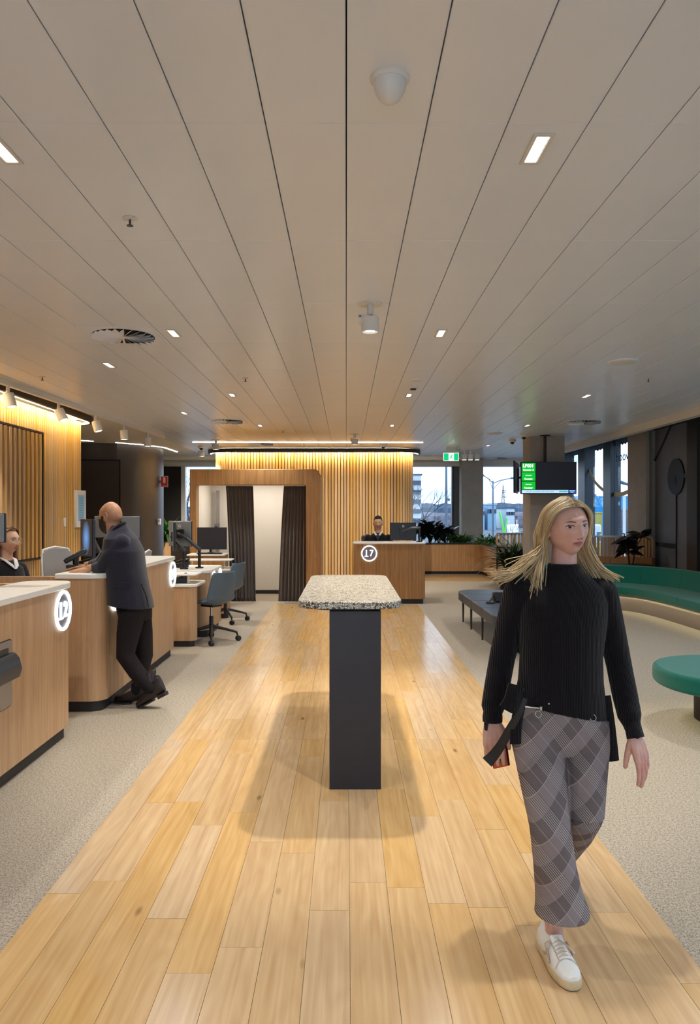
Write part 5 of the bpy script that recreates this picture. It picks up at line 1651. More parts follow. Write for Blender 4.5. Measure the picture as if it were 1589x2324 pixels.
for i_x in (1400, 1440):
    x_ = P(i_x, 0, 33.5).x
    MB().bb(x_ - 0.04, x_ + 0.04, 33.55, 33.62, -0.45, P(0, 1166, 33.5).z).build('post', 'street_blue', fe, smooth=False)
for i in range(11):
    a, b = P(1396, 1166 + 5 * i, 33.5), P(1446, 1163.5 + 5 * i, 33.5)
    MB().bb(a.x, b.x, 33.45, 33.55, a.z, b.z).build('slat', 'street_blue', fe, smooth=False)
a = P(1417, 1126, 30)
t = thing('white_post', 'white post outside the right window', 'post', (a.x, 30, -0.45))
MB().tube([(a.x, 30, -0.45), (a.x, 30, a.z)], 0.06, 12).build('shaft', 'street_white', t)
MB().ball((a.x, 30, a.z), (0.07, 0.07, 0.03), 10).build('cap', 'street_white', t)
a = P(1359, 1217, 32)
t = thing('parked_van', 'small white van end parked outside the right window', 'vehicle', (a.x, 32, -0.45))
b0, b1 = P(1353, 1217, 32), P(1366, 1190, 32)
MB().bb(b0.x, b1.x, 32, 34.5, b0.z - 0.3, b1.z).build('body', 'street_white', t, bevel=0.08)
MB().bb(b0.x + 0.03, b1.x - 0.03, 31.97, 32.02, b0.z - 0.2, b0.z + 0.18).build('bumper', 'street_blue', t, bevel=0.02)
MB().bb(b1.x - 0.1, b1.x - 0.02, 31.96, 32.0, b0.z + 0.02, b0.z + 0.1).build('lamp', 'hoarding_yellow', t, smooth=False)
for s_ in (b0.x + 0.06, b1.x - 0.06):
    MB().lathe([(0, -0.05), (0.25, -0.05), (0.25, 0.05), (0, 0.05)], c=(s_, 32.5, -0.2), M=Matrix.Rotation(math.radians(90), 3, 'Y'), n=16).build('wheel', 'plinth_black', t)
# railing with lamp arm
a = P(1395, 1090, 40); b = P(1443, 1105, 40)
t = thing('boom_gate', 'dark sloping boom outside the right window', 'boom gate', tuple(a))
MB().tube([a, b], [0.11, 0.05], 6).build('boom', 'street_blue', t)
MB().tube([a, Vector((a.x, 40, -0.45))], 0.09, 8).build('mast', 'street_blue', t)
# ---------------------------------------------------------------- people: tools
def skin_mat(name, base, dark):
    m, n, b = new_mat(name)
    L = n.links.new
    t = n.nodes.new('ShaderNodeTexCoord')
    ns = n.nodes.new('ShaderNodeTexNoise'); ns.inputs['Scale'].default_value = 35; ns.inputs['Detail'].default_value = 3
    L(t.outputs['Object'], ns.inputs['Vector'])
    r = n.nodes.new('ShaderNodeValToRGB')
    r.color_ramp.elements[0].position = 0.3; r.color_ramp.elements[1].position = 0.75
    r.color_ramp.elements[0].color = rgb(dark); r.color_ramp.elements[1].color = rgb(base)
    L(ns.outputs['Fac'], r.inputs[0])
    at = n.nodes.new('ShaderNodeAttribute'); at.attribute_name = 'tint'
    mx = n.nodes.new('ShaderNodeMix'); mx.data_type = 'RGBA'; mx.blend_type = 'MULTIPLY'; mx.inputs[0].default_value = 1
    L(r.outputs[0], mx.inputs[6]); L(at.outputs['Color'], mx.inputs[7])
    L(mx.outputs[2], b.inputs['Base Color'])
    b.inputs['Roughness'].default_value = 0.5
    b.inputs['Specular IOR Level'].default_value = 0.35
    b.inputs['Subsurface Weight'].default_value = 0.08
    b.inputs['Subsurface Radius'].default_value = (0.01, 0.004, 0.002)
skin_mat('skin_fair', '#deb4a5', '#d2a293')
skin_mat('skin_olive', '#c99878', '#b98768')
skin_mat('skin_light', '#dcb092', '#cf9f80')
pm('eye_white', '#cfc8c2', 0.2, var=0.03)
pm('eye_dark', '#2a1c15', 0.15, var=0.1)
pm('mouth_dark', '#5b2a28', 0.8, var=0.1)
pm('brow_brown', '#5d4231', 0.9, var=0.2)
pm('hair_black', '#1a1514', 0.5, var=0.3, scale=60, stretch=(6, 6, 1))
pm('hair_brown', '#2a1f1a', 0.55, var=0.3, scale=60)
pm('hair_stubble', '#6a5648', 0.8, var=0.15, scale=200)
pm('hair_auburn', '#6b4326', 0.45, var=0.3, scale=60, stretch=(4, 4, 1))
pm('cloth_black', '#17161a', 0.9, var=0.2, scale=90, bump=0.2, bscale=400, sheen=0.15, spec=0.2)
pm('cloth_navy', '#262633', 0.85, var=0.12, scale=120, bump=0.15, bscale=500, sheen=0.2, spec=0.25)
pm('cloth_white', '#d9d6d2', 0.8, var=0.04, scale=60)
pm('trouser_black', '#1c1719', 0.85, var=0.15, scale=80, bump=0.1, bscale=300, spec=0.25)
pm('boot_leather', '#241a18', 0.35, var=0.2, scale=30, spec=0.5)
pm('jumper_grey', '#3c3a3b', 0.9, var=0.1, scale=200)

def fuse(mb, voxel, smooth=4, factor=0.5):
    """one continuous skin over overlapping shapes"""
    me = mb.mesh('fuse', smooth=False)
    o = bpy.data.objects.new('fuse', me); COL.objects.link(o)
    r = o.modifiers.new('r', 'REMESH'); r.mode = 'VOXEL'; r.voxel_size = voxel; r.adaptivity = 0.0
    if smooth:
        s = o.modifiers.new('s', 'SMOOTH'); s.factor = factor; s.iterations = smooth
    dg = bpy.context.evaluated_depsgraph_get(); dg.update()
    out = bpy.data.meshes.new_from_object(o.evaluated_get(dg))
    bpy.data.objects.remove(o); bpy.data.meshes.remove(me)
    return out
def skin_obj(me, name, mat, parent, tintf=None):
    off = root_loc(parent)
    n = len(me.vertices)
    co = np.empty(n * 3); me.vertices.foreach_get('co', co); co = co.reshape(-1, 3)
    if tintf is not None:
        tint = tintf(co)
        at = me.color_attributes.new('tint', 'FLOAT_COLOR', 'POINT')
        at.data.foreach_set('color', np.hstack([tint, np.ones((n, 1))]).astype(np.float32).ravel())
    co = co - np.array(off)
    me.vertices.foreach_set('co', co.ravel())
    me.materials.clear(); me.materials.append(MATS[mat])
    me.update(); me.shade_smooth()
    o = bpy.data.objects.new(name, me); COL.objects.link(o); o.parent = parent
    return o

NLA, NLO = 72, 96
def head_grid(jaw=1.0, nose=1.0, lip=1.0, chin=1.0):
    th = np.linspace(-math.pi / 2 + 0.02, math.pi / 2 - 0.02, NLA)
    ph = np.linspace(0, 2 * math.pi, NLO, endpoint=False)
    T, Ph = np.meshgrid(th, ph, indexing='ij')
    dx, dy, dz = np.cos(T) * np.cos(Ph), np.cos(T) * np.sin(Ph), np.sin(T)
    x = 0.074 * dx; y = 0.096 * dy; z = 0.112 * dz
    t = z / 0.112
    k = np.clip((-t - 0.05) / 0.95, 0, 1)
    x = x * (1 - 0.34 * k ** 1.5 / jaw)
    y = np.where(y > 0, y * (1 - 0.55 * k), y * (1 - 0.02 * k))
    y = np.where((y > 0) & (t > -0.2), y * 1.05, y)
    kt = np.clip((t - 0.35) / 0.65, 0, 1)
    y = np.where(y < 0, y * (1 - 0.14 * kt), y)
    fr = np.clip(-dy * 1.7, 0, 1)
    def g(x0, z0, sx, sz, a, sym=False):
        q = np.exp(-((x - x0) / sx) ** 2 - ((z - z0) / sz) ** 2)
        if sym: q = q + np.exp(-((x + x0) / sx) ** 2 - ((z - z0) / sz) ** 2)
        return a * q
    d = g(0.026, 0.030, 0.022, 0.010, 0.0035, True) + g(0, 0.028, 0.012, 0.010, 0.002)
    d += g(0.031, 0.006, 0.0155, 0.011, -0.0105, True)
    # nose: a ridge growing towards the tip
    u = np.clip((0.014 - z) / 0.046, 0, 1)
    ridge_ = np.where((z < 0.02) & (z > -0.05), (0.004 + 0.019 * u ** 1.3), 0)
    under = np.clip((z + 0.0445) / 0.009, 0, 1)
    top_ = np.clip((0.02 - z) / 0.012, 0, 1)
    d += nose * ridge_ * under * top_ * np.exp(-(x / (0.0075 + 0.0040 * u)) ** 2)
    d += g(0.0135, -0.034, 0.006, 0.006, 0.0055 * nose, True)
    d += lip * (g(0, -0.0535, 0.019, 0.0045, 0.0050) + g(0, -0.0655, 0.017, 0.0055, 0.0062)) + g(0, -0.0590, 0.021, 0.0018, -0.0042)
    d += g(0, -0.046, 0.004, 0.006, -0.0015) + g(0, -0.076, 0.016, 0.005, -0.003)
    d += g(0, -0.097, 0.020, 0.014, 0.0080 * chin) + g(0.040, -0.016, 0.020, 0.018, 0.0035, True)
    d += g(0.05, -0.06, 0.018, 0.02, -0.002, True)
    y = y - d * fr
    return x, y, z
def head_faces():
    fs = []
    for i in range(NLA - 1):
        for j in range(NLO):
            k = (j + 1) % NLO
            fs.append((i * NLO + j, i * NLO + k, (i + 1) * NLO + k, (i + 1) * NLO + j))
    fs.append(tuple(range(NLO - 1, -1, -1)))
    fs.append(tuple(range((NLA - 1) * NLO, NLA * NLO)))
    return fs
class Head:
    def __init__(s, centre, rz, rx=0.0, ry=0.0, scale=1.0, **kw):
        s.c = Vector(centre); s.k = scale
        s.R = (Matrix.Rotation(rz, 3, 'Z') @ Matrix.Rotation(rx, 3, 'X') @ Matrix.Rotation(ry, 3, 'Y'))
        s.x, s.y, s.z = head_grid(**kw)
    def w(s, p):
        return s.c + s.R @ (Vector(p) * s.k)
    def local(s, co):
        R = np.array(s.R)
        return ((co - np.array(s.c)) @ R) / s.k
    def front(s, x, z):
        m = (s.y < 0)
        d = np.where(m, (s.x - x) ** 2 + (s.z - z) ** 2, 9)
        i = np.unravel_index(np.argmin(d), d.shape)
        return float(s.y[i])
    def side(s, y, z, sgn):
        m = (s.x * sgn > 0)
        d = np.where(m, (s.y - y) ** 2 + (s.z - z) ** 2, 9)
        i = np.unravel_index(np.argmin(d), d.shape)
        return float(s.x[i])
    def add(s, mb, ears=True):
        vs = [s.w((a, b, c)) for a, b, c in zip(s.x.ravel(), s.y.ravel(), s.z.ravel())]
        mb.add(vs, head_faces())
        if ears:
            for sg in (-1, 1):
                ex = s.side(0.012, -0.006, sg)
                pts = []
                for k in range(15):
                    a = math.radians(-150 + 290 * k / 14)
                    pts.append(s.w((ex + sg * (0.004 + 0.010 * (k / 14)), 0.016 + 0.017 * math.cos(a) * (1 if math.cos(a) > 0 else 0.8), -0.004 + 0.030 * math.sin(a))))
                mb.tube(pts, 0.0045 * s.k, 8)
                M = s.R @ Matrix.Rotation(sg * 0.35, 3, 'Z')
                mb.ball(s.w((ex + sg * 0.003, 0.014, -0.004)), (0.006 * s.k, 0.017 * s.k, 0.027 * s.k), 12, M=M)
                mb.ball(s.w((ex + sg * 0.004, 0.008, -0.030)), (0.005 * s.k, 0.008 * s.k, 0.009 * s.k), 10, M=M)
    def neck(s, mb, base, r0, r1):
        mb.capsule([s.w((0, 0.022, -0.055)), s.w((0, 0.024, -0.10)).lerp(Vector(base), 0.35), Vector(base)], [r0, (r0 + r1) / 2, r1], 20)
    def features(s, parent, brow='brow_brown', look=0.0, eye_open=1.0):
        for sg in (-1, 1):
            ey = s.front(sg * 0.031, 0.005)
            c = s.w((sg * 0.031, ey + 0.0045, 0.005))
            M = s.R @ Matrix.Rotation(-sg * 0.25 * -1, 3, 'Z')
            e = MB().ball(c, (0.0150 * s.k, 0.0090 * s.k, 0.0074 * s.k * eye_open), 18, M=M).build('eye', 'eye_white', parent)
            ci = s.w((sg * 0.031 + look, ey - 0.0032, 0.005))
            MB().ball(ci, (0.0064 * s.k, 0.0024 * s.k, 0.0066 * s.k * eye_open), 14, M=M).build('iris', 'eye_dark', e)
            # upper lid line and lower lid
            for zz, rr_, mt in ((0.0078, 0.0017, 'eye_dark'),):
                lid = []
                for k in range(9):
                    u = -1 + 2 * k / 8
                    xx = sg * 0.031 + u * 0.0150
                    lid.append(s.w((xx, s.front(xx, 0.005) - 0.0015 + 0.002 * u * u, 0.005 + zz * eye_open * (1 - u * u) + 0.0006)))
                MB().tube(lid, [rr_ * 0.4 * s.k] + [rr_ * s.k] * 7 + [rr_ * 0.4 * s.k], 6).build('eyelash', mt, e)
            b = []
            for k in range(9):
                u = k / 8
                xx = sg * (0.014 + 0.034 * u); zz = 0.0215 + 0.0060 * math.sin(u * 2.2) - 0.004 * u
                b.append(s.w((xx, s.front(xx, zz) - 0.0008, zz)))
            MB().tube(b, [0.0022 * s.k, 0.0032 * s.k, 0.0033 * s.k, 0.0032 * s.k, 0.003 * s.k, 0.0026 * s.k, 0.002 * s.k, 0.0014 * s.k, 0.0006 * s.k], 6, flat=0.7).build('eyebrow', brow, parent)
        m_ = []
        for k in range(11):
            u = -1 + 2 * k / 10
            m_.append(s.w((0.021 * u, s.front(0.021 * u, -0.0590) - 0.0006, -0.0590 + 0.0012 * u * u - 0.0006 * math.cos(u * 9))))
        MB().tube(m_, [0.0004 * s.k] + [0.0011 * s.k] * 9 + [0.0004 * s.k], 6).build('mouth_line', 'mouth_dark', parent)
        for sg in (-1, 1):
            MB().ball(s.w((sg * 0.0075, s.front(sg * 0.0075, -0.0425) + 0.001, -0.0425)), (0.0035 * s.k, 0.003 * s.k, 0.0018 * s.k), 8, M=s.R).build('nostril', 'mouth_dark', parent)
    def tint(s, co, lips=(0.80, 0.52, 0.55), extra=None, far=0.16):
        """lip and cheek colour of the skin itself"""
        l = s.local(co)
        t = np.ones((len(co), 3))
        inh = (np.abs(l[:, 0]) < 0.08) & (np.abs(l[:, 2]) < 0.12) & (l[:, 1] < 0)
        w = np.exp(-(l[:, 0] / 0.0215) ** 6) * np.exp(-(np.abs(l[:, 2] + 0.0595) / (0.0098 - 0.0055 * np.clip(np.abs(l[:, 0]) / 0.022, 0, 1))) ** 6) * inh
        t = t * (1 - w[:, None]) + np.array(lips) * w[:, None]
        ck = (np.exp(-((np.abs(l[:, 0]) - 0.042) / 0.018) ** 2 - ((l[:, 2] + 0.025) / 0.018) ** 2)) * inh * 0.35
        t = t * (1 - ck[:, None]) + np.array((0.97, 0.80, 0.78)) * ck[:, None]
        if extra is not None:
            t = extra(l, t)
        return t
    def shell(s, cond, thick, name, mat, parent, noise=0.0, seed=0, edge=True):
        """hair or beard: a skin lifted off the head where cond(x, y, z) holds"""
        rr = np.random.RandomState(seed)
        x, y, z = s.x, s.y, s.z
        ok = cond(x, y, z)
        w = ok.astype(float)
        for _ in range(2):
            w = (w + np.roll(w, 1, 1) + np.roll(w, -1, 1) + np.vstack([w[1:], w[-1:]]) + np.vstack([w[:1], w[:-1]])) / 5
        nx, ny, nz_ = x / 0.074 ** 2, y / 0.096 ** 2, z / 0.112 ** 2
        nl = np.sqrt(nx ** 2 + ny ** 2 + nz_ ** 2)
        th = thick(x, y, z) if callable(thick) else thick
        th = th * np.clip(w * 1.6 - 0.5, 0.02, 1) + noise * rr.randn(*x.shape) * w
        X, Y_, Z = x + nx / nl * th, y + ny / nl * th, z + nz_ / nl * th
        idx = {}
        vs, fs = [], []
        def vid(i, j):
            if (i, j) not in idx:
                idx[(i, j)] = len(vs); vs.append(s.w((X[i, j], Y_[i, j], Z[i, j])))
            return idx[(i, j)]
        for i in range(NLA - 1):
            for j in range(NLO):
                k = (j + 1) % NLO
                if w[i, j] > 0.3 and w[i + 1, j] > 0.3 and w[i, k] > 0.3 and w[i + 1, k] > 0.3:
                    fs.append((vid(i, j), vid(i, k), vid(i + 1, k), vid(i + 1, j)))
        top = [vid(NLA - 1, j) for j in range(NLO)] if w[NLA - 1].min() > 0.3 else None
        if top: fs.append(tuple(top))
        o = MB().add(vs, fs).build(name, mat, parent, angle=80)
        sd = o.modifiers.new('thickness', 'SOLIDIFY'); sd.thickness = 0.004; sd.offset = -1
        return o

def hand(mb, wrist, xd, zd, thumb=1, curl=(0.25, 0.3, 0.35, 0.4), spread=0.05, k=1.0, thumb_out=0.7, thumb_curl=0.3, thumb_down=0.3):
    """xd towards the fingertips, zd = back of the hand; thumb = +1/-1 side along z x x"""
    X = Vector(xd).normalized(); Z = Vector(zd); Z = (Z - X * Z.dot(X)).normalized(); Y_ = Z.cross(X) * thumb
    O = Vector(wrist)
    def w(a, b, c): return O + (X * a + Y_ * b + Z * c) * k
    kn = [(0.088, 0.031), (0.094, 0.0105), (0.090, -0.0105), (0.082, -0.030)]
    for (a, b) in kn:
        mb.capsule([w(-0.01, b * 0.55, 0), w(0.04, b * 0.85, 0.002), w(a, b, 0)], [0.0145 * k, 0.0150 * k, 0.0112 * k], 10)
    mb.capsule([w(0.02, 0.012, -0.006), w(0.06, 0.0, -0.004)], [0.016 * k, 0.015 * k], 10)
    lens = [(0.040, 0.025, 0.020), (0.045, 0.029, 0.021), (0.042, 0.027, 0.020), (0.033, 0.021, 0.018)]
    for i, ((a, b), ls) in enumerate(zip(kn, lens)):
        p = Vector((a, b, 0)); ang = 0.0
        sp_a = spread * (1.5 - i)
        pts = [p.copy()]
        for q, l_ in enumerate(ls):
            ang += curl[i] * (0.75 if q == 0 else 1.1)
            p = p + Vector((math.cos(ang) * math.cos(sp_a), math.sin(sp_a) * math.cos(ang), -math.sin(ang))) * l_
            pts.append(p.copy())
        r0 = 0.0092 if i < 3 else 0.0082
        mb.capsule([w(*q) for q in pts], [r0 * k, r0 * 0.96 * k, r0 * 0.88 * k, r0 * 0.76 * k], 10)
    tpts = [Vector((0.012, 0.020, -0.006))]
    ang = thumb_out
    p = tpts[0].copy()
    for l_ in (0.042, 0.033, 0.026):
        p = p + Vector((math.cos(ang), math.sin(ang), -thumb_down)).normalized() * l_
        tpts.append(p.copy()); ang -= thumb_curl
    mb.capsule([w(*q) for q in tpts], [0.016 * k, 0.0125 * k, 0.0105 * k, 0.0085 * k], 10)

def ering(c, a, b, yaw=0.0, n=28, tiltx=0.0, power=2.0):
    """elliptic ring round c: a = half width (x), b = half depth (y)"""
    out = []
    for k in range(n):
        t = 2 * math.pi * k / n
        ct, st = math.cos(t), math.sin(t)
        x = a * math.copysign(abs(ct) ** (2 / power), ct); y = b * math.copysign(abs(st) ** (2 / power), st)
        v = Vector((x * math.cos(yaw) - y * math.sin(yaw), x * math.sin(yaw) + y * math.cos(yaw), x * tiltx))
        out.append(Vector(c) + v)
    return out
def body_loft(mb, rows, n=28, yaw=0.0, power=2.3):
    """rows: (centre, half width, half depth[, tilt])"""
    rings = [ering(r[0], r[1], r[2], yaw, n, r[3] if len(r) > 3 else 0.0, power) for r in rows]
    return mb.loft(rings)
# ---------------------------------------------------------------- woman walking
YW = 2.75
def W(px, py, dy=0.0): return P(px, py, YW + dy)
wm = thing('person', 'blonde woman in a black jumper and checked grey trousers walking forward', 'person', (0.78, 2.7, 0))
hd = Head(W(1286, 1196), math.radians(14), rx=math.radians(1), ry=math.radians(-4), scale=0.945, jaw=1.12, nose=0.92, lip=1.15, chin=0.9)
body = MB()
hd.add(body)
nb = W(1278, 1305, 0.015)
hd.neck(body, nb, 0.043, 0.050)
# torso, arms, legs under the clothes
body_loft(body, [(W(1278, 1310, .02), .08, .07), (W(1276, 1335, .02), .15, .085), (W(1275, 1400, .01), .145, .10), (W(1273, 1490), .125, .09), (W(1273, 1560), .14, .095), (W(1272, 1620), .155, .10), (W(1270, 1675), .14, .09)])
SR, ER, WR = W(1172, 1348, 0.02), W(1140, 1492, 0.05), W(1119, 1628, 0.0)
SL, EL, WL = W(1372, 1348, 0.02), W(1404, 1505, 0.02), W(1440, 1664, -0.10)
body.capsule([SR, ER, WR], [0.045, 0.036, 0.024], 14); body.capsule([SL, EL, WL], [0.045, 0.036, 0.024], 14)
HR, KR, AR = W(1228, 1630), W(1250, 1885, -0.17), P(1259, 2122, 2.63)
HL, KL, AL = W(1320, 1630), W(1326, 1850, -0.085), P(1262, 1925, 3.06)
body.capsule([HR, KR, AR], [0.075, 0.045, 0.031], 16); body.capsule([HL, KL, AL], [0.072, 0.040, 0.034], 16)
body.capsule([AR, Vector((0.727, 2.60, 0.05)), Vector((0.722, 2.50, 0.04))], [0.032, 0.034, 0.03], 12)
# right hand (left in the picture) closed round the phone, left hand relaxed
hand(body, W(1119, 1640, 0.0), (W(1121, 1700, -0.01) - W(1119, 1640, 0.0)), (-0.25, -1, 0.1), thumb=1, curl=(0.30, 0.34, 0.36, 0.40), k=0.96, thumb_out=0.62, thumb_curl=0.28, spread=0.02)
hand(body, W(1441, 1672, -0.10), (W(1457, 1722, -0.115) - W(1441, 1672, -0.10)), (0.55, -0.80, 0.12), thumb=-1, curl=(0.18, 0.22, 0.28, 0.34), k=0.93, thumb_out=0.40, thumb_curl=0.18, spread=0.06, thumb_down=0.5)
me = fuse(body, 0.0027, 2)
def wtint(co):
    t = hd.tint(co, lips=(0.62, 0.34, 0.40))
    for c_, r_ in ((W(1452, 1738, -0.12), 0.045),):
        d_ = np.linalg.norm(co - np.array(c_), axis=1)
        w = np.exp(-(d_ / r_) ** 2) * 0.5
        t = t * (1 - w[:, None]) + np.array((0.92, 0.62, 0.66)) * w[:, None]
    return t
bo = skin_obj(me, 'body', 'skin_fair', wm, wtint)
hd.features(wm, brow='brow_brown', look=-0.001, eye_open=0.9)

# black ribbed jumper
def knit(name, col):
    m, n, b = new_mat(name)
    L = n.links.new
    t = n.nodes.new('ShaderNodeTexCoord')
    wv = n.nodes.new('ShaderNodeTexWave'); wv.wave_type = 'BANDS'; wv.bands_direction = 'X'
    wv.inputs['Scale'].default_value = 56; wv.inputs['Distortion'].default_value = 1.2; wv.inputs['Detail'].default_value = 1
    mpn = n.nodes.new('ShaderNodeMapping'); mpn.inputs['Scale'].default_value = (1, 1, 0.12)
    L(t.outputs['Object'], mpn.inputs[0]); L(mpn.outputs[0], wv.inputs['Vector'])
    r = n.nodes.new('ShaderNodeValToRGB')
    c = rgb(col)
    r.color_ramp.elements[0].color = tuple(x * 0.6 for x in c[:3]) + (1,); r.color_ramp.elements[1].color = tuple(x * 1.25 for x in c[:3]) + (1,)
    L(wv.outputs['Fac'], r.inputs[0]); L(r.outputs[0], b.inputs['Base Color'])
    ns = n.nodes.new('ShaderNodeTexNoise'); ns.inputs['Scale'].default_value = 300
    L(t.outputs['Object'], ns.inputs['Vector'])
    ad = n.nodes.new('ShaderNodeMath'); ad.operation = 'MULTIPLY_ADD'; ad.inputs[1].default_value = 0.35
    L(ns.outputs['Fac'], ad.inputs[0]); L(wv.outputs['Fac'], ad.inputs[2])
    bp = n.nodes.new('ShaderNodeBump'); bp.inputs['Strength'].default_value = 0.55; bp.inputs['Distance'].default_value = 0.004
    L(ad.outputs[0], bp.inputs['Height']); L(bp.outputs[0], b.inputs['Normal'])
    b.inputs['Roughness'].default_value = 0.95; b.inputs['Specular IOR Level'].default_value = 0.15
    b.inputs['Sheen Weight'].default_value = 0.12
knit('black_knit', '#19171b')
j = MB()
body_loft(j, [(W(1279, 1279, .012), .056, .056), (W(1278, 1296, .014), .066, .066), (W(1277, 1314, .02), .105, .085), (W(1276, 1334, .02), .152, .10), (W(1275, 1365, .015), .165, .112), (W(1274, 1420, .005), .160, .122),
              (W(1273, 1490), .148, .115), (W(1272, 1545), .152, .118), (W(1271, 1580, 0), .162, .122, -0.06), (W(1273, 1608, 0), .166, .123, -0.20)], n=36)
j.capsule([SR + Vector((0.012, 0, 0.006)), W(1157, 1415, .04), ER, W(1127, 1565, .03), W(1119, 1605, .01), W(1119, 1622, 0.0)], [0.060, 0.051, 0.048, 0.047, 0.043, 0.032], 18)
j.capsule([SL + Vector((-0.012, 0, 0.006)), W(1387, 1425, .02), EL, W(1418, 1575, -.03), W(1429, 1625, -.07), W(1434, 1645, -.085), W(1439, 1662, -.10)], [0.060, 0.050, 0.046, 0.045, 0.042, 0.030, 0.027], 18)
me = fuse(j, 0.0045, 3)
jo = skin_obj(me, 'jumper', 'black_knit', wm)
# cuffs
MB().tube([W(1119, 1612, .005), W(1118, 1628, 0.0), W(1118, 1637, 0)], [0.034, 0.037, 0.036], 18).build('cuff', 'black_knit', jo)
MB().tube([W(1432, 1630, -.075), W(1438, 1655, -.095), W(1443, 1675, -.105)], [0.030, 0.029, 0.0305], 18).build('cuff', 'black_knit', jo)

# checked trousers
def plaid():
    m, n, b = new_mat('plaid')
    L = n.links.new
    t = n.nodes.new('ShaderNodeTexCoord')
    sp2 = n.nodes.new('ShaderNodeSeparateXYZ'); L(t.outputs['Object'], sp2.inputs[0])
    def math_(op, a, b2=None, c2=None):
        q = n.nodes.new('ShaderNodeMath'); q.operation = op
        for i, v in enumerate((a, b2, c2)):
            if v is None: continue
            if isinstance(v, (int, float)): q.inputs[i].default_value = v
            else: L(v, q.inputs[i])
        return q.outputs[0]
    xx = math_('MULTIPLY_ADD', sp2.outputs[1], 0.12, sp2.outputs[0])
    ca, sa = math.cos(math.radians(38)), math.sin(math.radians(38))
    u = math_('ADD', math_('MULTIPLY', xx, ca), math_('MULTIPLY', sp2.outputs[2], sa))     # across the dense bands
    v = math_('SUBTRACT', math_('MULTIPLY', xx, ca), math_('MULTIPLY', sp2.outputs[2], sa * 1.1))
    def fract(q, per, sh=0.0): return math_('FRACT', math_('ADD', math_('DIVIDE', q, per), sh))
    fu = fract(u, 0.105); fv = fract(v, 0.105, 0.3)
    band_u = math_('LESS_THAN', fu, 0.42); band_v = math_('LESS_THAN', fv, 0.5)
    fine_u = math_('LESS_THAN', fract(u, 0.0062), 0.40)
    line_v = math_('LESS_THAN', math_('ABSOLUTE', math_('SUBTRACT', fv, 0.5)), 0.012)
    line_u = math_('LESS_THAN', math_('ABSOLUTE', math_('SUBTRACT', fu, 0.72)), 0.010)
    stripes = math_('MULTIPLY', band_u, fine_u)
    fine_v = math_('MULTIPLY', band_v, math_('LESS_THAN', fract(v, 0.0062), 0.40))
    mx1 = n.nodes.new('ShaderNodeMix'); mx1.data_type = 'RGBA'
    mx1.inputs[6].default_value = rgb('#898083'); mx1.inputs[7].default_value = rgb('#6f6769')
    L(band_v, mx1.inputs[0])
    mx2 = n.nodes.new('ShaderNodeMix'); mx2.data_type = 'RGBA'
    L(math_('MULTIPLY', band_u, 0.45), mx2.inputs[0]); L(mx1.outputs[2], mx2.inputs[6]); mx2.inputs[7].default_value = rgb('#4a4345')
    mx3 = n.nodes.new('ShaderNodeMix'); mx3.data_type = 'RGBA'
    L(math_('MULTIPLY', stripes, 0.62), mx3.inputs[0]); L(mx2.outputs[2], mx3.inputs[6]); mx3.inputs[7].default_value = rgb('#c9c1bf')
    mx4 = n.nodes.new('ShaderNodeMix'); mx4.data_type = 'RGBA'
    L(math_('MULTIPLY', math_('MAXIMUM', line_v, line_u), 0.45), mx4.inputs[0]); L(mx3.outputs[2], mx4.inputs[6]); mx4.inputs[7].default_value = rgb('#cbb8b0')
    mx5 = n.nodes.new('ShaderNodeMix'); mx5.data_type = 'RGBA'
    L(math_('MULTIPLY', fine_v, 0.12), mx5.inputs[0]); L(mx4.outputs[2], mx5.inputs[6]); mx5.inputs[7].default_value = rgb('#3d3638')
    L(mx5.outputs[2], b.inputs['Base Color'])
    b.inputs['Roughness'].default_value = 0.9; b.inputs['Specular IOR Level'].default_value = 0.2
    ns = n.nodes.new('ShaderNodeTexNoise'); ns.inputs['Scale'].default_value = 400; L(t.outputs['Object'], ns.inputs['Vector'])
    bp = n.nodes.new('ShaderNodeBump'); bp.inputs['Strength'].default_value = 0.12; bp.inputs['Distance'].default_value = 0.003
    L(ns.outputs['Fac'], bp.inputs['Height']); L(bp.outputs[0], b.inputs['Normal'])
plaid()
tr = MB()
def leg_loft(mb, rows, n=28):
    mb.loft([ering(c, a, b_, 0, n) for c, a, b_ in rows][::-1])
body_loft(tr, [(W(1273, 1560), .146, .112), (W(1273, 1600), .156, .118), (W(1272, 1640), .168, .122), (W(1271, 1675), .170, .118), (W(1271, 1700), .150, .10)][::-1])
leg_loft(tr, [(W(1222, 1625), .095, .105), (W(1221, 1690, -.02), .094, .105), (W(1234, 1780, -.09), .082, .094), (W(1249, 1880, -.16), .070, .078), (W(1259, 1960, -.165), .072, .078), (P(1268, 2020, 2.60), .080, .086), (P(1275, 2055, 2.60), .090, .094), (P(1276, 2072, 2.60), .095, .097)])
leg_loft(tr, [(W(1325, 1625), .092, .105), (W(1329, 1690, -.02), .084, .10), (W(1328, 1780, -.08), .072, .088), (W(1327, 1850, -.10), .066, .08)])
tr.capsule([W(1327, 1850, -.09), P(1307, 1885, 2.85), P(1285, 1908, 3.0), P(1272, 1920, 3.08)], [0.064, 0.068, 0.074, 0.08], 20)
me = fuse(tr, 0.0045, 4)
to = skin_obj(me, 'trousers', 'plaid', wm)
pm('zip_metal', '#c9c5bd', 0.25, metal=0.9, var=0.05)
MB().tube([W(1188, 1604, -.112), W(1225, 1607, -.120)], 0.0028, 6).build('zip', 'zip_metal', to)
MB().box(W(1228, 1608, -.121), (0.008, 0.004, 0.014)).build('zip_pull', 'zip_metal', to, bevel=0.001)
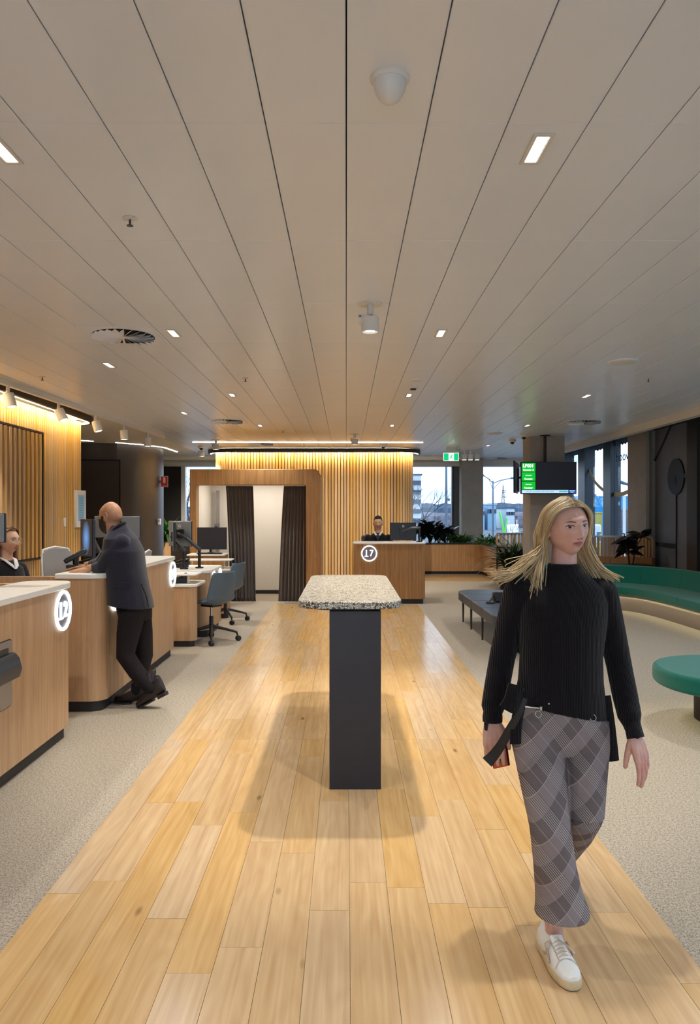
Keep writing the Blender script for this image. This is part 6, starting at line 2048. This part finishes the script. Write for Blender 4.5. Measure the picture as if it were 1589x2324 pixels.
def ringo(c, r, tr_, parent, name='ring'):
    pts = [c + Vector((r * math.cos(a), 0.004 * math.sin(a), r * math.sin(a))) for a in [2 * math.pi * k / 18 for k in range(19)]]
    MB().tube(pts, tr_, 6).build(name, 'zip_metal', parent)
ringo(W(1222, 1621, -.122), 0.0105, 0.0016, to); ringo(W(1346, 1629, -.112), 0.0105, 0.0016, to)
MB().ball(W(1246, 1597, -.122), 0.004, 8).build('stud', 'zip_metal', to)
# dark ties hanging at both hips
def slabpath(pts, w, th, name, mat, parent, up=(0, 1, 0)):
    MB().tube(smooth_path(pts, 5), w, 10, flat=th / w, up=up).build(name, mat, parent)
slabpath([W(1190, 1575, -.09), W(1178, 1610, -.115), W(1172, 1650, -.118), W(1170, 1688, -.115)], 0.021, 0.006, 'side_tie', 'black_knit', jo)
slabpath([W(1368, 1580, -.05), W(1376, 1630, -.06), W(1382, 1680, -.06), W(1387, 1727, -.06)], 0.030, 0.008, 'side_tie', 'black_knit', jo)
slabpath([W(1172, 1555, -.115), W(1162, 1590, -.125), W(1150, 1610, -.12)], 0.030, 0.015, 'side_tie', 'black_knit', jo)

# white trainer on the leading foot, second trainer behind
pm('trainer_white', '#e6e5e0', 0.45, var=0.03, scale=30)
pm('trainer_sole', '#cdb994', 0.7, var=0.06, scale=40)
pm('lace_beige', '#cdb9a4', 0.8, var=0.1)
pm('trainer_suede', '#b9aa98', 0.8, var=0.08)
def trainer(root, M, label=None):
    """toe at local -y; sole on z = 0"""
    def o(v): return M @ Vector(v)
    out = []
    L_ = [(-0.135, 0.012), (-0.125, 0.026), (-0.105, 0.037), (-0.07, 0.045), (-0.03, 0.046), (0.02, 0.039), (0.06, 0.034), (0.10, 0.035), (0.125, 0.029), (0.135, 0.016)]
    def outline(z, sc=1.0):
        left = [o((-w * sc + 0.004, y * (1 + (sc - 1) * 0.4), z)) for y, w in L_]
        right = [o((w * sc + 0.004, y * (1 + (sc - 1) * 0.4), z)) for y, w in reversed(L_)]
        return left + right
    MB().loft([outline(0.004, 0.97), outline(0.010, 1.03), outline(0.030, 1.03), outline(0.033, 1.0)][::-1]).build('sole', 'trainer_sole', root, angle=50)
    MB().loft([outline(0.0, 0.95), outline(0.0045, 0.98)][::-1]).build('outsole', 'plinth_black', root, angle=50)
    up = MB()
    rows = [(-0.130, .016, .046), (-0.115, .031, .053), (-0.09, .040, .058), (-0.055, .043, .066), (-0.02, .041, .079), (0.015, .036, .084), (0.05, .032, .078), (0.09, .033, .080), (0.12, .029, .088), (0.131, .018, .088)]
    rings = []
    for y, w, h in rows:
        ring = []
        for k in range(18):
            a = math.pi * k / 17
            ring.append(o((0.004 + w * math.cos(a) * (1.0 if math.sin(a) < 0.75 else 0.92), y, 0.030 + (h - 0.030) * math.sin(a) ** 0.75)))
        rings.append(ring)
    up.loft(rings, True, True)
    u = up.build('upper', 'trainer_white', root, angle=60)
    MB().loft([[o((0.004 + 0.021 * math.cos(a), y, z + 0.004 * math.sin(a))) for a in [math.pi * 2 * k / 12 for k in range(12)]] for y, z in ((-0.06, .064), (-0.03, .076), (0.0, .087), (0.018, .098))]).build('tongue', 'trainer_white', u, angle=60)
    for k in range(6):
        y = -0.052 + 0.0125 * k
        z = 0.0705 + 0.0042 * k
        MB().tube([o((-0.020, y - 0.004, z - 0.006)), o((0.0, y, z + 0.004)), o((0.008, y, z + 0.004)), o((0.027, y + 0.004, z - 0.006))], 0.0032, 6).build('lace', 'lace_beige', u)
    for sx, dy in ((-1, 0.012), (1, -0.03)):
        MB().tube(smooth_path([o((0.004, 0.012, 0.093)), o((0.004 + sx * 0.022, 0.0 + dy, 0.088)), o((0.004 + sx * 0.040, dy - 0.012, 0.070)), o((0.004 + sx * 0.036, dy + 0.006, 0.077)), o((0.004, 0.014, 0.092))], 5), 0.0026, 6).build('lace_loop', 'lace_beige', u)
    for sx in (-1, 1):
        MB().tube([o((0.004 + sx * 0.0440, -0.035, 0.040)), o((0.004 + sx * 0.0425, -0.01, 0.062)), o((0.004 + sx * 0.0385, 0.018, 0.074))], 0.006, 6, flat=0.35, up=(1, 0, 0)).tube([o((0.004 + sx * 0.0385, 0.030, 0.038)), o((0.004 + sx * 0.041, 0.0, 0.052))], 0.005, 6, flat=0.35, up=(1, 0, 0)).build('side_mark', 'trainer_suede', u)
    MB().tube([o((-0.036, -0.078, 0.046)), o((-0.02, -0.066, 0.0625)), o((0.004, -0.060, 0.0655)), o((0.028, -0.066, 0.0625)), o((0.044, -0.078, 0.046))], 0.0014, 5).build('toe_seam', 'trainer_suede', u)
    return u
s1 = thing('trainer', 'white lace-up trainer on the leading foot of the walking woman', 'shoe', (0.72, 2.54, 0.002), 'white trainers')
Mt = Matrix.Translation((0.716, 2.548, 0.002)) @ Matrix.Rotation(math.radians(7), 4, 'Z')
trainer(s1, Mt)
s2 = thing('trainer', 'white trainer on the trailing foot, hidden behind the leading leg', 'shoe', (0.85, 3.1, 0.03), 'white trainers')
Mt = Matrix.Translation(P(1258, 0, 3.12) * 1.0) 
xx = P(1258, 0, 3.12).x
Mt = Matrix.Translation((xx, 3.09, 0.075)) @ Matrix.Rotation(math.radians(32), 4, 'X')
trainer(s2, Mt)

# phone and strap in her right hand
ph = thing('phone', 'orange and green phone case held in the right hand of the woman', 'phone', tuple(W(1130, 1712, -.035)))
pm('case_orange', '#d4561f', 0.5, var=0.05); pm('case_green', '#4f7a38', 0.5, var=0.08)
pc = W(1135, 1713, .014)
Rp = Matrix.Rotation(math.radians(-8), 3, 'Y') @ Matrix.Rotation(math.radians(12), 3, 'Z')
MB().box(pc, (0.066, 0.008, 0.092), M=Rp).build('case', 'black_plastic', ph, bevel=0.003)
MB().box(pc + Rp @ Vector((-0.004, -0.0048, 0)), (0.054, 0.002, 0.088), M=Rp).build('back_print', 'case_orange', ph, smooth=False)
g = MB()
g.prism([(-0.02, -0.028), (0.016, -0.028), (0.011, -0.014), (0.018, 0.0), (0.012, 0.014), (0.0, 0.016), (-0.004, 0.004), (0.004, -0.004), (-0.004, -0.016)], 0, 0.0012, M=Matrix.Translation(pc + Rp @ Vector((-0.003, -0.0062, 0))) @ Rp.to_4x4() @ Matrix(((1, 0, 0, 0), (0, 0, -1, 0), (0, 1, 0, 0), (0, 0, 0, 1))))
g.build('print_shape', 'case_green', ph, smooth=False)
st = thing('strap', 'black wrist strap hanging beside the phone of the woman', 'strap', tuple(W(1130, 1690, -.08)))
sp3 = [W(1192, 1585, -.13), W(1180, 1615, -.135), W(1160, 1650, -.12), W(1138, 1690, -.095), W(1120, 1715, -.075), W(1106, 1730, -.07)]
pm('strap_black', '#1b1a1d', 0.6, var=0.1)
pp = smooth_path(sp3, 5)
MB().tube(pp, [0.009 + 0.012 * (k / (len(pp) - 1)) for k in range(len(pp))], 8, flat=0.22, up=(0.3, 1, 0)).build('band', 'strap_black', st)
MB().tube([pp[-3], pp[-1]], 0.0215, 8, flat=0.25, up=(0.3, 1, 0)).build('end_tab', 'strap_black', st)
w_ = thing('wrist_watch', 'dark watch band at the right cuff of the woman', 'watch', tuple(W(1100, 1648, -.02)))
MB().tube([W(1105, 1640, 0.0), W(1103, 1656, 0.0)], 0.014, 10, flat=0.6).build('band', 'strap_black', w_)
MB().box(W(1101, 1648, -0.006), (0.006, 0.018, 0.02)).build('case', 'strap_black', w_, bevel=0.002)

# long blonde hair: a cap and many locks
def hair_mat(name, c0, c1, c2):
    m, n, b = new_mat(name)
    L = n.links.new
    at = n.nodes.new('ShaderNodeAttribute'); at.attribute_name = 'lock'
    r = n.nodes.new('ShaderNodeValToRGB')
    r.color_ramp.elements[0].color = rgb(c0); r.color_ramp.elements[1].color = rgb(c2)
    e_ = r.color_ramp.elements.new(0.5); e_.color = rgb(c1)
    L(at.outputs['Fac'], r.inputs[0])
    t = n.nodes.new('ShaderNodeTexCoord')
    mpn = n.nodes.new('ShaderNodeMapping'); mpn.inputs['Scale'].default_value = (500, 500, 12)
    ns = n.nodes.new('ShaderNodeTexNoise'); ns.inputs['Scale'].default_value = 1.0
    L(t.outputs['Object'], mpn.inputs[0]); L(mpn.outputs[0], ns.inputs['Vector'])
    mr = n.nodes.new('ShaderNodeMapRange'); mr.inputs['To Min'].default_value = 0.72; mr.inputs['To Max'].default_value = 1.2
    L(ns.outputs['Fac'], mr.inputs['Value'])
    hs = n.nodes.new('ShaderNodeHueSaturation'); L(r.outputs[0], hs.inputs['Color']); L(mr.outputs[0], hs.inputs['Value'])
    L(hs.outputs[0], b.inputs['Base Color'])
    b.inputs['Roughness'].default_value = 0.42; b.inputs['Specular IOR Level'].default_value = 0.4
hair_mat('hair_blonde', '#8a7152', '#c0a67c', '#e2d0aa')
rr = random.Random(11)
hb = MB(); lockv = []
def lock(pts, r0, shade, flat=0.45, n=6, up=None):
    k0 = len(hb.v)
    q = smooth_path(pts, 4)
    m_ = len(q)
    rs = [r0 * (0.35 + 0.65 * min(1, i / (m_ * 0.2))) * (1 - 0.75 * max(0, (i / (m_ - 1) - 0.6) / 0.4) ** 1.5) for i in range(m_)]
    hb.tube(q, rs, n, flat=flat, up=up)
    for i in range(len(hb.v) - k0):
        u = (i // n) / max(1, m_ - 1)
        lockv.append(min(1, max(0, shade + 0.32 * (u - 0.4))))
K = hd.k
def hs_(x, y, z, lift):
    """point on the scalp ellipsoid, lifted"""
    d = math.sqrt((x / 0.074) ** 2 + (y / 0.10) ** 2 + (z / 0.112) ** 2)
    f = 1.0 / d
    v = Vector((x * f, y * f, z * f))
    nrm = Vector((v.x / 0.074 ** 2, v.y / 0.10 ** 2, v.z / 0.112 ** 2)).normalized()
    return v + nrm * lift
zc = hd.c.z
for side in (-1, 1):
    for k in range(400):
        u = k / 399.0
        # root along the parting, from forehead to nape
        yr = -0.070 + 0.165 * u + rr.uniform(-0.004, 0.004)
        lift = 0.006 + 0.014 * rr.random()
        root = hs_(0.004 * side + rr.uniform(-0.003, 0.003), yr, 0.112 * math.sqrt(max(0.02, 1 - (yr / 0.100) ** 2)), 0.004 + 0.006 * rr.random())
        yt = (-0.006 if side < 0 else -0.026) + 0.095 * u + rr.uniform(-0.010, 0.010)     # where it passes the temple
        fr_ = max(0.0, 1 - u * 2.4)
        m1 = hs_(side * 0.046, yr * 0.84 + yt * 0.16 - 0.004 * fr_, 0.082 - 0.006 * fr_, lift * 0.75)
        m2 = hs_(side * 0.072, yt - 0.034 * fr_, 0.040, lift + 0.002)
        m3 = Vector((side * (0.080 + 0.018 * rr.random() - 0.010 * u), yt + 0.010, -0.030))
        m4 = Vector((side * (0.080 + 0.022 * rr.random() - 0.02 * u), yt + 0.018 + 0.02 * rr.random(), -0.085))
        P1 = [hd.w(root), hd.w(m1), hd.w(m2), hd.w(m3), hd.w(m4)]
        w4 = P1[-1]
        if side < 0:
            # her right: falls down the chest, some blown outward to the left of the picture
            blow = 1.0 if rr.random() < 0.20 else rr.random() * 0.25
            e1 = Vector((w4.x - 0.012 - 0.09 * blow, w4.y - 0.02 - 0.02 * (1 - u), zc - 0.155 - 0.02 * rr.random()))
            e2 = Vector((w4.x - 0.030 + 0.022 * rr.random() - 0.155 * blow, w4.y - 0.045 - 0.02 * rr.random(), zc - 0.24 + 0.06 * blow - 0.035 * rr.random()))
            if blow > 0.9 and rr.random() < 0.5:
                e2.z += 0.03; e2.x -= 0.02
        else:
            blow = rr.random()
            e1 = Vector((w4.x + 0.018 + 0.02 * blow, w4.y - 0.02, zc - 0.145))
            e2 = Vector((w4.x + 0.050 + 0.065 * blow, w4.y - 0.035, zc - 0.19 - 0.025 * rr.random() + 0.012 * blow))
        lock(P1 + [e1, e2], 0.0050 if u < 0.8 else 0.0065, rr.uniform(0.12, 0.85))
# hair closing the parting
for k in range(7):
    x_ = 0.0014 * (k - 3)
    lock([hd.w(hs_(x_, -0.074, 0.080, 0.002)), hd.w(hs_(x_, -0.060, 0.091, 0.003)), hd.w(hs_(x_, -0.03, 0.107, 0.005)), hd.w(hs_(x_, 0.03, 0.108, 0.006)), hd.w(hs_(x_, 0.08, 0.07, 0.006))], 0.0042, rr.uniform(0.1, 0.5))
# loose wisps
for k in range(16):
    a = hd.w((-0.085, 0.02, -0.05))
    e = a + Vector((-0.05 - 0.10 * rr.random(), -0.02 * rr.random(), -0.06 - 0.10 * rr.random()))
    lock([a, a.lerp(e, 0.5) + Vector((0.01, -0.01, -0.02 * rr.random())), e, e + Vector((rr.uniform(-0.03, 0.02), 0, rr.uniform(-0.03, 0.01)))], 0.0030, rr.uniform(0.5, 1.0), n=5)
ho = hb.build('hair', 'hair_blonde', wm, angle=80)
at = ho.data.attributes.new('lock', 'FLOAT', 'POINT')
at.data.foreach_set('value', np.array(lockv, dtype=np.float32))
cap = hd.shell(lambda x, y, z: (z > 0.081) | ((y > -0.030) & (z > 0.045)) | ((y > 0.0) & (z > 0.0)) | ((y > 0.03) & (z > -0.07)), 0.006, 'hair_cap', 'hair_blonde', ho)
a2 = cap.data.attributes.new('lock', 'FLOAT', 'POINT')
a2.data.foreach_set('value', np.full(len(cap.data.vertices), 0.3, dtype=np.float32))
# ---------------------------------------------------------------- bearded man leaning on the long counter
YB_ = 6.03
def B(px, py, dy=0.0): return P(px, py, YB_ + dy)
mn = thing('person', 'bald bearded man in a navy jacket leaning on the long counter', 'person', tuple(PF(325, 1605)))
hm = Head(B(250.5, 1171, 0.0), math.radians(-112), rx=math.radians(-8), scale=1.02, jaw=1.6, nose=1.1)
body = MB()
hm.add(body)
hm.neck(body, B(271, 1214, 0.0), 0.060, 0.070)
body_loft(body, [(B(270, 1205), .075, .09), (B(274, 1225), .10, .16), (B(280, 1260), .12, .17), (B(288, 1310), .115, .15), (B(298, 1360), .11, .135), (B(306, 1392), .10, .125)])
# near (left) arm on the counter, far arm likewise
SN, EN, HN = B(268, 1226, -0.19), P(232, 1287, 5.90), P(203, 1289, 5.93)
SF, EF, HF = B(268, 1226, 0.19), P(228, 1280, 6.3), P(196, 1282, 6.36)
body.capsule([SN + Vector((0.015, 0.06, -0.03)), P(250, 1262, 5.87), EN, HN], [0.045, 0.045, 0.043, 0.028], 14); body.capsule([SF, EF, HF], [0.055, 0.045, 0.028], 14)
hand(body, P(206, 1291, 5.93), (-1, 0.06, -0.10), (0.05, -0.30, 1), thumb=1, curl=(0.10, 0.10, 0.10, 0.12), k=1.0, thumb_out=0.42, thumb_curl=0.1, spread=0.07, thumb_down=0.1)
hand(body, P(198, 1285, 6.36), (-1, -0.1, -0.12), (0, 0.1, 1), thumb=-1, curl=(0.12, 0.12, 0.12, 0.14), k=1.0, thumb_out=0.5, thumb_curl=0.15, thumb_down=0.1)
# legs: near leg bent with the toe on the floor behind, far leg straight
HNl, KN, AN = B(305, 1395, -.09), B(284, 1492, -.13), B(347, 1562, -.10)
HFl, KF, AF = B(312, 1395, .09), B(326, 1485, .08), B(311, 1572, .05)
body.capsule([HNl, KN, AN], [0.07, 0.045, 0.030], 14); body.capsule([HFl, KF, AF], [0.07, 0.045, 0.030], 14)
me = fuse(body, 0.0042, 4)
def mt(co):
    def ex(l, t):
        # shaved scalp shade over the crown sides and back
        w = ((l[:, 2] > 0.0) & (l[:, 1] > -0.03)) * np.clip((0.085 - l[:, 2]) / 0.05, 0, 1) * np.clip((l[:, 1] + 0.03) / 0.03, 0, 1) * (np.abs(l[:, 0]) < 0.09) * (l[:, 2] < 0.13)
        w2 = ((l[:, 2] > -0.05) & (l[:, 2] <= 0.0) & (l[:, 1] > 0.03)) * (np.abs(l[:, 0]) < 0.09) * 1.0
        w = np.clip(w + w2, 0, 1) * 0.45
        return t * (1 - w[:, None]) + np.array((0.62, 0.58, 0.55)) * w[:, None]
    return hm.tint(co, lips=(0.8, 0.55, 0.5), extra=ex)
skin_obj(me, 'body', 'skin_olive', mn, mt)
hm.features(mn, brow='hair_brown')
def beard_c(x, y, z):
    low = (z < -0.030 - 0.0 * y) & (y < 0.012)
    side_ = (z < 0.0) & (y < 0.010) & (y > -0.035) & (np.abs(x) > 0.04)
    mouth = (np.abs(x) < 0.02) & (z > -0.068) & (z < -0.050) & (y < -0.06)
    nose_ = (np.abs(x) < 0.022) & (z > -0.044) & (y < -0.05)
    return (low | side_) & ~mouth & ~nose_
bd = hm.shell(beard_c, lambda x, y, z: 0.006 + 0.030 * np.clip((-z - 0.05) / 0.06, 0, 1), 'beard', 'hair_brown', mn, noise=0.0012, seed=4)
# jacket
jk = MB()
rows = [(B(270, 1192, .0), .062, .075), (B(272, 1206, .0), .085, .12), (B(275, 1222), .125, .195), (B(280, 1250), .155, .225), (B(284, 1290), .158, .215), (B(290, 1325), .160, .205), (B(294, 1352), .168, .21), (B(297, 1374), .178, .215, -.12)]
body_loft(jk, rows, n=32)
jk.capsule([SN + Vector((0.015, 0.045, -0.02)), P(250, 1262, 5.87), EN + Vector((0, 0, 0.0)), P(216, 1288, 5.925)], [0.066, 0.066, 0.060, 0.042], 18)
jk.capsule([SF + Vector((0.01, -0.02, 0.0)), P(246, 1258, 6.25), EF, P(210, 1281, 6.34)], [0.080, 0.067, 0.060, 0.042], 18)
me = fuse(jk, 0.0055, 9)
jo2 = skin_obj(me, 'jacket', 'cloth_navy', mn)
MB().tube(smooth_path([B(236, 1222, -.05), B(252, 1208, -.085), B(268, 1194, -.085), B(281, 1188, -.03), B(282, 1189, .03), B(268, 1195, .085)], 5), 0.017, 8, flat=0.5).build('collar', 'cloth_black', jo2)
MB().box(B(276, 1328, -.208), (0.14, 0.006, 0.045), M=Matrix.Rotation(math.radians(4), 3, 'Y')).build('pocket_flap', 'cloth_navy', jo2, bevel=0.003)
MB().tube([B(320, 1325, -.135), B(332, 1352, -.13), B(337, 1378, -.13)], 0.004, 6).build('vent_seam', 'cloth_black', jo2)
# trousers
tr = MB()
body_loft(tr, [(B(301, 1352), .125, .16), (B(305, 1380), .135, .165), (B(308, 1405), .125, .15)][::-1])
tr.capsule([B(300, 1392, -.085), B(291, 1440, -.11), B(285, 1488, -.13), B(310, 1525, -.12), B(340, 1560, -.105)], [0.105, 0.090, 0.074, 0.066, 0.056], 18)
tr.capsule([B(314, 1392, .085), B(322, 1440, .085), B(327, 1488, .08), B(318, 1530, .065), B(312, 1566, .05)], [0.105, 0.088, 0.072, 0.064, 0.052], 18)
me = fuse(tr, 0.0055, 4)
skin_obj(me, 'trousers', 'trouser_black', mn)
# ankle boots
def boot(root, M):
    def o(v): return M @ Vector(v)
    rows = [(-0.155, .012, .006, .040), (-0.14, .030, .004, .052), (-0.11, .041, .003, .062), (-0.06, .046, .003, .080), (-0.01, .041, .006, .105), (0.03, .036, .012, .135), (0.06, .035, .018, .165), (0.095, .034, .022, .170), (0.122, .024, .026, .166)]
    rings = []
    for x, w, z0, h in rows:
        ring = []
        for k in range(20):
            a = 2 * math.pi * k / 20
            zz = (z0 + h) / 2 + (h - z0) / 2 * math.copysign(abs(math.sin(a)) ** 0.7, math.sin(a))
            ring.append(o((x, w * math.cos(a), zz)))
        rings.append(ring)
    u = MB().loft(rings).build('upper', 'boot_leather', root, angle=60)
    MB().tube([o((0.04, 0, 0.15)), o((0.065, 0, 0.22))], [0.052, 0.050], 16).build('shaft', 'boot_leather', u)
    L_ = [(-0.162, 0.01), (-0.145, 0.033), (-0.11, 0.045), (-0.06, 0.049), (-0.01, 0.043)]
    poly = [(x, -w) for x, w in L_] + [(x, w) for x, w in reversed(L_)]
    MB().prism(poly, -0.004, 0.008, M=M).build('sole', 'plinth_black', u)
    MB().prism([(0.05, -0.036), (0.12, -0.033), (0.128, 0), (0.12, 0.033), (0.05, 0.036)], -0.006, 0.024, M=M).build('heel', 'plinth_black', u)
    MB().tube([o((0.112, 0, 0.19)), o((0.122, 0, 0.222)), o((0.112, 0, 0.235)), o((0.10, 0, 0.22))], 0.004, 6).build('pull_tab', 'boot_leather', u)
f1 = PF(300, 1601)
b1 = thing('ankle_boot', 'dark leather ankle boot flat on the carpet by the long counter', 'boot', (f1.x, f1.y, 0), 'dark ankle boots')
boot(b1, Matrix.Translation((B(302, 0, .05).x, 6.08, 0.008)) @ Matrix.Rotation(math.radians(-6), 4, 'Z'))
f2 = PF(345, 1608)
b2 = thing('ankle_boot', 'dark leather ankle boot with raised heel behind the other boot', 'boot', (f2.x, f2.y, 0), 'dark ankle boots')
boot(b2, Matrix.Translation((B(350, 0, -.10).x, 5.93, 0.062)) @ Matrix.Rotation(math.radians(-10), 4, 'Z') @ Matrix.Rotation(math.radians(-27), 4, 'Y'))

# ---------------------------------------------------------------- seated staff
def seated(label, head_c, rz, scale, coat, skin, hairf, shirt=True, lean=0.0, seat_z=0.48, arms=True, vneck=None, tintkw=None, name='person', headkw=None):
    """upper body facing local -y, sitting; head_c = head centre"""
    hc = Vector(head_c)
    t = thing(name, label, 'person', (hc.x, hc.y, seat_z))
    hd_ = Head(hc, rz, scale=scale, **(headkw or {}))
    R = Matrix.Rotation(rz, 3, 'Z')
    def w(x, y, z): return hc + R @ (Vector((x, y, z)) * scale)
    body = MB()
    hd_.add(body)
    hd_.neck(body, w(0, 0.04, -0.18), 0.052 * scale, 0.060 * scale)
    zs = hc.z
    hip = (seat_z - zs) / scale
    def ring(z, a, b, y=0.04): return [w(0, y, z) + R @ Vector((a * scale * math.cos(q), b * scale * math.sin(q), 0)) for q in [2 * math.pi * k / 28 for k in range(28)]]
    body.loft([ring(hip, .16, .11), ring(hip + .15, .14, .10), ring(-.42, .14, .10), ring(-.27, .16, .09), ring(-.19, .09, .06)])
    for s_ in (-1, 1):
        body.capsule([w(s_ * .18, .05, -.25), w(s_ * .24, .0, -.50), w(s_ * .12, -.24, -.58)], [.045 * scale, .038 * scale, .026 * scale], 12)
        body.capsule([w(s_ * .09, .04, hip + .02), w(s_ * .10, -.38, hip + .04), w(s_ * .10, -.36, hip - .40)], [.08 * scale, .06 * scale, .045 * scale], 12)
        hand(body, w(s_ * .12, -.24, -.58), R @ Vector((-s_ * 0.3, -1, -0.05)), (0, 0, 1), thumb=-s_, curl=(0.2, 0.2, 0.22, 0.25), k=0.95 * scale)
    me = fuse(body, 0.0050, 3)
    skin_obj(me, 'body', skin, t, lambda co: hd_.tint(co, **(tintkw or {})))
    hd_.features(t, brow='hair_brown')
    c = MB()
    c.loft([ring(hip - .02, .175, .13), ring(hip + .15, .165, .125), ring(-.42, .17, .125), ring(-.30, .195, .12), ring(-.235, .18, .105), ring(-.195, .12, .085), ring(-.165, .075, .068)])
    for s_ in (-1, 1):
        c.capsule([w(s_ * .175, .05, -.255), w(s_ * .24, .0, -.50), w(s_ * .15, -.20, -.57)], [.068 * scale, .056 * scale, .042 * scale], 14)
    me = fuse(c, 0.0055, 4)
    co_ = skin_obj(me, 'coat', coat, t)
    tr_ = MB()
    for s_ in (-1, 1):
        tr_.capsule([w(s_ * .09, .04, hip + .02), w(s_ * .10, -.39, hip + .04), w(s_ * .10, -.36, hip - .40)], [.095 * scale, .075 * scale, .058 * scale], 14)
    skin_obj(fuse(tr_, 0.007, 2), 'trousers', 'trouser_black', t)
    if shirt:
        for s_ in (-1, 1):
            MB().tube([w(s_ * .060, .045, -.135), w(s_ * .056, -.02, -.160), w(s_ * .026, -.064, -.205), w(s_ * .004, -.078, -.235)], [.012 * scale, .017 * scale, .020 * scale, .006 * scale], 8, flat=0.45).build('shirt_collar', 'cloth_white', co_)
    if vneck:
        MB().prism([(0, -.30), (.045, -.20), (-.045, -.20)], -.098, -.094, M=Matrix.Translation(hc) @ R.to_4x4() @ Matrix(((scale, 0, 0, 0), (0, 0, scale, 0), (0, scale, 0, 0), (0, 0, 0, 1)))).build('jumper', vneck, co_)
    hairf(hd_, t)
    return t, hd_
# man at the far counter
def short_hair(h, t):
    h.shell(lambda x, y, z: (z > 0.070) | ((y > -0.03) & (z > 0.035)) | ((y > 0.02) & (z > -0.035)), lambda x, y, z: 0.007 + 0.012 * np.clip((z - 0.05) / 0.05, 0, 1), 'hair', 'hair_black', t, noise=0.0008, seed=2)
m17, h17 = seated('dark-haired man in a black cardigan seated behind the far counter', P(858, 1187.5, 13.75), math.radians(-4), 1.08, 'cloth_black', 'skin_light', short_hair, vneck='jumper_grey', seat_z=0.52)
# woman behind the left counters
def long_hair(h, t):
    rr = random.Random(5)
    g = MB()
    for side in (-1, 1):
        for k in range(90):
            u = k / 89
            yr = -0.06 + 0.15 * u
            top_ = h.w(Vector((0.004 * side, yr, 0.112 * math.sqrt(max(0.02, 1 - (yr / 0.1) ** 2)) + 0.012)))
            a = h.w((side * 0.066, yr * 0.72 + 0.006, 0.078)); b = h.w((side * 0.088, -0.012 + 0.095 * u, 0.025)); c = h.w((side * 0.088, 0.008 + 0.085 * u, -0.06))
            e = h.w((side * (0.085 + 0.02 * rr.random()), 0.0 + 0.07 * u, -0.19 - 0.05 * rr.random()))
            g.tube(smooth_path([top_, a, b, c, e], 3), [0.004] + [0.0085] * 11 + [0.003], 5, flat=0.5)
    o = g.build('hair', 'hair_auburn', t, angle=80)
    h.shell(lambda x, y, z: (z > 0.080) | ((y > -0.030) & (z > 0.04)) | ((y > 0.0) & (z > -0.02)) | ((y > 0.03) & (z > -0.07)), 0.012, 'hair_cap', 'hair_auburn', o)
w13, h13 = seated('woman with glasses and auburn hair seated behind the left counters', P(19, 1227, 6.27), math.radians(70), 1.0, 'cloth_black', 'skin_light', long_hair, seat_z=0.54, tintkw=dict(lips=(0.75, 0.38, 0.38)), headkw=dict(jaw=1.2, nose=0.8))
gl = thing('glasses', 'thin clear glasses on the face of the seated woman', 'glasses', tuple(h13.w((0, -0.1, 0.0))))
pm('clear_frame', '#b9a99a', 0.3, var=0.05)
fr_m = MB()
for s_ in (-1, 1):
    pts = [h13.w((s_ * 0.033 + 0.026 * math.cos(a), -0.107 + 0.006 * abs(math.cos(a)) + (0.012 if s_ * math.cos(a) > 0.5 else 0), -0.002 + 0.022 * math.sin(a))) for a in [2 * math.pi * k / 22 for k in range(23)]]
    MB().tube(pts, 0.0016, 6).build('rim', 'clear_frame', gl)
    MB().tube([h13.w((s_ * 0.058, -0.092, 0.004)), h13.w((s_ * 0.078, -0.03, 0.006)), h13.w((s_ * 0.082, 0.012, 0.002))], 0.0014, 6).build('temple', 'clear_frame', gl)
MB().tube([h13.w((-0.008, -0.107, 0.004)), h13.w((0, -0.112, 0.007)), h13.w((0.008, -0.107, 0.004))], 0.0014, 6).build('bridge', 'clear_frame', gl)
# their chairs
c_ = dup(oc, (h13.c.x - 0.06, h13.c.y + 0.02, -0.03 + 0.03), math.radians(70), 'grey office chair under the seated woman')
c17c = thing('office_chair', 'navy office chair of the man behind the far counter', 'chair', (h17.c.x, h17.c.y + 0.1, 0))
xx, yy = h17.c.x, h17.c.y + 0.08
MB().prism(rrect(xx - 0.24, xx + 0.24, yy - 0.25, yy + 0.2, 0.08), 0.42, 0.50).build('seat', 'navy_fabric', c17c, bevel=0.02)
MB().bb(xx - 0.30, xx + 0.28, yy + 0.20, yy + 0.26, 0.55, 1.12).build('backrest', 'navy_fabric', c17c, bevel=0.03)
MB().tube([(xx, yy + 0.1, 0.42), (xx, yy + 0.24, 0.45), (xx, yy + 0.25, 0.6)], 0.02, 8).build('spine', 'black_steel', c17c)
MB().lathe([(0, 0.06), (0.03, 0.06), (0.03, 0.43), (0, 0.43)], c=(xx, yy, 0), n=14).build('column', 'black_steel', c17c)
for k in range(5):
    a = math.radians(72 * k + 20)
    MB().tube([(xx, yy, 0.10), (xx + 0.28 * math.cos(a), yy + 0.28 * math.sin(a), 0.03)], [0.025, 0.02], 8).build('leg', 'black_steel', c17c)
